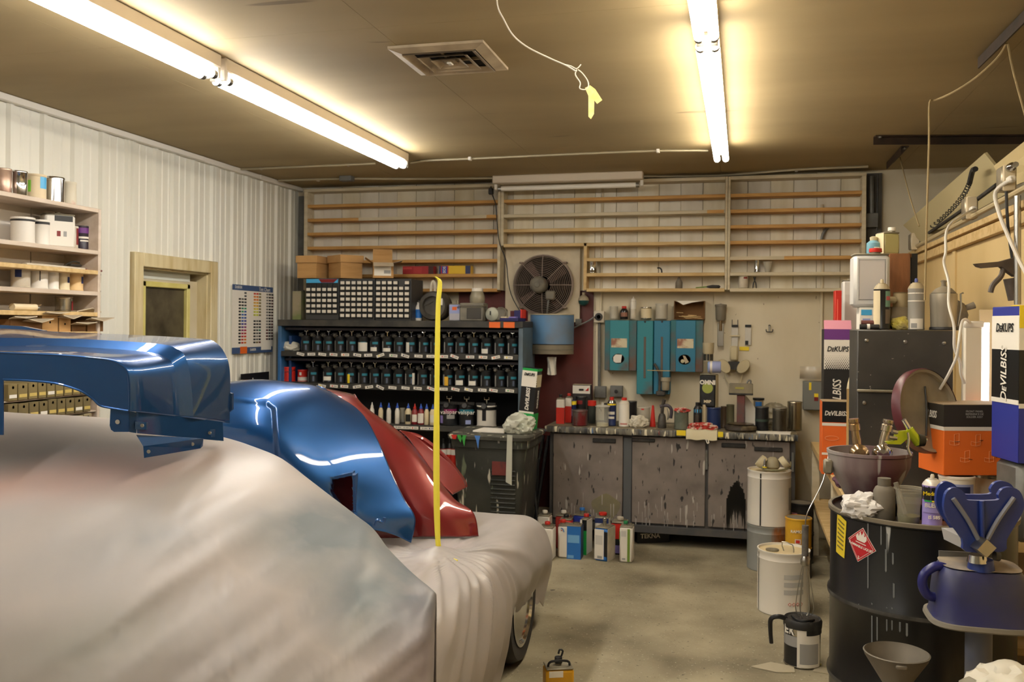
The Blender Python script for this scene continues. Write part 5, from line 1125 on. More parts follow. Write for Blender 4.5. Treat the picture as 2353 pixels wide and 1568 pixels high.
bt_(1669, 1687, 930, 'murky green plastic cup left of the scale', Y=6.75, body=mat('murky', (116, 112, 84), .3, alpha=.9), top='open', lid=DUSTY, nm='cup', cat='cup')
x, w_ = spanY(1610, 1648, 6.644, 1.1)
t = fcan('oblong_can', 'black oblong can with a yellow disc and white lettering stacked on the blue tin', (x, 6.644, zt+.001), w_, .09, zat(862, 1630, 6.612)-zt, rz=R(-10), body=BL2, panels=(('r', 0, 1, 0, 1, BEIGE),), cap=None, handle=False, txt=(('f', 'OMNI', .5, .76, .042, PAPER, {'bold': .002}), ('f', 'MBP', .5, .17, .028, CREAM, {'bold': .001})))
zt2 = zat(862, 1630, 6.612)+.018
MB().lathe([(.038, 0), (.038, .001), (0, .001)], 20, M=Matrix.Translation((0, -.0455, .135)) @ My).build('disc', mat('disc_olive', (150, 158, 70), .5), t)
x, w_ = spanY(1624, 1650, 6.644, 1.25); r = .042
t = thing('paint_can', 'small lilac and white tin lying on its side on the stacked can', 'can', (x, 6.644, zt2-.005)); Mx = Matrix.Translation((-.03, 0, r)) @ Matrix.Rotation(pi/2, 4, 'Y')
MB().lathe([(r*.9, 0), (r, .003), (r, .085), (r*.9, .09)], 20, M=Mx).build('body', LTBLUE, t); MB().lathe([(r*1.01, .015), (r*1.01, .03)], 20, M=Mx, caps=0).build('label', WHITE, t); MB().lathe([(0, -.002), (r*.85, -.002), (r*.9, .002)], 20, M=Mx).build('lid', SKYB, t)
x = xat(1628, 6.692, 1.3); z = zt2+.085
t = bottle('cup', 'upturned cream cup with a black label on top of the tin stack', (x, 6.660, z-.006), [(.034, 0), (.034, .05), (.039, .06), (.04, .13)], mat('cup_cream', (176, 164, 134), .5), labels=((.0348, .004, .05, 0, 5, BL2),), cat='cup')
# paint scale
x = xat(1702, 6.516, .85); sc = thing('paint_scale', 'paint crusted mixing scale with a display head on a post', 'scale', (x, 6.548, zb)); rB = (xat(1740, 6.532)-xat(1665, 6.532))/2
CRU = mat('crusted_brown', (66, 58, 50), .45, .3, col2=(116, 104, 80), scale=14, lo=.5, hi=.65)
MB().lathe([(rB*.9, 0), (rB, .012), (rB*.98, .03), (rB*.85, .042), (0, .044)], 30).build('base', CRU, sc)
MB().lathe([(0, .046), (rB*.8, .046), (rB*.84, .05), (0, .052)], 30).build('pan', mat('pan', (120, 108, 76), .3, .7, col2=(70, 40, 34), scale=9), sc)
hd_ = zat(908, 1702, 6.612)-zb; MB().box((0, .09, hd_/2), (.055, .03, hd_), b=.004).build('post', mat('post_red', (110, 62, 58), .5, col2=(80, 76, 74), scale=6, lo=.45, hi=.6), sc)
w_ = xat(1729, 6.612, 1.1)-xat(1674, 6.612, 1.1); h2 = zat(882, 1702, 6.596)-zb-hd_
MB().box((0, .085, hd_+h2/2), (w_, .05, h2), b=.005).build('display', mat('display_dusty', (140, 130, 106), .6, col2=(112, 104, 86), scale=10), sc); MB().box((0, .085, hd_+.006), (w_*1.01, .054, .014), b=.003).build('lower_edge', DUSTBLK, sc)
MB().box((-.01, .0585, hd_+h2*.6), (.06, .002, .014)).build('readout', mat('readout', (166, 156, 76), .5), sc); MB().tube([(.04, .08, hd_+h2), (.05, .08, hd_+h2+.02), (.065, .08, hd_+h2+.02), (.065, .08, hd_+h2)], .006, 6, smooth=3).build('hook', GREYM, sc)
x = xat(1722, 6.692, zb); tag(MB().prism([(x-.04, 6.724, zb), (x+.05, 6.692, zb), (x+.052, 6.692, zb+.12), (x+.02, 6.700, zb+.18), (x-.032, 6.724, zb+.24)], (.0, .012, 0)).build('folded_paper', PAPER), 'folded white paper standing behind the scale post', 'paper')
bt_(1735, 1766, 935, 'glossy black tin right of the scale', Y=6.628, body=BL2, lid=DUSTY, labels=((.38, .48, 0, 3, mat('green_line', (60, 76, 66), .4)),))
x = xat(1743, 6.756, 1.0); bottle('jar', 'small jar with a wide black lid behind the glossy black tin', (x, 6.756, zb), [(.03, 0), (.034, .004), (.034, .2)], mat('jar_pale', (170, 162, 140), .4), [(.04, .2), (.04, .215), (0, .216)], BLACK, labels=((.0346, .15, .19, 0, 1.4, BLUE),), cat='jar')
bt_(1775, 1808, 938, 'bare steel can with dripped flat lid on the bench', Y=6.548, body=mat('streaked_steel', (120, 116, 104), .3, .8, col2=(60, 56, 50), scale=12, stretch=(1, 1, .2)), lid=DUSTY, top='flat')
bt_(1809, 1843, 923, 'tall shiny steel can at the right end of the bench', Y=6.692, body=mat('bright_steel', (180, 172, 150), .22, .9, col2=(120, 112, 92), scale=6, stretch=(1, 1, .3)), lid=DUSTY)
o = lump('plastic_bag', mat('bag_grey', (150, 142, 120), .35, alpha=.8), None, r=.08, seed=21, sq=(1.3, .8, .8), loc=(xat(1782, 6.804, 1.0), 6.836, zb+.0), amp=.35); tag(o, 'dusty clear plastic bag heaped behind the steel cans', 'bag'); o.scale.z = 1.5
# cloth and paper hanging over the front edge
a, q = xat(1577, YN, .83), xat(1648, YN, .83); t = thing('cloth', 'cream paper towel folded over the bench edge with red paint shreds', 'cloth', ((a+q)/2, YN, zb)); mb = MB(); wv = q-a
mb.grid([[((u-.5)*wv, y_-.004*sin(u*9), z_+.003*sin(u*13)) for u in [i/14 for i in range(15)]] for y_, z_ in ((.07, .008), (.02, .01), (-.01, .008), (-.02, -.01), (-.022, -.055))]); mb.build('sheet', mat('towel', (206, 196, 164), .85), t)
lump('shreds', mat('red_white_shreds', (200, 176, 160)), None, t, r=.06, seed=9, sq=(1.5, .6, .4), loc=(.0, .08, .004), amp=.6)
MB().tube([(.03, -.024, -.05), (.04, -.026, -.075), (.05, -.024, -.07), (.045, -.024, -.055)], .004, 6, smooth=3).build('drip', PAPER, t)
for i, (pl, pr) in enumerate(((1555, 1576), (1650, 1662))):
    a, q = xat(pl, YN, .83), xat(pr, YN, .83); tag(MB().box(((a+q)/2, YN-.013, ZB-.012), (q-a, .004, .036), b=.001).build('tape_strip', YELLOW), ['yellow tape on the bench edge left of the towel', 'small yellow tape on the bench edge right of the towel'][i], 'tape')
a = xat(1780, 6.46, .83); tag(MB().prism([(a-.11, 6.41, zb), (a+.1, 6.395, zb), (a+.11, 6.49, zb), (a-.12, 6.46, zb)], (0, 0, .012)).build('paper_pad', PAPER), 'white folded paper lying at the right front of the bench', 'paper')

# ------------------------------------------------------------------ floor cans before the bench
GF = 'oblong solvent cans on the floor'
def fl(pl, pr, pb, pt, label, asp=1.0, rz=0, dp=.105, **k):
    p = at((pl+pr)/2, pb, Z=0); w_ = (at(pr, pb, Y=p.y)-at(pl, pb, Y=p.y)).x; h = zat(pt, (pl+pr)/2, p.y)
    return fcan('solvent_can', label, (p.x, p.y+dp/2, 0), w_*asp, dp, h, rz=R(rz), group=GF, **k)
fl(1237, 1270, 1289, 1214, 'white can with red cap at the left front of the floor cans', cap=RED, cx=-.0, dp=.11)
fl(1234, 1262, 1268, 1187, 'white can with white cap behind the left front floor can', cap=WHITE, dp=.1)
t = fl(1281, 1334, 1285, 1210, 'white and blue floor can with a small round emblem and red cap', cap=RED, cx=-.05, dp=.1, panels=(('f', .4, 1, 0, 1, BLUE), ('r', 0, 1, 0, 1, NAVY), ('f', .44, .94, .5, .74, mat('blue_print', (110, 166, 214), .5)), ('f', .44, .7, .03, .12, mat('blue_print', (110, 166, 214), .5))), handle=True)
MB().tube([(-.056, -.052, .2), (-.044, -.052, .196), (-.038, -.052, .185), (-.036, -.052, .175)], .003, 6, smooth=3).build('emblem', BLUE, t); MB().lathe([(.004, 0), (0, .001)], 10, M=Matrix.Translation((-.05, -.0515, .185)) @ My).build('emblem', RED, t)
fl(1275, 1308, 1263, 1187, 'grey topped floor can with white cap behind the white and blue can', cap=WHITE, body=mat('can_red_side', (150, 40, 34), .5), dp=.1)
fl(1284, 1312, 1275, 1196, 'red sided floor can with black cap between the back cans', cap=BLACK, body=RED, dp=.08)
t = fl(1316, 1352, 1259, 1186, 'deep blue floor can with a blue pouring spout at the back', cap=BLUE, body=mat('can_blue', (34, 54, 150), .45), neck=.025, dp=.11, rz=-12, asp=.9)
fl(1333, 1354, 1276, 1196, 'white and green floor can with red cap beside the white and blue can', cap=RED, dp=.12, rz=-10, asp=.75, panels=(('f', .0, .3, 0, 1, PAPER), ('f', .3, 1, .0, .7, GREEN), ('f', .3, 1, .7, 1, BLACK)), cx=.0)
fl(1369, 1402, 1291, 1215, 'white and black label floor can with white spout and silver cap', cap=CHROME, neck=.035, capr=.014, dp=.13, rz=-14, body=BLUE, panels=(('f', .03, .72, .06, .96, WHITE), ('f', .74, .99, .15, .9, BLACK), ('f', .25, .6, .08, .16, GREYL), ('f', .1, .62, .5, .78, mat('fine_print', (196, 192, 184), .6)), ('r', 0, 1, 0, 1, OFFW)), handle=False)
fl(1366, 1398, 1265, 1192, 'white floor can with blue band and flat red cap at the back', cap=RED, capr=.028, body=WHITE, panels=(('f', 0, 1, .85, 1, NAVY), ('f', 0, 1, 0, .15, BLUE)), dp=.11, handle=False)
fl(1404, 1440, 1276, 1203, 'red and black floor can with a dusty top between the white cans', cap=OFFW, body=BL2, panels=(('f', 0, 1, .5, .98, RED), ('f', .2, .6, .05, .3, LILAC)), dp=.12, capr=.022)
fl(1423, 1453, 1294, 1213, 'white floor can with a green stripe and green cap at the right', cap=mat('cap_green', (30, 120, 70), .4), cx=-.01, capr=.014, dp=.11, panels=(('f', .6, .8, .03, .96, OLIVE), ('f', .12, .5, .74, .9, mat('fine_print', (196, 192, 184))), ('f', .2, .45, .08, .13, GREYL), ('l', 0, 1, .6, .9, OLIVE)))
p = at(1490, 1257, Z=0)
t = carton('floor_box', 'flat black carton with white lettering under the bench', (p.x-.03, p.y+.24, 0), .24, .26, .1, R(24), BLACK, txt=(('f', 'TEKNA', .4, .5, .045, PAPER, {'bold': .001}), ('r', 'TEKNA', .5, .5, .04, mat('dim_red', (120, 60, 56), .5))))

# ------------------------------------------------------------------ dustbin with ribs
c = Vector((xat(1141, 6.0, .5), 6.02, 0)); ZBN = .815
bnn = thing('dustbin', 'large black square dustbin spattered with paint drips beside the rack', 'bin', c)
BINB = mat('bin_black', (44, 46, 42), .5, col2=(64, 64, 58), scale=5, flecks=[((190, 186, 170), 26, .63, (1, 1, .12)), ((96, 104, 84), 14, .66, (1, 1, .25)), ((60, 110, 80), 22, .75, (1, 1, .2))])
def sq(h, z, r=.25, n=6):
    pts = []
    for q_, (sx, sy) in enumerate(((1, 1), (-1, 1), (-1, -1), (1, -1))):
        for i in range(n+1):
            a = q_*pi/2+i*pi/2/n; pts.append((sx*h*(1-r)+h*r*cos(a), sy*h*(1-r)+h*r*sin(a), z))
    return pts
mb = MB(); mb.grid([sq(.2, 0), sq(.205, .01), sq(.245, ZBN-.09), sq(.262, ZBN-.085), sq(.268, ZBN-.03), sq(.255, ZBN-.03), sq(.25, ZBN-.1), sq(.24, ZBN-.1)], closed=True); mb.build('body', BINB, bnn)
mb = MB(); mb.grid([sq(.262, ZBN-.034), sq(.282, ZBN-.03), sq(.285, ZBN-.008), sq(.275, ZBN), sq(.1, ZBN+.0)], closed=True); mb.add(sq(.1, ZBN), [tuple(range(28))]); mb.build('lid', mat('bin_lid', (82, 80, 70), .5, col2=(48, 48, 44), scale=9, flecks=[((196, 190, 166), 16, .62, (1, 1, .4)), ((60, 140, 70), 7, .7, (1, 1, .5))]), bnn)
for k in range(17):
    z = .1+k*.03; hw = .205+.04*z/ZBN
    MB().box((.1, -hw-.004, z), (.17, .014, .012), b=.004).build('rib', BINB, bnn)
MB().box((.09, -.252, .6), (.12, .004, .09), b=.001).build('sticker', mat('torn_red', (110, 46, 40), .6, col2=(46, 42, 40), scale=9, lo=.45, hi=.6), bnn)
for i, (x_, m_, hh) in enumerate(((-.18, mat('splash_green', (56, 150, 60), .5), .05), (-.155, mat('splash_green', (56, 150, 60)), .075), (-.06, mat('splash_blue', (70, 120, 190), .5), .09), (-.22, RED, .03))):
    MB().prism([(x_-.02, -.287, ZBN-.002), (x_+.02, -.287, ZBN-.002), (x_+.012, -.287, ZBN-.03), (x_+.006, -.287, ZBN-hh), (x_-.008, -.287, ZBN-.03)], (0, -.003, 0)).build('splash', m_, bnn)
o = lump('plastic_bag', mat('bag_clear', (206, 206, 190), .3, alpha=.75), None, r=.085, seed=31, sq=(1.1, .8, .85), loc=(xat(1190, 5.88, .85), 5.92, ZBN+.002), amp=.4); tag(o, 'crumpled clear plastic bag on the dustbin lid', 'bag')
x = xat(1124, 5.95, .85); tag(MB().prism([(x-.1, 5.9, ZBN+.002), (x+.12, 5.88, ZBN+.002), (x+.15, 6.05, ZBN+.002), (x-.08, 6.1, ZBN+.002)], (0, 0, .01)).build('paper_sheet', PAPER), 'stained white paper lying on the dustbin lid', 'paper')
tag(MB().prism([(xat(1166, 5.7, .6)-.02, 5.74, .52), (xat(1166, 5.7, .6)+.02, 5.74, .5), (xat(1166, 5.7, .6)+.022, 5.735, ZBN+.01), (xat(1166, 5.7, .6)-.012, 5.735, ZBN+.012)], (0, -.006, 0)).build('plastic_strip', mat('bag_clear', (206, 206, 190))), 'clear plastic strip hanging down the dustbin front', 'plastic strip')
x = xat(1222, 6.5, .4); t = thing('folding_chair', 'dark folded metal frame leaning between dustbin and bench', 'folding chair', (x, 6.55, 0)); mb = MB()
mb.tube([(-.05, 0, .01), (.05, .1, .72), (.09, .1, .72), (.0, 0, .01)], .012, 8); mb.tube([(.05, -.02, .01), (-.04, .08, .6)], .012, 8); mb.build('frame', DUSTBLK, t); MB().box((.0, .06, .4), (.06, .02, .3), b=.005).build('seat', mat('seat_dark', (34, 32, 32), .6), t)
# ------------------------------------------------------------------ pails on the floor at the right
def pail(label, p, r, h, body=WHITE, z=0, ring=DUSTTIN, rz=0, extras=None, top=None):
    t = thing('pail', label, 'pail', (p[0], p[1], z), rz)
    MB().lathe([(r*.96, 0), (r, .003), (r*1.005, .01), (r, .014), (r, h-.05), (r*1.015, h-.045), (r, h-.04), (r, h-.012), (r*1.02, h-.008), (r*1.02, h), (r*.97, h), (r*.96, h-.012)], 32).build('body', body, t)
    MB().lathe([(0, h-.01), (r*.96, h-.012)], 32).build('lid', top or mat('pail_lid', (206, 188, 146), .6), t)
    return t
R1 = .134
p = at(1767, 1318, Z=0); P1 = (p.x, p.y+R1)
zz = .285
pail('rusty grey pail under the white pail', P1, R1, zz, body=mat('rusty_pail', (150, 152, 148), .5, .2, col2=(150, 92, 46), scale=6, lo=.54, hi=.62, stretch=(1, 1, .3)))
h = .345
t = pail('white pail with a black seam on top of the rusty pail', P1, R1, h, z=zz+.001)
band(R1+.001, .005, h-.012, *arc(-.42, .07), 3).build('seam', BLACK, t); band(R1+.001, .1, .24, *arc(1.3, .5), 5).build('fine_print', GREYL, t)
zt = zz+h+.001; 
t = thing('respirator', 'dusty half mask respirator with two filters and straps on the upper white pail', 'respirator', (P1[0]+.02, P1[1]-.02, zt))
for s_ in (-1, 1): MB().lathe([(0, -.02), (.038, -.018), (.042, 0), (.038, .02), (0, .022)], 16, M=Matrix.Translation((s_*.07, -.01, .05)) @ Matrix.Rotation(s_*.9, 4, 'Y')).build('filter', BEIGE, t)
MB().lathe([(.03, .0), (.045, .02), (.04, .06), (.02, .08), (0, .082)], 14).build('face_piece', mat('mask_grey', (150, 140, 112), .6), t)
MB().tube([(-.09, 0, .03), (-.05, -.07, .01), (.03, -.08, .01), (.1, -.02, .02), (.11, .03, .05)], .006, 6, smooth=4).build('strap', mat('strap_green', (120, 116, 86), .7), t)
MB().lathe([(.013, 0), (.014, .03), (.009, .035), (.008, .06), (.004, .075)], 12, c=(-.05, -.06, 0)).build('valve', STEEL, t); MB().lathe([(.0145, .02), (.0145, .028)], 12, c=(-.05, -.06, 0), caps=0).build('valve_ring', YELLOW, t)
p = at(1802, 1420, Z=0); R3 = .137
t = pail('white pail with a wire loop on its lid and printed warnings', (p.x, p.y+R3), R3, .335)
band(R3+.001, .005, .32, *arc(-1.25, .05), 3).build('seam', BLACK, t)
for z0, z1 in ((.2, .225), (.16, .185), (.12, .145)): band(R3+.001, z0, z1, *arc(.38, .8), 8).build('fine_print', mat('pail_print', (178, 176, 170), .6), t)
for k in range(4):
    a = .2+k*.16; MB().box((0, 0, 0), (.014, .001, .014)).build('warning_mark', mat('warn_red', (196, 70, 60), .5), t); o = t.children[-1]; o.location = (R3*sin(a)*1.008, -R3*cos(a)*1.008, .07); o.rotation_euler = (0, pi/4, a)
    o = MB().box((0, 0, 0), (.009, .0014, .009)).build('warning_mark', PAPER, t); o.location = (R3*sin(a)*1.01, -R3*cos(a)*1.01, .07); o.rotation_euler = (0, pi/4, a)
MB().tube([(.0, -.02, .326), (-.01, -.02, .375), (.045, -.03, .362), (.05, -.035, .32)], .003, 6, smooth=2).build('loop', STEEL, t); MB().lathe([(.035, .325), (.035, .332), (.02, .334), (0, .334)], 16, c=(-.06, -.02, 0)).build('spout', DUSTTIN, t)
# yellow can stack behind
p0 = at(1836, 1335, Z=0); 
tin('paint_can', 'dark paint can on the floor below the yellow can', 'can', (p0.x, p0.y+.1, 0), .078, .175, body=DUSTBLK, lid=DUSTY)
tin('paint_can', 'yellow and amber paint can with a round red emblem behind the white pail', 'can', (p0.x, p0.y+.1, .177), .078, .19, body=mat('yellow_can', (214, 166, 44), .4, col2=(196, 132, 36), scale=4), lid=DUSTY, labels=((.2, .36, -.1, .45, mat('emblem_white', (214, 196, 180), .5)), (.23, .33, -.1, .3, RED)), txt=(('RAMONT', .6, .024, PAPER),))
p0 = at(1842, 1302, Z=0)
tin('paint_can', 'black paint can on the floor behind the yellow can', 'can', (p0.x, p0.y+.12, 0), .08, .19, body=BL2, lid=DUSTY); tin('paint_can', 'dusty black paint can stacked behind the yellow can', 'can', (p0.x, p0.y+.12, .192), .08, .2, body=DUSTBLK, lid=DUSTY, labels=((.2, .7, -.6, .5, PINK),))
# black handled mixing can
p = at(1846, 1540, Z=0); r = .08
t = tin('mixing_can', 'paint can with a black pouring lid and handle on the floor beside the drum', 'can', (p.x, p.y+r, 0), r, .19, body=TIN, top='none', labels=((.0, .5, -1.0, 1.3, BLACK), (.5, .75, -1.0, 1.3, GREYL), (.75, 1, -1.1, .9, BLACK), (.02, .97, .35, 1.4, WHITE), (.12, .6, .35, 1.1, GREYL), (.8, 1, .9, 1.5, BLACK)))
text('ER', .05, (-.062, -.052, .165), (pi/2, 0, -.85), PAPER, t, bold=.002)
MB().lathe([(r*1.06, .175), (r*1.08, .2), (r*1.0, .212), (r*.9, .205), (0, .205)], 24).build('lid', DUSTBLK, t)
MB().tube([(-r*.9, -.02, .205), (-r*1.35, -.03, .215), (-r*1.75, -.03, .2), (-r*1.78, -.03, .15), (-r*1.72, -.03, .09)], lambda q: .012-.003*q, 8, smooth=5).build('handle', BLACK, t)
MB().tube([(r*.6, -.02, .21), (r*.2, -.06, .215), (-r*.3, -.05, .21), (-r*.6, 0, .215)], .006, 6, smooth=4).build('lever', BLACK, t)
b = Vector((p.x+.01, p.y+r+.03, .206))
t = thing('whisk', 'wire whisk shaker hanging on a thin wire above the mixing can', 'whisk', b)
MB().cyl((0, 0, .28), (0, 0, .42), .015, n=12).build('grip', mat('grip_grey', (104, 98, 92), .7, col2=(76, 72, 68), scale=30), t); MB().tube([(0, 0, .42), (.01, 0, .48), (.08, .05, .62), (.11, .1, .75)], .003, 5, smooth=4).build('wire', STEEL, t)
for k in range(6):
    a = k*pi/3; MB().tube([(0, 0, .28), (.018*cos(a), .018*sin(a), .2), (.04*cos(a), .03*sin(a), .04), (.02*cos(a), .02*sin(a), .0)], .0022, 5, smooth=3).build('tine', STEEL, t)
MB().lathe([(.016, .235), (.02, .24), (.02, .262), (.012, .28)], 10).build('ferrule', STEEL, t)
p = at(1772, 1535, Z=0); tag(MB().prism([(p.x-.09, p.y-.02, .001), (p.x+.02, p.y-.06, .001), (p.x+.1, p.y-.04, .001), (p.x+.1, p.y+.03, .001), (p.x-.0, p.y+.06, .001)], (0, 0, .004)).build('plastic_scrap', mat('scrap', (170, 160, 136), .5)), 'flat plastic scrap on the concrete beside the mixing can', 'scrap')
p = at(1900, 1548, Z=0); tag(MB().prism([(p.x-.06, p.y, .001), (p.x+.05, p.y-.02, .001), (p.x+.07, p.y+.05, .001), (p.x-.04, p.y+.06, .001)], (0, 0, .004)).build('plastic_scrap', mat('scrap', (170, 160, 136))), 'small plastic scrap on the concrete at the foot of the drum', 'scrap')

# ------------------------------------------------------------------ right side: plywood wall, ledge, leaning panels
YP0, YP1 = 1.2, 6.75
pw = struct(MB().box((XR+.012, (YP0+YP1)/2, 1.03), (.02, YP1-YP0, 2.06)).build('wall_side_partition', PLYC))
pw.name = 'wall_partition'
ys_ = [YP0, 2.4, 3.62, yat(2196, XR, 1.6), YP1]
for i in range(4): MB().box((XR-.003, (ys_[i]+ys_[i+1])/2, 1.03), (.012, ys_[i+1]-ys_[i]-.004, 2.05), b=.001).build('panel', PLYC, pw)
MB().box((XR-.014, ys_[3]-.03, 1.03), (.012, .07, 2.05), b=.001).build('batten', PLYC, pw)
zl = at(2200, 560, X=XR-.03).z
lg = struct(MB().box((XR-.0, (YP0+YP1)/2, zl+.05), (.1, YP1-YP0, .03), b=.002).build('trim_4', WOODY))
MB().box((XR-.025, (YP0+YP1)/2, zl), (.03, YP1-YP0, .05), b=.002).build('rail', WOODY, lg)
# sheets leaning on the ledge against the right wall
LPM = mat('leaning_panel', (196, 178, 132), .6, col2=(178, 158, 112), scale=2)
def lean(label, q, m_):
    P = [at(x, y, d=d) for x, y, d in q]; n_ = (P[1]-P[0]).cross(P[3]-P[0]).normalized()
    if n_.y > 0: n_ = -n_
    tag(MB().prism(P, n_*-.014).build('sheet_panel', m_, smooth=0), label, 'panel')
lean('long pale panel propped above the ledge in the far right corner', ((2075, 518, 6.1), (2262, 352, 4.6), (2330, 436, 4.42), (2116, 556, 5.9)), mat('panel_grey', (176, 162, 122), .6))
lean('cream panel propped above the ledge at the right edge of the picture', ((2283, 382, 4.3), (2440, 255, 3.5), (2450, 380, 3.45), (2312, 434, 4.22)), LPM)
# conduit along the ledge with outlet boxes
def wallpipe(label, pts, r, m_, X=XR-.055, nm='conduit', cat='conduit'):
    P = [at(x, y, X=X) for x, y in pts]; t = thing(nm, label, cat, P[0]); MB().tube([p-P[0] for p in P], r, 8, smooth=3).build('pipe', m_, t); return t
CP = mat('conduit_cream', (178, 160, 122), .5)
wallpipe('cream conduit running along the ledge of the plywood wall', [(2108, 566), (2150, 543), (2200, 516), (2260, 484), (2330, 446), (2420, 397)], .013, CP)
wallpipe('thin dark tube lying above the ledge conduit', [(2135, 535), (2190, 498), (2250, 455), (2290, 425)], .01, DUSTBLK, X=XR-.03, nm='tube', cat='tube')
P = [at(x, y, X=XR-.02) for x, y in ((2128, 532), (2160, 506), (2190, 478), (2215, 446), (2228, 420))]
t = thing('spring', 'long dark coil spring lying along the ledge', 'spring', P[0]); Q = crv([p-P[0] for p in P], 24); hel = []
for i, q in enumerate(Q): a = i*1.25; hel.append(q+Vector((.012*cos(a), 0, .012*sin(a))))
MB().tube(hel, .003, 5).build('coil', DUSTBLK, t); MB().tube([Q[-1], Q[-1]+Vector((.0, -.06, .05)), Q[-1]+Vector((0, -.12, .05))], .014, 8, smooth=3).build('hook', DUSTBLK, t)
OUTM = mat('outlet_metal', (170, 160, 138), .35, .6, col2=(120, 112, 96), scale=12)
def outlet(label, px, py, s=.1, X=XR-.03, plug=True):
    p = at(px, py, X=X); t = thing('outlet_box', label, 'outlet', p, 0)
    MB().box((-.03, 0, 0), (.06, s*.85, s*1.05), b=.006).build('box', OUTM, t); MB().box((-.03, -s*.45, 0), (.05, .012, s*1.1), b=.004).build('cover_plate', mat('outlet_plate', (206, 190, 158), .4), t)
    if plug: MB().box((-.03, -s*.45-.028, -.012), (.03, .05, .028), b=.006).build('plug', WHITE, t)
    return t, p
t1, p1 = outlet('metal outlet box with white plug on the ledge conduit', 2243, 480)
t2, p2 = outlet('large metal outlet box with white plug at the right edge', 2330, 412)
MB().lathe([(.018, 0), (.018, .05), (.012, .06), (.012, .1)], 12, M=Matrix.Translation((-.03, -.04, .04)) @ Matrix.Rotation(pi/2, 4, 'X')).build('air_fitting', CHROME, t2)
t3, p3 = outlet('metal outlet box with a hanging ring at the far end of the ledge', 2112, 556, plug=False)
MB().tube([(-.02, -.02, .05), (-.03, -.04, .11), (-.02, -.02, .13), (0, 0, .1), (0, 0, .05)], .004, 6, smooth=4).build('ring', DUSTBLK, t3)
WC = mat('white_cord', (212, 206, 194), .45)
def cord(label, P, r=.006): t = thing('cord', label, 'cord', P[-1]); MB().tube([Vector(p)-Vector(P[-1]) for p in P], r, 8, smooth=5).build('cable', WC, t)
a = p1+Vector((-.03, -.1, -.012))
cord('white cord from the ledge outlet falling beside the steel canister', [a, at(2180, 520, d=4.1), at(2173, 580, d=4.0), at(2169, 605, d=4.0), at(2180, 650, d=3.95), at(2180, 700, d=3.85), at(2192, 750, d=3.8), at(2193, 800, d=3.8), at(2205, 830, d=3.8), at(2208, 860, d=3.8), at(2217, 882, d=3.8)])
cord('white cord looping from the light strip down to the round lid', [at(2228, 741, d=3.88), at(2218, 734, d=3.84), at(2209, 745, d=3.8), at(2203, 790, d=3.74), at(2198, 820, d=3.74), at(2180, 860, d=3.75), at(2160, 895, d=3.78)])
a = p2+Vector((-.03, -.1, -.012))
cord('white cord from the outlet at the right edge', [a, at(2288, 440, d=3.9), at(2296, 490, d=3.8), at(2320, 550, d=3.7), at(2353, 620, d=3.6), at(2380, 660, d=3.5)], .008)
# caulking gun and steel pipe at right edge
P = [at(2338, 450, d=3.7), at(2338, 700, d=3.7)]; t = thing('pipe', 'vertical galvanised pipe below the outlet at the right edge', 'pipe', P[1]); MB().cyl((0, 0, 0), P[0]-P[1], .013, n=12).build('tube', STEEL, t)
b = at(2330, 690, d=3.75)
CGM = mat('gun_dark', (76, 66, 58), .55, col2=(98, 86, 74), scale=9)
t = thing('caulking_gun', 'dark caulking gun hanging with its handle pointing left at the right edge', 'caulking gun', b); cp = lambda x, y, dd=3.75: at(x, y, d=dd)-b
MB().prism([cp(x, y) for x, y in ((2243, 606), (2300, 601), (2332, 592), (2334, 636), (2322, 628), (2302, 613), (2262, 616), (2250, 613))], fw*.03).build('handle', CGM, t)
MB().tube([cp(2306, 614, 3.765), cp(2300, 635, 3.765), cp(2282, 655, 3.765), cp(2276, 672, 3.765)], .011, 8, smooth=4).build('trigger', CGM, t)
MB().cyl(cp(2322, 640, 3.77), cp(2330, 690, 3.77), .028, .022, 12).build('barrel', CGM, t)
MB().tube([cp(2312, 440, 3.77), cp(2316, 520, 3.77), cp(2326, 595, 3.77)], .006, 6, smooth=3).build('rod', DUSTBLK, t)

# ------------------------------------------------------------------ right work bench
RBX0, RBX1, RBY0, RBY1, RBZ = .46, XR-.03, 3.68, 6.55, .76
rbn = thing('side_bench', 'cluttered wooden side bench along the plywood wall', 'bench', (RBX0, RBY0, 0))
def r_(nm, c, d, m_, b=.003): return MB().box(Vector(c)-Vector((RBX0, RBY0, 0)), d, b=b).build(nm, m_, rbn)
r_('worktop', ((RBX0+RBX1)/2, (RBY0+RBY1)/2, RBZ-.02), (RBX1-RBX0, RBY1-RBY0, .04), WOODY)
r_('lower_shelf', ((RBX0+RBX1)/2, (RBY0+RBY1)/2, .36), (RBX1-RBX0-.02, RBY1-RBY0, .03), WOODY)
for y in (RBY0+.05, (RBY0+RBY1)/2, RBY1-.05): r_('leg', (RBX0+.03, y, .37), (.05, .05, .74), WOODP); r_('leg', (RBX1-.03, y, .37), (.05, .05, .74), WOODP)
g4 = random.Random(12)
for i in range(8):
    y = RBY0+.2+i*.2; nm = ['nearest', 'second', 'third', 'fourth', 'fifth', 'sixth', 'seventh', 'farthest'][i]
    tin('paint_can', '%s paint can on the lower shelf of the side bench' % nm, 'can', (RBX0+.13, y, .3755), .075, .15+.03*(i % 2), body=[DUSTBLK, OFFW, TIN, mat('amber_can', (190, 130, 50), .5)][i % 4], labels=((.2, .8, -1.2, .9, [YELLOW, BLACK, DKRED, PAPER][i % 4]),), lid=DUSTY, bail=(i % 2 == 0), group='cans on the lower shelf of the side bench')
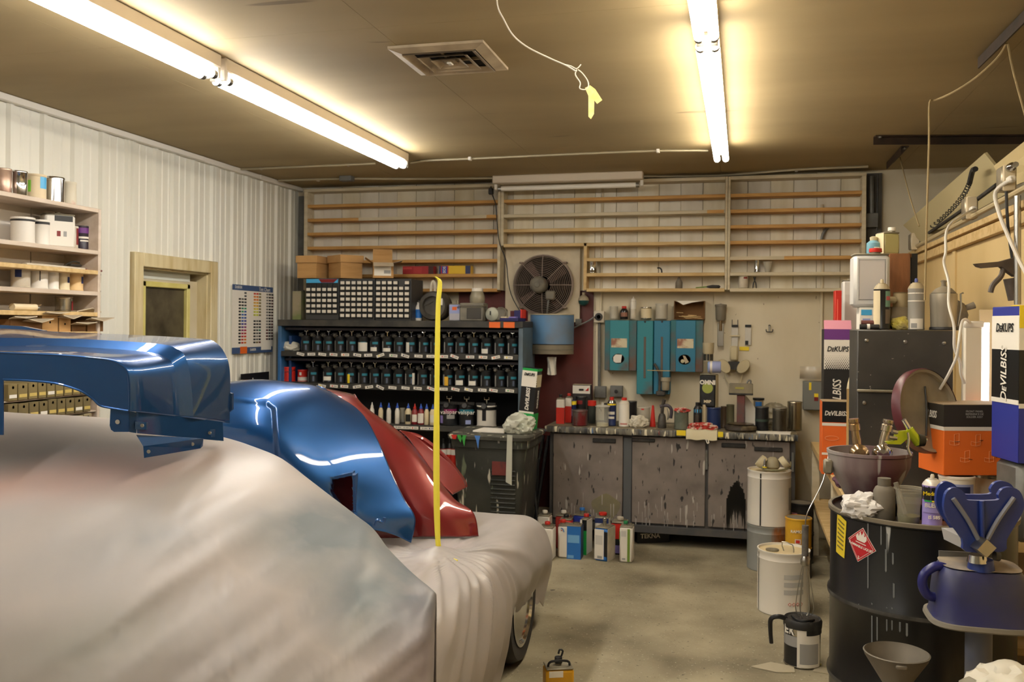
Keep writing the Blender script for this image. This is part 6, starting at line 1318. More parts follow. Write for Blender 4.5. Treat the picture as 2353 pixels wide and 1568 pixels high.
for i in range(7):
    y = RBY0+.2+i*.22; nm = ['nearest', 'second', 'third', 'fourth', 'fifth', 'sixth', 'farthest'][i]
    tin('paint_can', '%s paint can on the floor under the side bench' % nm, 'can', (RBX0+.14, y, .0), .08, .19, body=[TIN, DUSTBLK, OFFW][i % 3], labels=((.2, .8, -1.2, .9, [BLACK, YELLOW, CREAM][i % 3]),), lid=DUSTY, group='cans on the floor under the side bench')
# tools lying on the bench front
for i, (y, m_, lb) in enumerate(((4.35, mat('tape_orange', (206, 130, 40), .5), 'orange and black tape roll on the side bench edge'), (4.74, mat('purple_rag', (84, 50, 66), .7), 'dark purple rag on the side bench edge'))):
    if i == 0:
        t = thing('tape_roll', lb, 'tape', (RBX0+.1, y, RBZ+.001)); MB().lathe([(.03, 0), (.055, 0), (.055, .04), (.03, .04), (.03, 0)], 18, caps=0).build('roll', m_, t); MB().lathe([(.0555, .008), (.0555, .03)], 18, caps=0).build('wrap', BLACK, t)
    else: tag(lump('rag', m_, None, r=.07, seed=40, sq=(1, 1.3, .5), loc=(RBX0+.06, y, RBZ+.001)), lb, 'rag')
# black steel cabinet
YC = 4.27
x, w_ = spanY(1969, 2190, YC, 1.3); zc2 = zat(759, 2080, YC)
cb = thing('steel_cabinet', 'black riveted steel cabinet standing on the side bench', 'cabinet', (x, YC, RBZ)); hc = zc2-RBZ
CBM = mat('cabinet_black', (48, 46, 43), .5, .1, col2=(70, 67, 62), scale=3, detail=6, flecks=[((150, 144, 132), 60, .74, (1, 1, 1)), ((36, 35, 34), 3, .6, (1, 1, .3))])
DCB = .3
MB().box((0, DCB/2, hc/2), (w_, DCB, hc), b=.003).build('case', CBM, cb)
z_s = zat(898, 2080, YC)-RBZ
MB().box((0, -.004, (z_s+hc)/2), (w_*.985, .01, hc-z_s-.006), b=.002).build('upper_panel', CBM, cb); MB().box((0, -.002, z_s/2), (w_*.985, .006, z_s-.01), b=.002).build('lower_panel', CBM, cb); MB().box((0, -.008, z_s-.004), (w_, .016, .012), b=.003).build('ledge', DUSTTIN, cb)
for px, py in ((1991, 783), (2080, 786), (2169, 789), (1986, 926), (2073, 930)):
    q = at(px, py, Y=YC-.01)-Vector((x, YC-.01, RBZ)); MB().lathe([(.009, 0), (.008, .004), (0, .006)], 12, M=Matrix.Translation((q.x, -.009, q.z)) @ My).build('rivet', STEEL, cb)
zk = zc2+.001
# on the cabinet
x = xat(2026, YC+.09, 1.6); aero('spray_can', 'cream and black spray can with a green emblem on the black cabinet', (x, YC+.09, zk), .0345, zat(642, 2026, YC+.09)-zk, body=BLACK, labels=((.03, .77, -.95, 1.25, CREAM), (.45, .76, .75, .9, mat('emblem_green', (110, 150, 130), .5)), (.58, .66, .75, .7, mat('emblem_pink', (190, 90, 90), .5)), (.12, .4, .7, .8, mat('print_dark', (110, 96, 80), .5))), dome=mat('dome_dusty', (168, 154, 124), .5), cap=BEIGE)
x = xat(2105, YC+.1, 1.6); aero('spray_can', 'dusty grey spray can with a blue nozzle on the black cabinet', (x, YC+.1, zk), .035, zat(640, 2105, YC+.1)-zk, body=mat('grey_print_can', (150, 146, 138), .55), labels=((.7, .72, 0, 6, PAPER), (.55, .57, 0, 6, PAPER), (.02, .22, -.1, 1.6, PAPER), (.04, .13, -.4, .7, GREYL)), dome=mat('dome_dusty', (168, 154, 124)), cap=mat('nozzle_blue', (80, 90, 150), .5))
x = xat(2168, YC+.1, 1.6); h = zat(674, 2168, YC+.1)-zk
t = thing('pressure_cup', 'brushed steel spray cup with a lid knob on the black cabinet', 'cup', (x, YC+.1, zk)); r = .055
BRS = mat('brushed_steel', (190, 182, 164), .35, .45, col2=(160, 150, 130), scale=20, stretch=(1, 1, .1))
MB().lathe([(r*.9, .012), (r*.96, .016), (r, h*.66), (r*1.02, h*.67), (r*1.02, h*.98), (r*.9, h)], 28).build('cup', BRS, t); MB().lathe([(r*1.02, 0), (r*1.06, .004), (r*1.02, .014), (0, .014)], 28).build('base', DUSTBLK, t)
MB().lathe([(r*.95, h), (r*.6, h+.02), (r*.2, h+.03), (r*.18, h+.045), (r*.26, h+.055), (0, h+.06)], 24).build('lid', mat('lid_dusty', (132, 122, 104), .6), t); MB().tube([(r*1.05, 0, 0.02), (r*1.3, .0, .1), (r*1.25, 0, .16), (r*1.45, 0, .165)], .004, 6).build('hook', STEEL, t)
x = xat(2185, YC+.22, 1.65); t = thing('polisher', 'rounded dusty grey air tool with a side knob behind the steel cup', 'tool', (x, YC+.23, zk))
MB().lathe([(.03, 0), (.05, .02), (.058, .07), (.045, .12), (.02, .14), (0, .145)], 20, sx=1.3).build('body', DUSTY, t); MB().cyl((.06, 0, .1), (.1, 0, .115), .013, .016, 10).build('knob', DUSTY, t)
t = thing('face_mask', 'dusty grey respirator slumped behind the spray cans on the cabinet', 'respirator', (xat(2065, YC+.17, 1.55), YC+.19, zk))
MB().lathe([(.02, 0), (.055, .02), (.06, .06), (.04, .1), (.03, .105)], 18, sx=1.1).build('face_piece', mat('mask_beige', (138, 124, 100), .7), t)
MB().lathe([(.032, .1), (.034, .13), (.03, .165), (.034, .17), (0, .172)], 16, c=(.01, 0, 0)).build('filter', mat('filter_tan', (170, 152, 116), .6), t); MB().box((-.035, -.04, .135), (.05, .02, .03), b=.01).build('clip', BEIGE, t)
lump('yellow_pad', mat('pad_yellow', (196, 178, 70), .7, col2=(170, 156, 116), scale=12), None, t, r=.035, seed=8, sq=(1.1, .7, .9), loc=(.0, -.08, 0))
t = thing('hose_nozzles', 'pair of dark hose fittings lying on the cabinet', 'fitting', (xat(1992, YC+.06, 1.55), YC+.06, zk))
MB().cyl((-.03, 0, .012), (.05, .0, .012), .012, n=10).build('fitting', DUSTBLK, t); MB().cyl((-.02, .03, .03), (.06, .03, .03), .012, n=10).build('fitting', mat('fit_red', (100, 56, 50), .5), t); MB().cyl((-.0, 0, .012), (.012, 0, .012), .0135, n=10).build('collar', PAPER, t)
# white cans stack
x, w_ = spanY(1974, 2044, YC+.16, 1.58)
bz = carton('carton', 'low white carton with blue print under the white can', (x, YC+.2, zk), w_, .12, .1, 0, PAPER, panels=(('f', .05, .4, .65, .9, SKYB), ('f', .1, .35, .3, .5, LTBLUE), ('f', .45, .8, .55, .7, BLACK), ('f', .02, .5, .02, .2, CREAM)))
x, w_ = spanY(1960, 2044, YC+.14, 1.7); zz = zk+.102
WCN = mat('white_can', (206, 204, 200), .45)
t = fcan('solvent_can', 'large white oblong can with dashed border and red lid on the cabinet', (x, YC+.2, zz), w_, .12, zat(585, 2000, YC+.14)-zz, rz=R(3), body=WCN, cap=RED, cx=.025, capr=.028, panels=(('f', .14, .86, .14, .9, mat('can_print', (190, 184, 180), .6)),), handle=False)
if True:
    mb = MB(); hW = zat(585, 2000, YC+.14)-zz; y_ = -.0618
    for u in [i/22 for i in range(23)]:
        for v in (.14, .9): mb.box(((.14+.72*u-.5)*w_, y_, v*hW), (w_*.018, .0006, .0022))
    for v in [i/30 for i in range(31)]:
        for u in (.14, .86): mb.box(((u-.5)*w_, y_, (.14+.76*v)*hW), (.0022, .0006, hW*.014))
    mb.build('dashed_border', BLACK, t, smooth=0)['kind'] = 'stuff'
x, w_ = spanY(1936, 1972, 5.7, 1.5); 
fcan('solvent_can', 'second white oblong can standing behind the large white can', (x, 5.75, RBZ+.5), w_, .1, zat(645, 1950, 5.7)-RBZ-.5, body=mat('white_can_b', (200, 196, 190), .5), cap=None, handle=True, panels=(('f', .15, .95, .1, .85, mat('can_print', (190, 184, 180))),))
carton('carton', 'brown carton on the side bench under the second white can', (x+.0, 5.78, RBZ), .2, .2, .499, 0, CARDDK)
x, w_ = spanY(1917, 1932, 5.56, 1.5); carton('carton', 'narrow bright red carton standing behind the pink topped carton', (x-.0, 5.58, RBZ), w_, .08, zat(668, 1925, 5.54)-RBZ, R(2), RED, panels=(('f', .3, .45, .7, .95, mat('red_shine', (226, 110, 90), .4)),))  # the lighter panel is a shine painted on the carton front, without print
# wooden crate with cans behind
x, w_ = spanY(2042, 2090, 4.72, 1.6); zcr = zat(583, 2060, 4.72)
t = thing('wooden_crate', 'brown wooden board crate behind the cabinet', 'crate', (x, 4.72, RBZ)); MB().box((0, .0, (zcr-RBZ)/2), (w_, .02, zcr-RBZ), b=.002).build('board', WOODB, t)
MB().box((-w_*.2, .13, zcr-RBZ-.01), (w_*1.6, .25, .02), b=.002).build('top_board', WOODB, t); MB().box((w_/2+.02, .13, (zcr-RBZ)/2), (.03, .25, zcr-RBZ), b=.002).build('side_board', BLACK, t); MB().box((-w_*.95, .2, (zcr-RBZ)/2-.01), (.02, .1, zcr-RBZ-.03)).build('side_board', WOODB, t)  # black side board paints the dark gap between crate and plywood
x, w_ = spanY(2022, 2064, 4.8, 1.95); fcan('oblong_can', 'yellowish oblong can with white cap on the wooden crate', (x, 4.84, zcr+.001), w_, .08, zat(536, 2045, 4.8)-zcr, rz=R(20), body=mat('olive_can', (176, 168, 112), .4), panels=(('l', 0, 1, 0, 1, CREAM),), cap=WHITE, capr=.018, cx=.02, handle=False)
x = xat(2007, 4.84, 1.95); bottle('squirt_bottle', 'blue and white bottle with a curved spout on the wooden crate', (x, 4.84, zcr+.001), [(.03, 0), (.033, .004), (.033, .06), (.015, .075)], mat('bottle_blue', (120, 168, 186), .4), [(.016, .07), (.018, .09), (.008, .095), (.0, .096)], BEIGE, labels=((.0336, .01, .04, .4, .9, PAPER),))
P = [(x, 4.84, zcr+.09), (x, 4.84, zcr+.13), (x-.03, 4.84, zcr+.15), (x-.05, 4.84, zcr+.155)]
# cartons left of the cabinet
x, w_ = spanY(1893, 1956, 5.35, 1.3); zlow = 1.0
carton('carton', 'plain brown carton under the pink topped carton', (x, 5.44, RBZ), w_*1.0, .16, zlow-RBZ, 0, CARDDK)
hb = zat(757, 1925, 5.35)-zlow-.001
DK = dict(bold=.0008, shear=.2, sx=.82)
t = carton('carton', 'tall pink, white and black carton with dotted print beside the cabinet', (x, 5.43, zlow+.001), w_, .16, hb, 0, mat('carton_black', (28, 27, 27), .5), panels=(('f', 0, 1, .58, .89, PAPER), ('f', 0, 1, .89, 1, PURPLE), ('t', 0, 1, 0, 1, PINK)), txt=(('f', 'DeKUPS', .5, .79, .04, BLACK, DK), ('f', 'DeVILBISS', .5, .27, .062, PAPER, dict(up=True, **DK))))
MB().prism([(-w_/2, -.08, hb), (w_/2, -.08, hb), (w_/2, -.05, hb+.05), (-w_/2, -.05, hb+.05)], (0, .003, 0)).build('flap', PINK, t)
def dots(t, w_, y, z0, z1, nr, nc, neg=0):
    mb = MB()
    for r__ in range(nr):
        for c in range(nc):
            f = 1-r__/(nr-1); s_ = w_/nc*(.12+.34*f); cx_ = -w_/2+(c+.5+(.5 if r__ % 2 else 0)-.25)*w_/nc; cz = z0+(z1-z0)*r__/(nr-1)
            if abs(cx_)+s_ < w_/2: mb.add([(cx_+s_, y, cz), (cx_, y, cz+s_), (cx_-s_, y, cz), (cx_, y, cz-s_)], [(0, 1, 2, 3)])
    o = mb.build('dot_print', BLACK, t, smooth=0); o['kind'] = 'stuff'
dots(t, w_, -.0818, hb*.585, hb*.72, 9, 13)
x, w_ = spanY(1889, 1953, 5.1, 1.0); hb = zat(924, 1921, 5.1)-RBZ
t = carton('carton', 'orange and black carton with white lettering and dusty top beside the cabinet', (x, 5.18, RBZ), w_, .16, hb, 0, ORANGE, panels=(('f', 0, 1, .72, 1, BLACK), ('f', 0, 1, .67, .71, PAPER), ('f', 0, 1, .27, .3, PAPER), ('t', 0, 1, 0, 1, mat('dusty_card', (150, 130, 100), .8))), txt=(('f', 'DeVILBISS', .5, .84, .034, PAPER, DK),))
MB().tube([(.0+.035*cos(a)-.02, -.0815, hb*.5+.012*sin(a)) for a in [i*pi/8 for i in range(16)]], .001, 4, closed=True).build('emblem', mat('pale_orange', (238, 170, 120), .5), t)
# cup clutter between cartons and cabinet
x = xat(1962, 4.9, 1.1); aero('spray_can', 'dusty spray can squeezed between the cartons and the cabinet', (x, 4.95, RBZ), .03, zat(842, 1962, 4.9)-RBZ, body=mat('dusty_amber', (170, 140, 90), .5), dome=BEIGE, cap=ORANGE)
# light strip standing beside the cabinet
b = at(2238, 990, d=3.9); top = at(2238, 742, d=3.9); 
ll = thing('light_strip', 'white vertical light strip glowing on its right side beside the cabinet', 'light', (b.x, b.y, RBZ)); hL = top.z-RBZ
MB().box((-.01, 0, hL/2), (.075, .05, hL-.03), b=.008).build('housing', mat('strip_white', (220, 212, 194), .45), ll); MB().box((-.008, 0, hL-.008), (.08, .056, .03), b=.006).build('end_cap', WHITE, ll)
MB().cyl((.042, -.012, .3), (.042, -.012, hL+.0), .012, n=12).build('tube', mat('strip_tube', (255, 250, 255), .3, emit=((1.0, .92, .95), 8.0)), ll)
x = at(2278, 800, d=4.0)
t = thing('back_plate', 'pale metal reflector plate behind the light strip', 'plate', (x.x, x.y, RBZ)); hP = at(2278, 712, d=4.0).z-RBZ
MB().box((0, 0, hP/2), (.1, .008, hP), b=.002).build('plate', mat('plate_cream', (196, 178, 140), .5), t); MB().box((.045, -.005, hP*.6), (.003, .004, hP*.5)).build('slot', DUSTBLK, t)
# round lid leaning against the cabinet
c = at(2124, 945, d=3.72); nrm = Vector((.64, -.74, .2)).normalized()
Mq = nrm.to_track_quat('Z', 'Y').to_matrix().to_4x4(); rl = .172
t = thing('drum_lid', 'round maroon rimmed drum lid leaning against the black cabinet', 'lid', c); 
MB().lathe([(0, 0), (rl*.86, 0), (rl*.9, .004), (rl*.92, .02), (rl*.98, .026), (rl, .018), (rl, -.012), (rl*.97, -.016), (0, -.006)], 44, M=Mq).build('disc', mat('lid_beige', (150, 140, 118), .65, col2=(128, 118, 98), scale=8), t)
MB().lathe([(rl*1.0, -.014), (rl*1.008, 0), (rl*1.008, .022), (rl*.985, .029)], 44, M=Mq, caps=0).build('rim', mat('rim_maroon', (84, 34, 40), .4), t)
MB().tube([Mq @ Vector((-.02, -.1, .006)), Mq @ Vector((0, 0, .012)), Mq @ Vector((.02, .1, .006))], .004, 6).build('scratch_rod', DUSTBLK, t)
# orange box on two cans
zo = .955
b0 = at(2168, 1093, Z=zo); b1 = at(2332, 1093, Z=zo); wO = (b1-b0).length; rzO = math.atan2(b1.y-b0.y, b1.x-b0.x); hO = zat(931, 2168, b0.y)-zo; dO = .2
inw = Vector((-sin(rzO), cos(rzO), 0))
cO = (b0+b1)/2+inw*dO/2
for i, (u, v, lb) in enumerate(((-.07, -.06, 'red and white round tin under the orange box'), (.11, .0, 'silver round tin under the right side of the orange box'))):
    q = cO+Vector((cos(rzO), sin(rzO), 0))*u+inw*v
    tin('paint_can', lb, 'can', (q.x, max(q.y, RBY0+.09), RBZ), .066, zo-RBZ-.004, body=[WHITE, TIN][i], labels=((.25, .5, -.2, 1.6, RED), (.55, .85, -.2, 2.2, LTBLUE), (.6, .8, .2, .8, NAVY)) if i == 0 else ((.1, .9, 0, 3, OFFW),))
OBO = mat('box_orange', (228, 110, 34), .6); OBB = mat('box_black', (42, 38, 32), .6)
t = carton('carton', 'big orange and black carton with assembly drawings on the right', (cO.x, cO.y, zo), wO, dO, hO, rzO, OBO, panels=(('f', 0, 1, .69, 1, OBB), ('f', 0, 1, .635, .69, PAPER), ('l', 0, 1, .69, 1, OBB), ('l', 0, 1, .635, .69, PAPER), ('t', 0, 1, 0, 1, mat('dusty_card', (150, 130, 100)))), txt=(('f', 'FRONT PANEL\nREFERENCE DE\nSOLDER ASSY', .42, .87, .011, GREYL, dict(bold=.0001)), ('l', 'DeVILBISS', .4, .84, .04, PAPER, DK)))
LO = mat('line_orange', (244, 176, 120), .5)
def wirebox(u, v, s, arrow):
    f = [(0, 0), (.5, -.1), (1, 0), (1, .38), (.5, .3), (0, .4)]; P2 = [((u+x_*s-.5)*wO, -dO/2-.0012, (v+y_*s)*hO) for x_, y_ in f]
    mb = MB(); mb.tube(P2, .0009, 4, closed=True); mb.tube([((u+x_*s-.5)*wO, -dO/2-.0012, (v+y_*s)*hO) for x_, y_ in ((.5, .3), (.5, 1.1), (1, 1.2), (1, .38))], .0009, 4); mb.tube([((u+x_*s-.5)*wO, -dO/2-.0012, (v+y_*s)*hO) for x_, y_ in ((.5, -.1), (.5, .3))], .0009, 4)
    mb.build('drawing', LO, t, smooth=0); mb = MB(); mb.tube([((u+x_*s-.5)*wO, -dO/2-.0014, (v+y_*s)*hO) for x_, y_ in arrow], .0012, 4); mb.build('arrow', BLACK, t, smooth=0)
wirebox(.08, .44, .13, ((.5, .3), (1.1, .3))); wirebox(.38, .43, .13, ((.9, .5), (1.3, .55))); wirebox(.68, .43, .13, ((.9, .7), (1.2, .7), (1.3, .5))); wirebox(.23, .2, .13, ((.9, .25), (1.3, .2))); wirebox(.57, .2, .13, ((.9, .6), (1.2, .6), (1.3, .4)))
# blue, white and black tall carton at the edge
d_ = 3.66; zsup = 1.05
c0 = at(2308, 1037, d=d_); c1 = at(2341, 1037, d=d_-.22)
cx_ = at(2341, 900, d=3.3)
wB, dB = .13, .2; rzB = R(12); 
hB = 1.53+(757-700)*3.3/2100-zsup
ct = Vector((cx_.x, cx_.y, 0))+Vector((cos(rzB), sin(rzB), 0))*wB/2+Vector((-sin(rzB), cos(rzB), 0))*dB/2
t = carton('carton', 'tall blue, white and black carton with dotted print at the right edge', (ct.x, ct.y, zsup), wB, dB, hB, rzB, mat('carton_blue', (40, 50, 140), .5), panels=(('l', 0, 1, .4, .72, BLACK), ('l', 0, 1, .72, .94, PAPER), ('f', 0, 1, .38, .72, BLACK), ('f', 0, 1, .72, .94, PAPER), ('l', 0, 1, .37, .4, PAPER), ('f', 0, 1, .35, .38, PAPER), ('t', .0, .25, .0, .3, YELLOW), ('f', 0, .14, .86, 1, YELLOW)), txt=(('l', 'DeKUPS', .5, .86, .045, BLACK, DK), ('l', 'DeVILBISS', .5, .56, .06, PAPER, dict(up=True, **DK))))
carton('plastic_case', 'dark grey plastic case under the tall blue carton', (ct.x, ct.y, RBZ), wB*.9, dB*.9, zsup-RBZ-.001, rzB, GREYM, cat='case', b=.02)

# ------------------------------------------------------------------ black steel drum
DC = at(2116, 1180, d=3.1); DX, DYY = DC.x, DC.y; ZD0, ZD1, RD = .0, .925, .29
tag(MB().box((DX, DYY, .018), (.6, .6, .034), b=.004).build('pallet_board', WOODB), 'flat wooden board under the black drum', 'board'); 
dm = thing('steel_drum', 'black steel drum with a flammable liquid diamond and yellow label', 'drum', (DX, DYY, .0355)); HD = ZD1-.0355
DRMM = mat('drum_black', (15, 15, 15), .3, col2=(26, 26, 26), scale=3, flecks=[((176, 176, 172), 22, .735, (1, 1, .14)), ((110, 108, 104), 9, .76, (1, 1, .4))])
def hoop(z): return [(RD, z-.02), (RD+.008, z-.008), (RD+.008, z+.008), (RD, z+.02)]
MB().lathe([(RD*.97, 0), (RD+.004, .003), (RD+.004, .02), (RD, .024)]+hoop(HD*.36)+hoop(HD*.67)+[(RD, HD-.02), (RD+.006, HD-.016), (RD+.006, HD), (RD-.006, HD), (RD-.006, HD-.012), (0, HD-.014)], 64).build('body', DRMM, dm)
for z in (.36, .67): MB().lathe([(RD+.0075, HD*z-.009), (RD+.0092, HD*z), (RD+.0075, HD*z+.009)], 64, caps=0).build('hoop_wear', mat('hoop_grey', (92, 90, 86), .5, .5, col2=(60, 58, 56), scale=14), dm)
MB().lathe([(RD+.0065, HD-.012), (RD+.007, HD), (RD-.004, HD+.001)], 64, caps=0).build('rim_dust', mat('rim_dust', (120, 110, 92), .7, col2=(90, 82, 68), scale=12), dm)
MB().lathe([(0, HD-.013), (RD-.008, HD-.013)], 48).build('top_plate', mat('drum_top', (110, 98, 80), .7, col2=(70, 64, 54), scale=7), dm)
camang = math.atan2(-DYY, -DX)
def curved(name, pts, m_, r, n=10):
    """patch bent round the drum: pts (u metres along the arc from the camera-facing line, z)"""
    def w3(u, z): a = camang+u/RD; return (r*cos(a), r*sin(a), z)
    us = [p[0] for p in pts]; 
    bm = bmesh.new(); vs_ = [bm.verts.new((p[0], 0, p[1])) for p in pts]; bm.faces.new(vs_); u0, u1 = min(us), max(us)
    for k in range(1, n):
        bmesh.ops.bisect_plane(bm, geom=bm.verts[:]+bm.edges[:]+bm.faces[:], plane_co=(u0+(u1-u0)*k/n, 0, 0), plane_no=(1, 0, 0))
    for v in bm.verts: v.co = w3(v.co.x, v.co.z)
    me = bpy.data.meshes.new(name); bm.to_mesh(me); bm.free(); me.materials.append(m_); return link(name, me, dm)
def drum_uv(px, py):
    r__ = ray(px, py); o = Vector((0, 0, H)); a_ = r__.x**2+r__.y**2; b_ = 2*(-r__.x*DX-r__.y*DYY); c_ = DX*DX+DYY*DYY-RD*RD
    t_ = (-b_-math.sqrt(max(b_*b_-4*a_*c_, 0)))/(2*a_); p_ = o+r__*t_; a2 = math.atan2(p_.y-DYY, p_.x-DX)-camang
    return (a2*RD, p_.z-.0355)
YL = mat('label_yellow', (222, 196, 44), .55); 
Q = [drum_uv(x, y) for x, y in ((1925, 1176), (1946, 1199), (1941, 1284), (1922, 1268))]; curved('yellow_label', Q, YL, RD+.0015)
for k in range(7):
    f = .12+k*.11; a, b_ = [Vector(Q[0]).lerp(Vector(Q[3]), f), Vector(Q[1]).lerp(Vector(Q[2]), f)]; a2, b2 = a.lerp(b_, .15), a.lerp(b_, .85)
    curved('label_print', [(a2.x, a2.y), (b2.x, b2.y), (b2.x, b2.y-.006), (a2.x, a2.y-.006)], mat('label_ink', (120, 104, 40), .6), RD+.0022, 4)
Dm = [drum_uv(x, y) for x, y in ((1984, 1213), (2014, 1267), (1972, 1292), (1950, 1237))]
curved('diamond_border', Dm, PAPER, RD+.0015, 14); cD = sum((Vector(p) for p in Dm), Vector((0, 0)))/4
curved('diamond', [tuple(cD+(Vector(p)-cD)*.96) for p in Dm], mat('diamond_red', (186, 30, 40), .45), RD+.0022, 14)
inn = [cD+(Vector(p)-cD)*.86 for p in Dm]; inn2 = [cD+(Vector(p)-cD)*.83 for p in Dm]
for k in range(4):
    a, b_, c, d = inn[k], inn[(k+1) % 4], inn2[(k+1) % 4], inn2[k]; curved('diamond_line', [tuple(a), tuple(b_), tuple(c), tuple(d)], PAPER, RD+.003, 8)
eU = (Vector(Dm[0])-Vector(Dm[2])); eU = eU/eU.length; eR = (Vector(Dm[1])-Vector(Dm[3])); eR = eR/eR.length; sD = (Vector(Dm[1])-Vector(Dm[3])).length
fl_ = [(-.14, .1), (-.2, .2), (-.13, .3), (-.1, .22), (-.07, .38), (0, .28), (.05, .42), (.09, .26), (.15, .32), (.18, .18), (.12, .1)]
curved('flame', [tuple(cD+eR*x_*sD+eU*y_*sD) for x_, y_ in fl_], PAPER, RD+.003, 8); curved('flame', [tuple(cD+eR*x_*sD+eU*y_*sD) for x_, y_ in ((-.18, .06), (.18, .06), (.18, .035), (-.18, .035))], PAPER, RD+.003, 8)
def drumtext(s, size, c2, rr):
    cu = bpy.data.curves.new('lettering', 'FONT'); cu.body = s; cu.size = size; cu.align_x = 'CENTER'; cu.align_y = 'CENTER'; cu.resolution_u = 2; cu.offset = .0004
    to = bpy.data.objects.new('t', cu); COL.objects.link(to); me = bpy.data.meshes.new_from_object(to); bpy.data.objects.remove(to)
    for v in me.vertices:
        q = Vector(c2)+eR*v.co.x+eU*v.co.y; a = camang+q.x/RD; v.co = ((RD+rr)*cos(a), (RD+rr)*sin(a), q.y)
    me.materials.clear(); me.materials.append(PAPER); link('lettering', me, dm)
drumtext('FLAMMABLE LIQUID', sD*.095, cD-eU*sD*.06, .0032); drumtext('3', sD*.12, cD-eU*sD*.38, .0032)
# white drips
for i, (px, y0, y1, wd) in enumerate(((1995, 1200, 1350, 3), (2025, 1205, 1250, 3), (2038, 1225, 1262, 3), (2036, 1262, 1312, 4), (2052, 1270, 1295, 4), (2054, 1340, 1372, 4), (2004, 1385, 1480, 3), (2016, 1400, 1470, 3), (2038, 1395, 1448, 3), (2050, 1395, 1446, 3), (2068, 1410, 1450, 4), (2084, 1430, 1460, 5))):
    q = [drum_uv(px-wd/2, y0), drum_uv(px+wd/2, y0+2), drum_uv(px+wd/2, y1), drum_uv(px, y1+4), drum_uv(px-wd/2, y1)]; curved('paint_drip', q, mat('drip_grey', (112, 114, 114), .5), RD+.0014, 2)

# ------------------------------------------------------------------ on the drum
zd = ZD1+.001
def ond(px, py): return at(px, py, Z=zd)
p = at(1996, 1150, d=3.2); hp = thing('paint_hopper', 'cone shaped paint bucket streaked with grey and maroon holding spray guns', 'bucket', (p.x, p.y, zd-.012)); Rt = (at(2086, 1010, d=3.2)-at(1906, 1010, d=3.2)).length/2; hH = at(1996, 1030, d=3.2).z-zd
HPM = mat('hopper_streaks', (150, 142, 138), .5, col2=(96, 62, 68), scale=5, lo=.4, hi=.62, stretch=(1, 1, .2), detail=5, flecks=[((170, 166, 164), 14, .64, (1, 1, .08)), ((52, 56, 84), 12, .72, (1, 1, .1))])
MB().lathe([(Rt*.42, .0), (Rt*.46, .004), (Rt*.9, hH*.62), (Rt*.98, hH*.75), (Rt, hH-.01), (Rt*1.03, hH-.006), (Rt*1.03, hH+.004), (Rt*.97, hH+.004), (Rt*.95, hH*.75), (Rt*.85, hH*.6), (Rt*.4, .012), (0, .012)], 40).build('bucket', HPM, hp)
MB().lathe([(0, hH*.72), (Rt*.93, hH*.72)], 32).build('content', mat('thinner_dark', (70, 64, 62), .4), hp); MB().box((-Rt*1.02, -.04, hH*.72), (.03, .04, .05), b=.006).build('ear', DUSTTIN, hp); 
GOLD = mat('gun_champagne', (186, 160, 124), .22, .9)
for i, (px, py, lean_, m_) in enumerate(((1977, 1000, -.14, GOLD), (2018, 1000, .2, mat('gun_silver', (190, 178, 160), .2, .9)))):
    b = at(px, py, d=3.2); zz = hp.location.z+hH*.72+.002
    t = thing('spray_gun', ['champagne spray gun standing left in the cone bucket', 'silver faced spray gun standing right in the cone bucket'][i], 'spray gun', (b.x, b.y, zz)); t.rotation_euler = (0, lean_, 0); k = at(px, 962, d=3.2).z-zz
    MB().lathe([(.012, 0), (.013, k*.3), (.016, k*.55), (.014, k*.75), (.019, k*.76), (.019, k*.88), (.015, k*.9), (.018, k*.93), (.018, k), (0, k)], 14).build('neck', m_, t)
    MB().lathe([(0, -.012), (.024, -.01), (.033, 0), (.033, .012), (.02, .03), (0, .032)], 20, M=Matrix.Translation((0, -.02, k*.28)) @ Matrix.Rotation(pi/2, 4, 'X')).build('air_cap', CHROME if i else GOLD, t); MB().tube([(-.02 if i == 0 else .03, -.01, k*.4), (-.03 if i == 0 else .035, -.02, k*.1), (-.02 if i == 0 else .02, -.02, -.0)], .004, 6, smooth=3).build('trigger', CHROME, t)
# lime spray gun hooked over the rim
b = at(2085, 1010, d=3.06); t = thing('spray_gun', 'lime green spray gun with black air cap lying over the bucket rim', 'spray gun', b); gp = lambda x, y, dd=3.06: at(x, y, d=dd)-b
LIME = mat('lime_metal', (176, 190, 40), .25, .5)
MB().tube([gp(2090, 985), gp(2098, 1000), gp(2112, 1018)], lambda q: .012+.006*q, 12, smooth=3).build('body', LIME, t); MB().tube([gp(2076, 965), gp(2090, 988)], .008, 10).build('inlet', CHROME, t)
MB().cyl(gp(2108, 1012), gp(2123, 1013), .023, .019, 14).build('air_cap', BLACK, t); MB().cyl(gp(2123, 1012), gp(2130, 1010), .006, n=8).build('nozzle', CHROME, t)
MB().prism([gp(x, y, 3.055) for x, y in ((2062, 992), (2086, 990), (2084, 1010), (2070, 1022), (2040, 1021), (2036, 1016), (2055, 1014))], fw*.018).build('handle', LIME, t); MB().tube([gp(2086, 994, 3.04), gp(2088, 1012, 3.04), gp(2086, 1030, 3.04), gp(2093, 1047, 3.04)], .005, 8, smooth=3).build('trigger', CHROME, t); mb = MB(); mb.cyl(gp(2062, 995), gp(2050, 992), .007, n=8); mb.cyl(gp(2060, 1008), gp(2042, 1006), .008, n=8); mb.build('knobs', STEEL, t)
p = at(1985, 1186, Z=zd); tag(lump('paper_rag', mat('tissue_white', (214, 210, 206), .85), None, r=.055, seed=15, sq=(1.15, .8, .8), loc=(p.x+.005, p.y+.03, zd-.012), amp=.55), 'crumpled white tissue on the drum rim below the cone bucket', 'rag')
p = at(2036, 1192, Z=zd); r = (at(2061, 1150, d=2.95)-at(2012, 1150, d=2.95)).length/2; hB2 = at(2036, 1092, d=2.95).z-zd
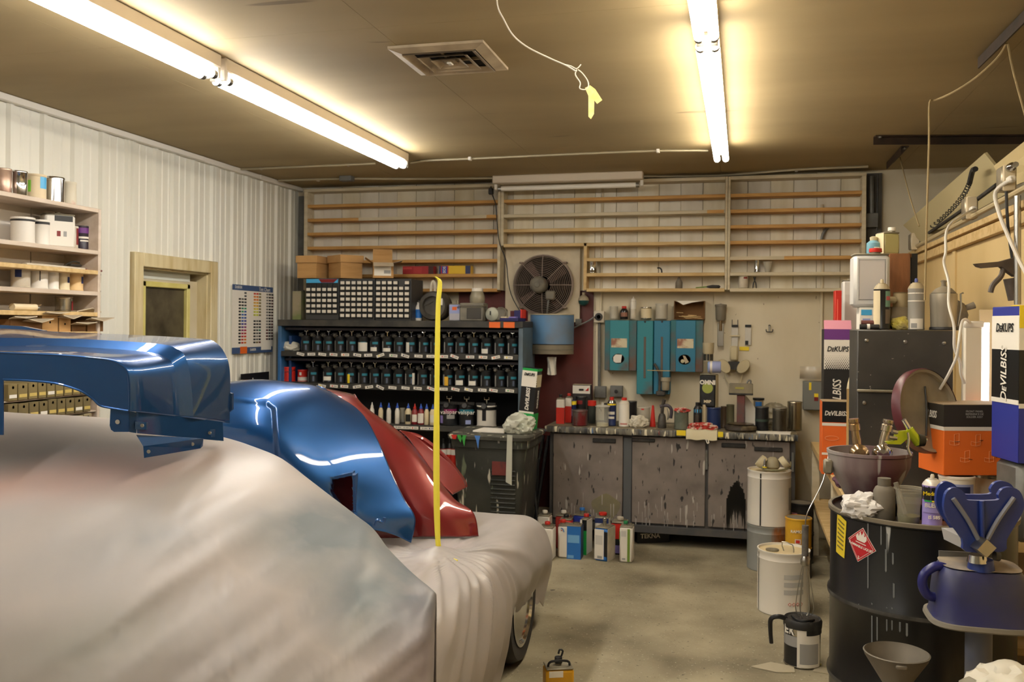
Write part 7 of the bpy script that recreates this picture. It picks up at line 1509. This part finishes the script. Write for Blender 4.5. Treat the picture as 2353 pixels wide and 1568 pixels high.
bottle('bottle', 'dusty grey screw cap bottle on the drum', (p.x, p.y+r+.01, zd-.012), [(r*.95, 0), (r, .004), (r*.98, hB2*.68), (r*.8, hB2*.78), (r*.5, hB2*.83)], mat('dust_bottle', (116, 108, 94), .75, col2=(92, 86, 74), scale=14), [(r*.6, hB2*.82), (r*.6, hB2*1.0), (0, hB2)], mat('dust_cap', (104, 97, 84), .75))
p = at(2092, 1200, Z=zd); rT = (at(2125, 1110, d=2.93)-at(2062, 1110, d=2.93)).length/2; hC = at(2092, 1112, d=2.93).z-zd
t = thing('measuring_cup', 'clear tapered measuring cup with olive liquid on the drum', 'cup', (p.x, p.y+rT*.75, zd-.012)); MB().lathe([(rT*.7, 0), (rT*.74, .003), (rT*.78, hC*.25), (rT*.76, hC*.42), (rT*.92, hC*.97), (rT*1.05, hC), (rT*1.05, hC+.004), (rT*.95, hC+.002)], 28, caps=1).build('cup', mat('cup_clear', (190, 182, 160), .15, alpha=.35), t)
MB().lathe([(rT*.69, .003), (rT*.76, hC*.24), (0, hC*.24)], 28).build('liquid', mat('olive_liquid', (92, 90, 40), .25), t); MB().cyl((-rT*.2, 0, .03), (-rT*.85, .01, hC*1.15), .008, n=8).build('stir_stick', DUSTY, t)
p = at(2146, 1208, Z=zd); rA = (at(2168, 1150, d=2.9)-at(2125, 1150, d=2.9)).length/2; hA = at(2146, 1076, d=2.9).z-zd
aero('spray_can', 'purple and black blending spray can with yellow lettering on the drum', (p.x, p.y+rA, zd-.012), rA, hA, body=LILAC, labels=((.53, .79, 0, 6.2, BLACK), (.5, .53, -.6, .8, GREEN), (.5, .53, .2, .8, YELLOW), (.5, .53, .9, .6, RED), (.3, .46, -.3, 1.8, mat('lilac_pale', (150, 140, 200), .5))), txt=(('Medallion', .66, .017, YELLOW), ('BLEND', .44, .018, PAPER), ('IS 585', .22, .014, PAPER)), dome=mat('white_dome', (206, 200, 190), .4, .3), cap=OFFW)

# ------------------------------------------------------------------ blue clamp stand in front of the drum
sb = at(2248, 1430, d=2.5); st = thing('strainer_stand', 'blue lobed clamp on a clear blue housing and grey post before the drum', 'stand', (sb.x, sb.y, 0))
sp = lambda x, y, dd=2.5: at(x, y, d=dd)-Vector((sb.x, sb.y, 0))
BP = mat('stand_blue', (30, 50, 124), .35, col2=(40, 60, 128), scale=6); BPD = mat('stand_dust', (150, 150, 150), .6)
heart = [(2170, 1150), (2176, 1131), (2192, 1121), (2210, 1127), (2222, 1142), (2226, 1150), (2292, 1150), (2294, 1138), (2304, 1124), (2322, 1120), (2342, 1128), (2352, 1148), (2352, 1172), (2340, 1196), (2314, 1240), (2306, 1268), (2220, 1268), (2212, 1240), (2180, 1196), (2170, 1172)]
Pf = crv([sp(x, y, 2.42) for x, y in heart], 3, closed=True); MB().prism(Pf, fw*.012).build('front_plate', BP, st, smooth=0)
Pb = crv([sp(x-18, y-14, 2.56) for x, y in heart], 3, closed=True); MB().prism(Pb, fw*.012).build('rear_plate', BP, st, smooth=0)
MB().prism([sp(x, y, 2.424) for x, y in ((2216, 1238), (2310, 1238), (2306, 1262), (2298, 1268), (2222, 1266))], fw*.13).build('lower_block', mat('stand_white', (176, 174, 172), .5), st)
for x0_, y0_ in ((2190, 1146), (2256, 1152), (2330, 1144)):
    MB().tube([sp(x0_, y0_, 2.415), sp((x0_+2258)/2, 1195, 2.413), sp(2258+(x0_-2258)*.15, 1240, 2.414)], .006, 8, smooth=4).build('rib', BP if x0_ == 2256 else mat('rib_pale', (120, 122, 134), .5), st)
MB().prism([sp(x, y, 2.38) for x, y in ((2268, 1240), (2290, 1260), (2268, 1282), (2246, 1264))], fw*.05).build('metal_block', STEEL, st); MB().cyl(sp(2245, 1275, 2.44), sp(2245, 1292, 2.44), .022, .026, 14).build('swivel', CHROME, st); mb = MB(); mb.cyl(sp(2285, 1278, 2.4), sp(2296, 1280, 2.4), .012, n=10); mb.build('bolt', DUSTBLK, st)
MB().cyl(sp(2254, 1310, 2.45), sp(2254, 1285, 2.45), .034, .03, 18).build('neck', BP, st)
HSG = mat('housing_blue', (58, 60, 82), .4, col2=(34, 38, 110), scale=5, lo=.4, hi=.7); 
c_ = sp(2248, 1418, 2.5); ztp = sp(2248, 1300, 2.5).z; W2, D2 = .118, .1
def rsq(s_, z, off=(0, 0)): return [(c_.x+off[0]+W2*s_*sg(cos(a), .55), c_.y+off[1]+D2*s_*sg(sin(a), .55), z) for a in [i*2*pi/36 for i in range(36)]]
def sg(v, e): return math.copysign(abs(v)**e, v)
mb = MB(); mb.grid([rsq(1.06, c_.z), rsq(1.02, c_.z+.012), rsq(.98, (c_.z+ztp)/2), rsq(.93, ztp-.02), rsq(.82, ztp), rsq(.3, ztp+.004)], closed=True); mb.build('housing', HSG, st)
mb = MB(); mb.add(rsq(.84, ztp+.004), [tuple(range(36))]); mb.build('dust', mat('dust_tan', (150, 136, 116), .85, col2=(110, 104, 104), scale=9), st)
mb = MB(); mb.grid([rsq(1.1, c_.z-.012), rsq(1.14, c_.z-.008), rsq(1.12, c_.z+.002), rsq(1.0, c_.z+.003)], closed=True); mb.build('tray', mat('tray_grey', (124, 118, 106), .6), st)
MB().tube([sp(2172, 1306, 2.5), sp(2150, 1302, 2.5), sp(2124, 1320, 2.5), sp(2120, 1345, 2.5), sp(2132, 1368, 2.5), sp(2156, 1374, 2.5)], .013, 10, smooth=5).build('handle', mat('handle_blue', (34, 36, 104), .35), st)
pt_ = sp(2249, 1430, 2.5); MB().cyl((pt_.x, pt_.y, 0), (pt_.x, pt_.y, c_.z-.012), .034, n=20).build('post', mat('post_blue_grey', (82, 88, 108), .5, col2=(110, 108, 104), scale=4), st); MB().lathe([(.09, 0), (.09, .01), (.04, .03)], 24, c=(pt_.x, pt_.y, 0)).build('foot', GREYM, st)
MB().prism([sp(x, y, 2.58) for x, y in ((2158, 1266), (2232, 1270), (2232, 1306), (2158, 1300))], fw*.004).build('mesh_screen', mat('mesh', (120, 120, 118), .5, .4), st)
# funnel in a jug
p = at(2060, 1498, d=2.62); t = thing('funnel', 'dusty grey metal funnel standing before the drum', 'funnel', (p.x, p.y, p.z-.215)); rF = (at(2131, 1498, d=2.62)-at(1989, 1498, d=2.62)).length/2
MB().lathe([(.012, 0), (.016, .09), (rF*.96, .2), (rF, .21), (rF*1.02, .213), (rF*.98, .215), (rF*.93, .2), (.012, .095), (.009, .0)], 36).build('cone', mat('funnel_grey', (122, 114, 100), .6, .3, col2=(98, 92, 82), scale=8), t); MB().box((0, -rF*.97, .2), (.03, .012, .012), b=.003).build('tab', mat('funnel_grey', (122, 114, 100)), t)
bottle('jug', 'dark jug under the metal funnel', (p.x, p.y, 0), [(.05, 0), (.055, .01), (.055, p.z-.3), (.03, p.z-.22), (.024, p.z-.19)], DUSTBLK, cat='jug')
p = at(2336, 1556, d=2.25); tag(lump('plastic_bag', mat('bag_white', (205, 200, 184)), None, r=.09, seed=17, sq=(1.1, .9, .7), loc=(p.x, p.y, p.z-.085), amp=.4), 'white plastic bag in the bottom right corner', 'bag')
carton('carton', 'plain carton under the white plastic bag at the bottom right', (p.x+.04, p.y-.03, 0), .15, .15, p.z-.086, 0, CARD)
# ------------------------------------------------------------------ plastic sheeting over the vehicle
PLS = mat('plastic_sheet', (174, 166, 160), .4, col2=(158, 154, 153), scale=1.5, lo=.35, hi=.8, detail=5, bump=.16, bscale=9)
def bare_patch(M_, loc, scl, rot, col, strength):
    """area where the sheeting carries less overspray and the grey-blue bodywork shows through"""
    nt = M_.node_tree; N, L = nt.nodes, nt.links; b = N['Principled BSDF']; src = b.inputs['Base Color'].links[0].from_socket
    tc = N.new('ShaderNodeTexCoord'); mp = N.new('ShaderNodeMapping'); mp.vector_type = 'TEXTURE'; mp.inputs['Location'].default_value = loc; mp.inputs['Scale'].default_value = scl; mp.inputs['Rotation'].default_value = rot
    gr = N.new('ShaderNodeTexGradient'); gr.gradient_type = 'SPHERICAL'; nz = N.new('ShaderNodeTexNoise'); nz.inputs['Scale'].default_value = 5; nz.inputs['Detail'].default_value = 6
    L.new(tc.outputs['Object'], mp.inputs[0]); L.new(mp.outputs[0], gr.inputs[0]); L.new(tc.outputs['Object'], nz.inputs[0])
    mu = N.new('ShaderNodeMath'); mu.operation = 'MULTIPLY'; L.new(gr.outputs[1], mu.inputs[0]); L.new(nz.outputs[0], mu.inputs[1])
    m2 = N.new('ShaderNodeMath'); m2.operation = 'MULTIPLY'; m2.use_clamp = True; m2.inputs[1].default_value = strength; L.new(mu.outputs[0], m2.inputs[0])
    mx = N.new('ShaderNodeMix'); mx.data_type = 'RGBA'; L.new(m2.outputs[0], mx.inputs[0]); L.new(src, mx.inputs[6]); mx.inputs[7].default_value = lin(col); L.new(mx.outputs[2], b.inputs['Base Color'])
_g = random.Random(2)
def wrinkle(p, s=1.0):
    a = p.x*3.1+p.y*5.3+p.z*2.2; return .5*sin(a*3.1+2*sin(p.z*6))+.3*sin(p.x*19+p.z*13)+.2*sin(p.y*31-p.z*17)
def proj(p):
    q = p-Vector((0, 0, H)); d = q.dot(fw); x0, y0 = q.dot(rt)/d*FPX, -q.z/d*FPX
    return CX+x0-ROLL*y0, CY+y0+ROLL*x0
cols = [  # ridge px, ridge py, ridge depth, front reach, back reach
    (-330, 940, 3.3, 1.0, 1.1), (-160, 948, 3.3, 1.0, 1.1), (0, 958, 3.3, 1.0, 1.0), (150, 964, 3.3, 1.0, .9), (290, 976, 3.3, 1.0, .8), (420, 996, 3.28, 1.0, .6), (510, 1012, 3.25, .98, .45), (580, 1033, 3.22, .95, .35), (640, 1058, 3.18, .92, .3), (700, 1103, 3.12, .88, .28), (762, 1150, 3.06, .84, .26), (815, 1190, 3.0, .78, .24), (854, 1220, 2.94, .7, .22), (892, 1268, 2.87, .6, .18), (945, 1320, 2.78, .42, .14), (990, 1356, 2.7, .22, .1), (1002, 1368, 2.72, .1, .06), (1000, 1372, 2.86, .04, .0)]
prof = [(1.0, 0.0), (.92, .5), (.6, .88), (.25, .985), (0, 1.0), (-.16, .985), (-.34, .945), (-.52, .87), (-.68, .745), (-.8, .6), (-.88, .44), (-.93, .22), (-.96, .0)]
rows = []
for px, py, d, fr, br in cols:
    r0 = at(px, py, d=d); row = []
    for q, f in prof:
        off = q*(br if q > 0 else fr)
        base = r0+fw*off; row.append(Vector((base.x, base.y, max(.006, r0.z*f))))
    rows.append(row)
G_ = loft(rows, 7, 7)
nr, nc = len(G_), len(G_[0])
for i in range(nr):
    for j in range(nc):
        p = G_[i][j]; k = min(1, max(0, (j-20)/30))
        u = i/nr; v = j/nc
        # long soft folds running diagonally down to the right
        t_ = p.x*.8-p.z*1.0; rg = max(0, min(1, (p.x+2.4)/1.2))
        s_ = noise.noise(Vector((t_*9, p.z*1.2, 3)))*.011*k+(1-2*abs(noise.noise(Vector((t_*15+4, p.z*.9, 9)))))**3*.009*k*(.4+rg)+(1-2*abs(noise.noise(Vector((t_*34, p.z*1.6, 1)))))**3*.003*k+noise.noise(Vector((p.x*3, p.y*3, p.z*3)))*.012*k
        G_[i][j] = p-fw*s_ if p.z > .02 else p
def on_sheet(px, py): return min((p for r__ in G_ for p in r__ if p.z > .05), key=lambda p: (proj(p)[0]-px)**2+(proj(p)[1]-py)**2+(1e6 if p.y > 3.4 else 0))
pa, pb_ = on_sheet(720, 1180), on_sheet(990, 1420); dl = pb_-pa
an = math.atan2(-dl.z, dl.x)
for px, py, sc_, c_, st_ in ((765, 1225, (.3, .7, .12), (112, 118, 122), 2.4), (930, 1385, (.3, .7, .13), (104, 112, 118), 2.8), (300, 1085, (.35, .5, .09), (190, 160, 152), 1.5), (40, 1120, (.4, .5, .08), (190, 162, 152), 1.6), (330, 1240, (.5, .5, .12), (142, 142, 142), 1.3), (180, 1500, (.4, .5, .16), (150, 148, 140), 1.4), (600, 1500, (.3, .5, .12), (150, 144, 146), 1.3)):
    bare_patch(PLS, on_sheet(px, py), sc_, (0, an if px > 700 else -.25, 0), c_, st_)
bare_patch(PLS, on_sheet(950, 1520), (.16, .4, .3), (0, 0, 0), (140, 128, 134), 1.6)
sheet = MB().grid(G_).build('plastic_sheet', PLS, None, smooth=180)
tag(sheet, 'large milky plastic sheet draped over the vehicle in the foreground', 'plastic sheet')
# rear part of the sheeting, gathered at the tape
def bell(x, a, b): return math.exp(-((x-a)/b)**2)
gp_ = at(1010, 1268, d=3.7)
secs = [(2.72, .60, -.965), (2.95, .60, -.955), (3.2, .60, -.95), (3.45, .60, -.95), (3.7, .605, -.96), (4.0, .605, -.95), (4.3, .60, -.94), (4.55, .56, -.95), (4.72, .42, -1.0), (4.78, .2, -1.05)]
rows = []
for y, zt, xr in secs:
    zb_ = .012 if y < 3.72 else (.22 if y < 4.4 else .1)
    rows.append([Vector((-2.4, y, zt-.02)), Vector((-2.0, y, zt)), Vector((-1.6, y, zt)), Vector((-1.35, y, zt)), Vector((xr-.17, y, zt)), Vector((xr-.06, y, zt-.02)), Vector((xr, y, zt-.1)), Vector((xr+.02, y, zb_+(zt-.1-zb_)*.66)), Vector((xr-.005, y, zb_+(zt-.1-zb_)*.33)), Vector((xr-.03, y, zb_))])
G_ = loft(rows, 26, 14)
for i in range(len(G_)):
    for j in range(len(G_[0])):
        p = G_[i][j]
        u_ = p.y-gp_.y; v_ = (p.x-gp_.x)-(p.z-gp_.z)*1.0        # unrolled: along the vehicle, outwards and down
        rad = math.hypot(u_, v_); ang = math.atan2(v_, u_)
        env = min(1, rad/.12)*math.exp(-max(0, rad-.25)*1.1)
        f = (1-2*abs(noise.noise(Vector((ang*4.2, rad*.7, 2)))))*.03*env+noise.noise(Vector((ang*9, rad*1.2, 7)))*.012*env+noise.noise(Vector((p.x*6, p.y*6, p.z*6)))*.012
        side = max(0, min(1, (gp_.z-p.z+.05)/.12)); lift = .035*bell(rad, 0, .07)
        G_[i][j] = p+Vector((f*side, 0, f*(1-side)*.7+lift-.02*env*(1-side)))
        if j == len(G_[0])-1: G_[i][j].z = max(.004, G_[i][j].z+.05*noise.noise(Vector((p.y*7, 0, 0))))
o = MB().grid(G_).build('plastic_sheet', PLS, None, smooth=180); tag(o, 'gathered plastic sheet behind, pleated around the yellow tape', 'plastic sheet')
# car wheel peeping out below
p = at(1196, 1560, d=4.05)
wh = thing('wheel', 'dark tyre with shiny rim showing under the gathered plastic sheet', 'wheel', (-1.04, p.y+.12, .0)); rw = .265
Mw = Matrix.Translation((0, 0, rw)) @ Matrix.Rotation(pi/2, 4, 'Y')
MB().lathe([(rw*.66, -.09), (rw*.92, -.1), (rw, -.07), (rw, .05), (rw*.93, .085), (rw*.7, .08), (rw*.66, .07)], 40, M=Mw).build('tyre', mat('rubber', (36, 34, 33), .6), wh)
MB().lathe([(rw*.7, .075), (rw*.72, .085), (rw*.66, .088), (rw*.6, .06), (rw*.2, .05), (rw*.14, .07), (0, .072)], 40, M=Mw).build('rim', CHROME, wh)
# yellow tape strap
P = [at(x, y, d=3.7) for x, y in ((1000, 636), (1010, 645), (1010, 665), (1007, 700), (1005, 800), (1004, 900), (1003, 1000), (1003, 1100), (1004, 1180), (1006, 1240), (1009, 1268))]
wds = [6, 9, 11, 11, 12, 11.5, 14, 14.5, 14, 12, 13]
tp_ = thing('tape_strap', 'long yellow tape strip stretched upright from the gathered sheet', 'tape', P[-1]); mb = MB(); rows = []
for p, w_ in zip(P, wds):
    hw = w_*3.7/FPX/2; rows.append([p-P[-1]-rt*hw, p-P[-1]-rt*hw*.3-fw*.004, p-P[-1]+rt*hw*.3-fw*.004, p-P[-1]+rt*hw])
sm = loft(rows, 6, 2); mb.grid(sm); mb.grid([[q+fw*.002 for q in r__] for r__ in sm]); mb.build('strip', mat('tape_bright', (236, 222, 74), .5), tp_)
b = P[-1]; mb = MB()
for a, l in ((.2, .07), (2.5, .05), (-.6, .1), (3.6, .06)): mb.prism([Vector((0, 0, -.005)), Vector((l*cos(a)-.01, l*sin(a)-.01, -.02)), Vector((l*cos(a)+.012, l*sin(a)+.01, -.02))], (0, 0, .004))
mb.build('tape_tail', mat('tape_bright', (236, 222, 74)), tp_)

# ------------------------------------------------------------------ painted hood shells
def carpaint(name, col, dark):
    M_ = bpy.data.materials.new(name); M_.use_nodes = True; nt = M_.node_tree; b = nt.nodes['Principled BSDF']
    b.inputs['Base Color'].default_value = lin(col); b.inputs['Metallic'].default_value = dark; b.inputs['Roughness'].default_value = .36
    b.inputs['Coat Weight'].default_value = 1; b.inputs['Coat Roughness'].default_value = .03
    tc = nt.nodes.new('ShaderNodeTexCoord'); nz = nt.nodes.new('ShaderNodeTexNoise'); nz.inputs['Scale'].default_value = 900
    nt.links.new(tc.outputs['Object'], nz.inputs[0]); bp = nt.nodes.new('ShaderNodeBump'); bp.inputs['Strength'].default_value = .06; bp.inputs['Distance'].default_value = .002
    nt.links.new(nz.outputs[0], bp.inputs['Height']); nt.links.new(bp.outputs[0], b.inputs['Normal']); return M_
CBLUE = carpaint('metallic_blue', (24, 76, 134), .75); CRED = carpaint('deep_red_paint', (118, 18, 18), .3)
def relax(Gd, its):
    import numpy as np
    A = np.array([[tuple(p) for p in r__] for r__ in Gd])
    for _ in range(its): A[1:-1, 1:-1] = .5*A[1:-1, 1:-1]+.125*(A[:-2, 1:-1]+A[2:, 1:-1]+A[1:-1, :-2]+A[1:-1, 2:])
    return [[Vector(p) for p in r__] for r__ in A]
def shell(parent, name, rows, m_, ka, kb, base, th=.006, hole=None, groove=None, its=70):
    pts = [[at(x, y, d=d) for x, y, d in r__] for r__ in rows]; Gd = loft(pts, ka, kb); a, b = len(Gd), len(Gd[0]); Gd = relax(Gd, its)
    px = lambda p: proj(p)
    if groove:
        for i in range(a):
            for j in range(b):
                x, y = proj(Gd[i][j]); k = groove(x, y)
                if k: Gd[i][j] = Gd[i][j]+fw*k
    sk = None
    if hole:
        cen = {}
        def sk(i, j):
            c = (Gd[i][j]+Gd[i+1][j]+Gd[i][(j+1)]+Gd[i+1][j+1])/4; return hole(*proj(c))
    mb = MB(); mb.grid([[p-base for p in r__] for r__ in Gd], skip=sk)
    o = mb.build(name, m_, parent, smooth=180, fix=False); md = o.modifiers.new('thickness', 'SOLIDIFY'); md.thickness = th; md.offset = 0
    return o
def inpoly(x, y, P):
    c = False; n = len(P)
    for i in range(n):
        x1_, y1_ = P[i]; x2_, y2_ = P[(i+1) % n]
        if (y1_ > y) != (y2_ > y) and x < (x2_-x1_)*(y-y1_)/(y2_-y1_)+x1_: c = not c
    return c
base = at(945, 1245, d=3.82); base.z = .62
hoodb = thing('hood_shell', 'glossy metallic blue hood shell with a square vent standing on the sheeting', 'hood', base)
RB = [
 [(440, 935, 4.6), (520, 925, 4.6), (600, 922, 4.62), (690, 925, 4.65), (725, 925, 4.66), (740, 925, 4.7)],
 [(440, 888, 4.1), (520, 875, 4.08), (600, 868, 4.1), (680, 876, 4.14), (708, 882, 4.18), (726, 887, 4.24)],
 [(440, 905, 3.94), (520, 902, 3.9), (600, 900, 3.9), (682, 910, 3.93), (742, 905, 4.07), (790, 920, 4.2)],
 [(440, 955, 3.84), (520, 955, 3.8), (600, 958, 3.78), (676, 962, 3.83), (762, 955, 3.98), (836, 957, 4.14)],
 [(440, 1020, 3.81), (520, 1020, 3.77), (602, 1020, 3.75), (675, 1018, 3.765), (772, 1020, 3.87), (872, 1022, 4.04)],
 [(445, 1100, 3.8), (522, 1100, 3.76), (606, 1100, 3.74), (684, 1085, 3.735), (785, 1095, 3.79), (904, 1098, 3.97)],
 [(450, 1180, 3.8), (530, 1180, 3.76), (615, 1175, 3.74), (700, 1145, 3.73), (800, 1150, 3.775), (930, 1150, 3.93)],
 [(455, 1250, 3.8), (540, 1250, 3.76), (640, 1235, 3.74), (740, 1190, 3.735), (850, 1195, 3.79), (954, 1193, 3.9)],
 [(460, 1290, 3.8), (550, 1290, 3.76), (660, 1280, 3.74), (760, 1215, 3.74), (880, 1222, 3.8), (944, 1248, 3.87)]]
HOLE = [(764, 1102), (811, 1092), (813, 1180), (790, 1180), (760, 1134)]
GP = [(480, 915), (612, 929), (628, 940), (640, 1120), (480, 1120)]
def sdist(x, y, P):
    m_ = 1e9
    for i in range(len(P)):
        a, b = Vector(P[i]), Vector(P[(i+1) % len(P)]); q = Vector((x, y)); t_ = max(0, min(1, (q-a).dot(b-a)/(b-a).length_squared)); m_ = min(m_, (q-a-(b-a)*t_).length)
    return m_ if inpoly(x, y, P) else -m_
def groove(x, y):
    if x > 700 or y < 880: return 0
    s_ = sdist(x, y, GP); return .022*max(0, min(1, (s_+7)/14))
shell(hoodb, 'shell', RB, CBLUE, 14, 22, base, hole=lambda x, y: inpoly(x, y, HOLE), groove=groove)
P = [at(x, y, d=3.785)-base for x, y in HOLE]
mb = MB(); 
for i in range(len(P)):
    a, b = P[i], P[(i+1) % len(P)]; mb.prism([a-fw*.012, b-fw*.012, b+fw*.05, a+fw*.05], ((a+b)/2-sum(P, Vector())/len(P)).normalized()*.012)
mb.build('vent_frame', CBLUE, hoodb, smooth=0)
MB().tube([at(x, y, d=3.72)-base for x, y in ((862, 1208), (868, 1196), (880, 1200), (884, 1190))], .007, 8, smooth=4).build('clip', CBLUE, hoodb)
base = at(1040, 1235, d=3.98); base.z = .605
hoodr = thing('hood_shell', 'glossy deep red hood shell standing behind the blue one', 'hood', base)
RR = [
 [(700, 900, 4.75), (740, 900, 4.75), (780, 905, 4.75), (812, 912, 4.76), (820, 915, 4.8)],
 [(705, 886, 4.4), (740, 888, 4.4), (775, 896, 4.4), (805, 903, 4.42), (814, 906, 4.45)],
 [(730, 930, 4.25), (770, 925, 4.26), (800, 930, 4.28), (825, 932, 4.32), (838, 936, 4.38)],
 [(735, 1000, 4.15), (800, 990, 4.16), (850, 985, 4.18), (890, 985, 4.22), (915, 992, 4.28)],
 [(740, 1090, 4.06), (850, 1070, 4.06), (900, 1055, 4.08), (945, 1040, 4.12), (966, 1048, 4.2)],
 [(740, 1150, 4.02), (880, 1130, 4.02), (930, 1110, 4.03), (985, 1105, 4.05), (1011, 1108, 4.14)],
 [(750, 1195, 4.0), (900, 1180, 4.0), (955, 1160, 3.99), (1020, 1155, 4.0), (1046, 1150, 4.08)],
 [(760, 1215, 4.0), (910, 1205, 3.99), (970, 1195, 3.97), (1050, 1190, 3.98), (1088, 1180, 4.04)],
 [(770, 1240, 4.0), (920, 1236, 3.98), (980, 1234, 3.96), (1060, 1234, 3.97), (1099, 1233, 4.02)]]
shell(hoodr, 'shell', RR, CRED, 10, 12, base)
RF = [[(918, 990, 4.32), (940, 1010, 4.3), (975, 1060, 4.24), (1010, 1108, 4.18), (1040, 1137, 4.15)],
      [(940, 994, 4.36), (968, 1014, 4.34), (1004, 1060, 4.3), (1036, 1105, 4.25), (1050, 1132, 4.2)],
      [(961, 1001, 4.42), (993, 1022, 4.4), (1032, 1058, 4.38), (1066, 1104, 4.34), (1069, 1122, 4.3)]]
shell(hoodr, 'side_flap', RF, CRED, 8, 8, base)
MB().tube([at(x, y, d=4.37+.0*i)-base for i, (x, y) in enumerate(((922, 996), (958, 1003), (992, 1024), (1030, 1060), (1063, 1104), (1069, 1120)))], .012, 8, smooth=5).build('rolled_edge', CRED, hoodr)

# ------------------------------------------------------------------ blue fender lying on the sheeting
base = at(395, 1030, d=2.95); 
fd = thing('fender', 'glossy metallic blue fender with wheel arch and mounting brackets on the sheeting', 'fender', base)
q0 = [(-160, 803), (0, 811), (120, 816), (200, 822), (250, 828), (278, 840), (292, 860), (295, 900), (295, 945)]
q1 = [(-160, 801), (0, 809), (120, 813), (205, 819), (262, 825), (294, 838), (309, 858), (313, 900), (313, 947)]
q2 = [(-160, 797), (0, 797), (110, 796), (230, 802), (340, 811), (378, 822), (398, 842), (408, 900), (412, 958)]
q3 = [(-160, 776), (0, 778), (150, 780), (280, 786), (372, 793), (405, 803), (426, 823), (438, 880), (443, 962)]
q4 = [(-160, 755), (0, 757), (150, 765), (320, 772), (455, 780), (492, 787), (516, 815), (527, 860), (526, 973)]
q5 = [(-160, 775), (0, 775), (150, 781), (320, 786), (440, 792), (470, 798), (492, 822), (500, 860), (500, 960)]
curves = []
for q, d in ((q0, 2.75), (q1, 2.77), (q2, 2.95), (q3, 2.98), (q4, 3.2), (q5, 3.24)): curves.append(crv([at(x, y, d=d)-base for x, y in q], 8))
dense = []
for a in range(len(curves)-1):
    n_ = 3 if a in (0, 2, 4) else 6
    for k in range(n_): dense.append([curves[a][i].lerp(curves[a+1][i], k/n_) for i in range(len(curves[0]))])
dense.append(curves[-1])
o = MB().grid(dense).build('top', CBLUE, fd, smooth=32, fix=False); md = o.modifiers.new('thickness', 'SOLIDIFY'); md.thickness = .005; md.offset = 0
low = [(295, 945), (253, 938), (229, 932), (213, 917), (185, 899), (130, 882), (60, 875), (7, 873), (7, 1000), (-160, 1000)]
rim_ = crv([at(x, y, d=2.751)-base for x, y in q0], 8); lo_ = crv([at(x, y, d=2.751)-base for x, y in low[:8]], 5)+[at(x, y, d=2.751)-base for x, y in low[8:]]
MB().prism(rim_+lo_, fw*.005).build('arch_face', CBLUE, fd, smooth=0)
MB().tube(lo_[:36], .0035, 6).build('arch_lip', CBLUE, fd)
fp = lambda x, y, d: at(x, y, d=d)-base
MB().prism([fp(x, y, 2.76) for x, y in ((254, 936), (296, 945), (296, 993), (262, 993), (255, 988), (252, 978))], fw*.004).build('bracket', CBLUE, fd, smooth=0)
MB().lathe([(.007, 0), (0, .0005)], 14, M=Matrix.Translation(fp(270, 970, 2.757)) @ (-fw).to_track_quat('Z', 'Y').to_matrix().to_4x4()).build('hole', mat('hole_pale', (150, 148, 140), .6), fd)
MB().prism([fp(296, 945, 2.78), fp(313, 948, 2.79), fp(313, 996, 2.79), fp(296, 993, 2.78)], fw*.004).build('bracket', CBLUE, fd, smooth=0)
MB().prism([fp(313, 946, 2.79), fp(508, 970, 3.12), fp(510, 1014, 3.12), fp(315, 996, 2.79)], (.004, .004, 0)).build('skirt', CBLUE, fd, smooth=0)
for (x, y, d) in ((325, 978, 2.79), (480, 995, 3.06)):
    MB().prism([fp(x-11, y-10, d), fp(x+15, y-8, d+.03), fp(x+15, y+9, d+.03), fp(x-11, y+8, d)], -fw*.012).build('clip', CBLUE, fd, smooth=0); MB().lathe([(.006, 0), (.005, .003), (0, .003)], 10, M=Matrix.Translation(fp(x+3, y, d)-fw*.004) @ (-fw).to_track_quat('Z', 'Y').to_matrix().to_4x4()).build('screw', STEEL, fd)
MB().prism([fp(x, y, d) for x, y, d in ((313, 1000, 2.8), (467, 1008, 3.02), (465, 1026, 3.02), (460, 1031, 3.01), (331, 1053, 2.81), (329, 1026, 2.81))], fw*.004).build('foot_plate', CBLUE, fd, smooth=0)
for x, y, d in ((342, 1038, 2.822), (443, 1021, 2.98)): MB().lathe([(.006, 0), (0, .0005)], 12, M=Matrix.Translation(fp(x, y, d)-fw*.002) @ (-fw).to_track_quat('Z', 'Y').to_matrix().to_4x4()).build('hole', mat('hole_pale', (150, 148, 140)), fd)
MB().prism([fp(x, y, 3.2) for x, y in ((526, 903), (533, 905), (533, 942), (526, 948))], fw*.02).build('tab', CBLUE, fd, smooth=0)
# far blue panel edge behind the fender
tag(MB().prism([at(x, y, d=3.55) for x, y in ((-160, 742), (0, 747), (50, 750), (100, 760), (60, 800), (-160, 800))], fw*.03).build('body_panel', CBLUE, smooth=0), 'edge of another blue body panel behind the fender at the left', 'panel')
# yellow can in the foreground
p = at(1283, 1531, d=3.72)
t = fcan('solvent_can', 'yellow oblong can with a black spout cap on the floor in the foreground', (p.x, p.y, 0), .115, .09, p.z, rz=R(22), body=mat('can_yellow', (204, 150, 26), .4), cap=BLACK, capr=.016, caph=.022, cx=.0, panels=(('f', .1, .6, .8, .97, PAPER), ('r', .25, .75, .2, .85, GREYL)), handle=False)
MB().tube([(-.045, -.01, p.z+.004), (-.035, -.03, p.z+.03), (.03, -.03, p.z+.03), (.045, -.01, p.z+.004)], .005, 6, smooth=4).build('handle', BLACK, t)
MB().tube([(.01, 0, p.z+.035), (.018, 0, p.z+.06), (.005, 0, p.z+.066), (.0, 0, p.z+.05)], .004, 6, smooth=3).build('cap_ring', BLACK, t)
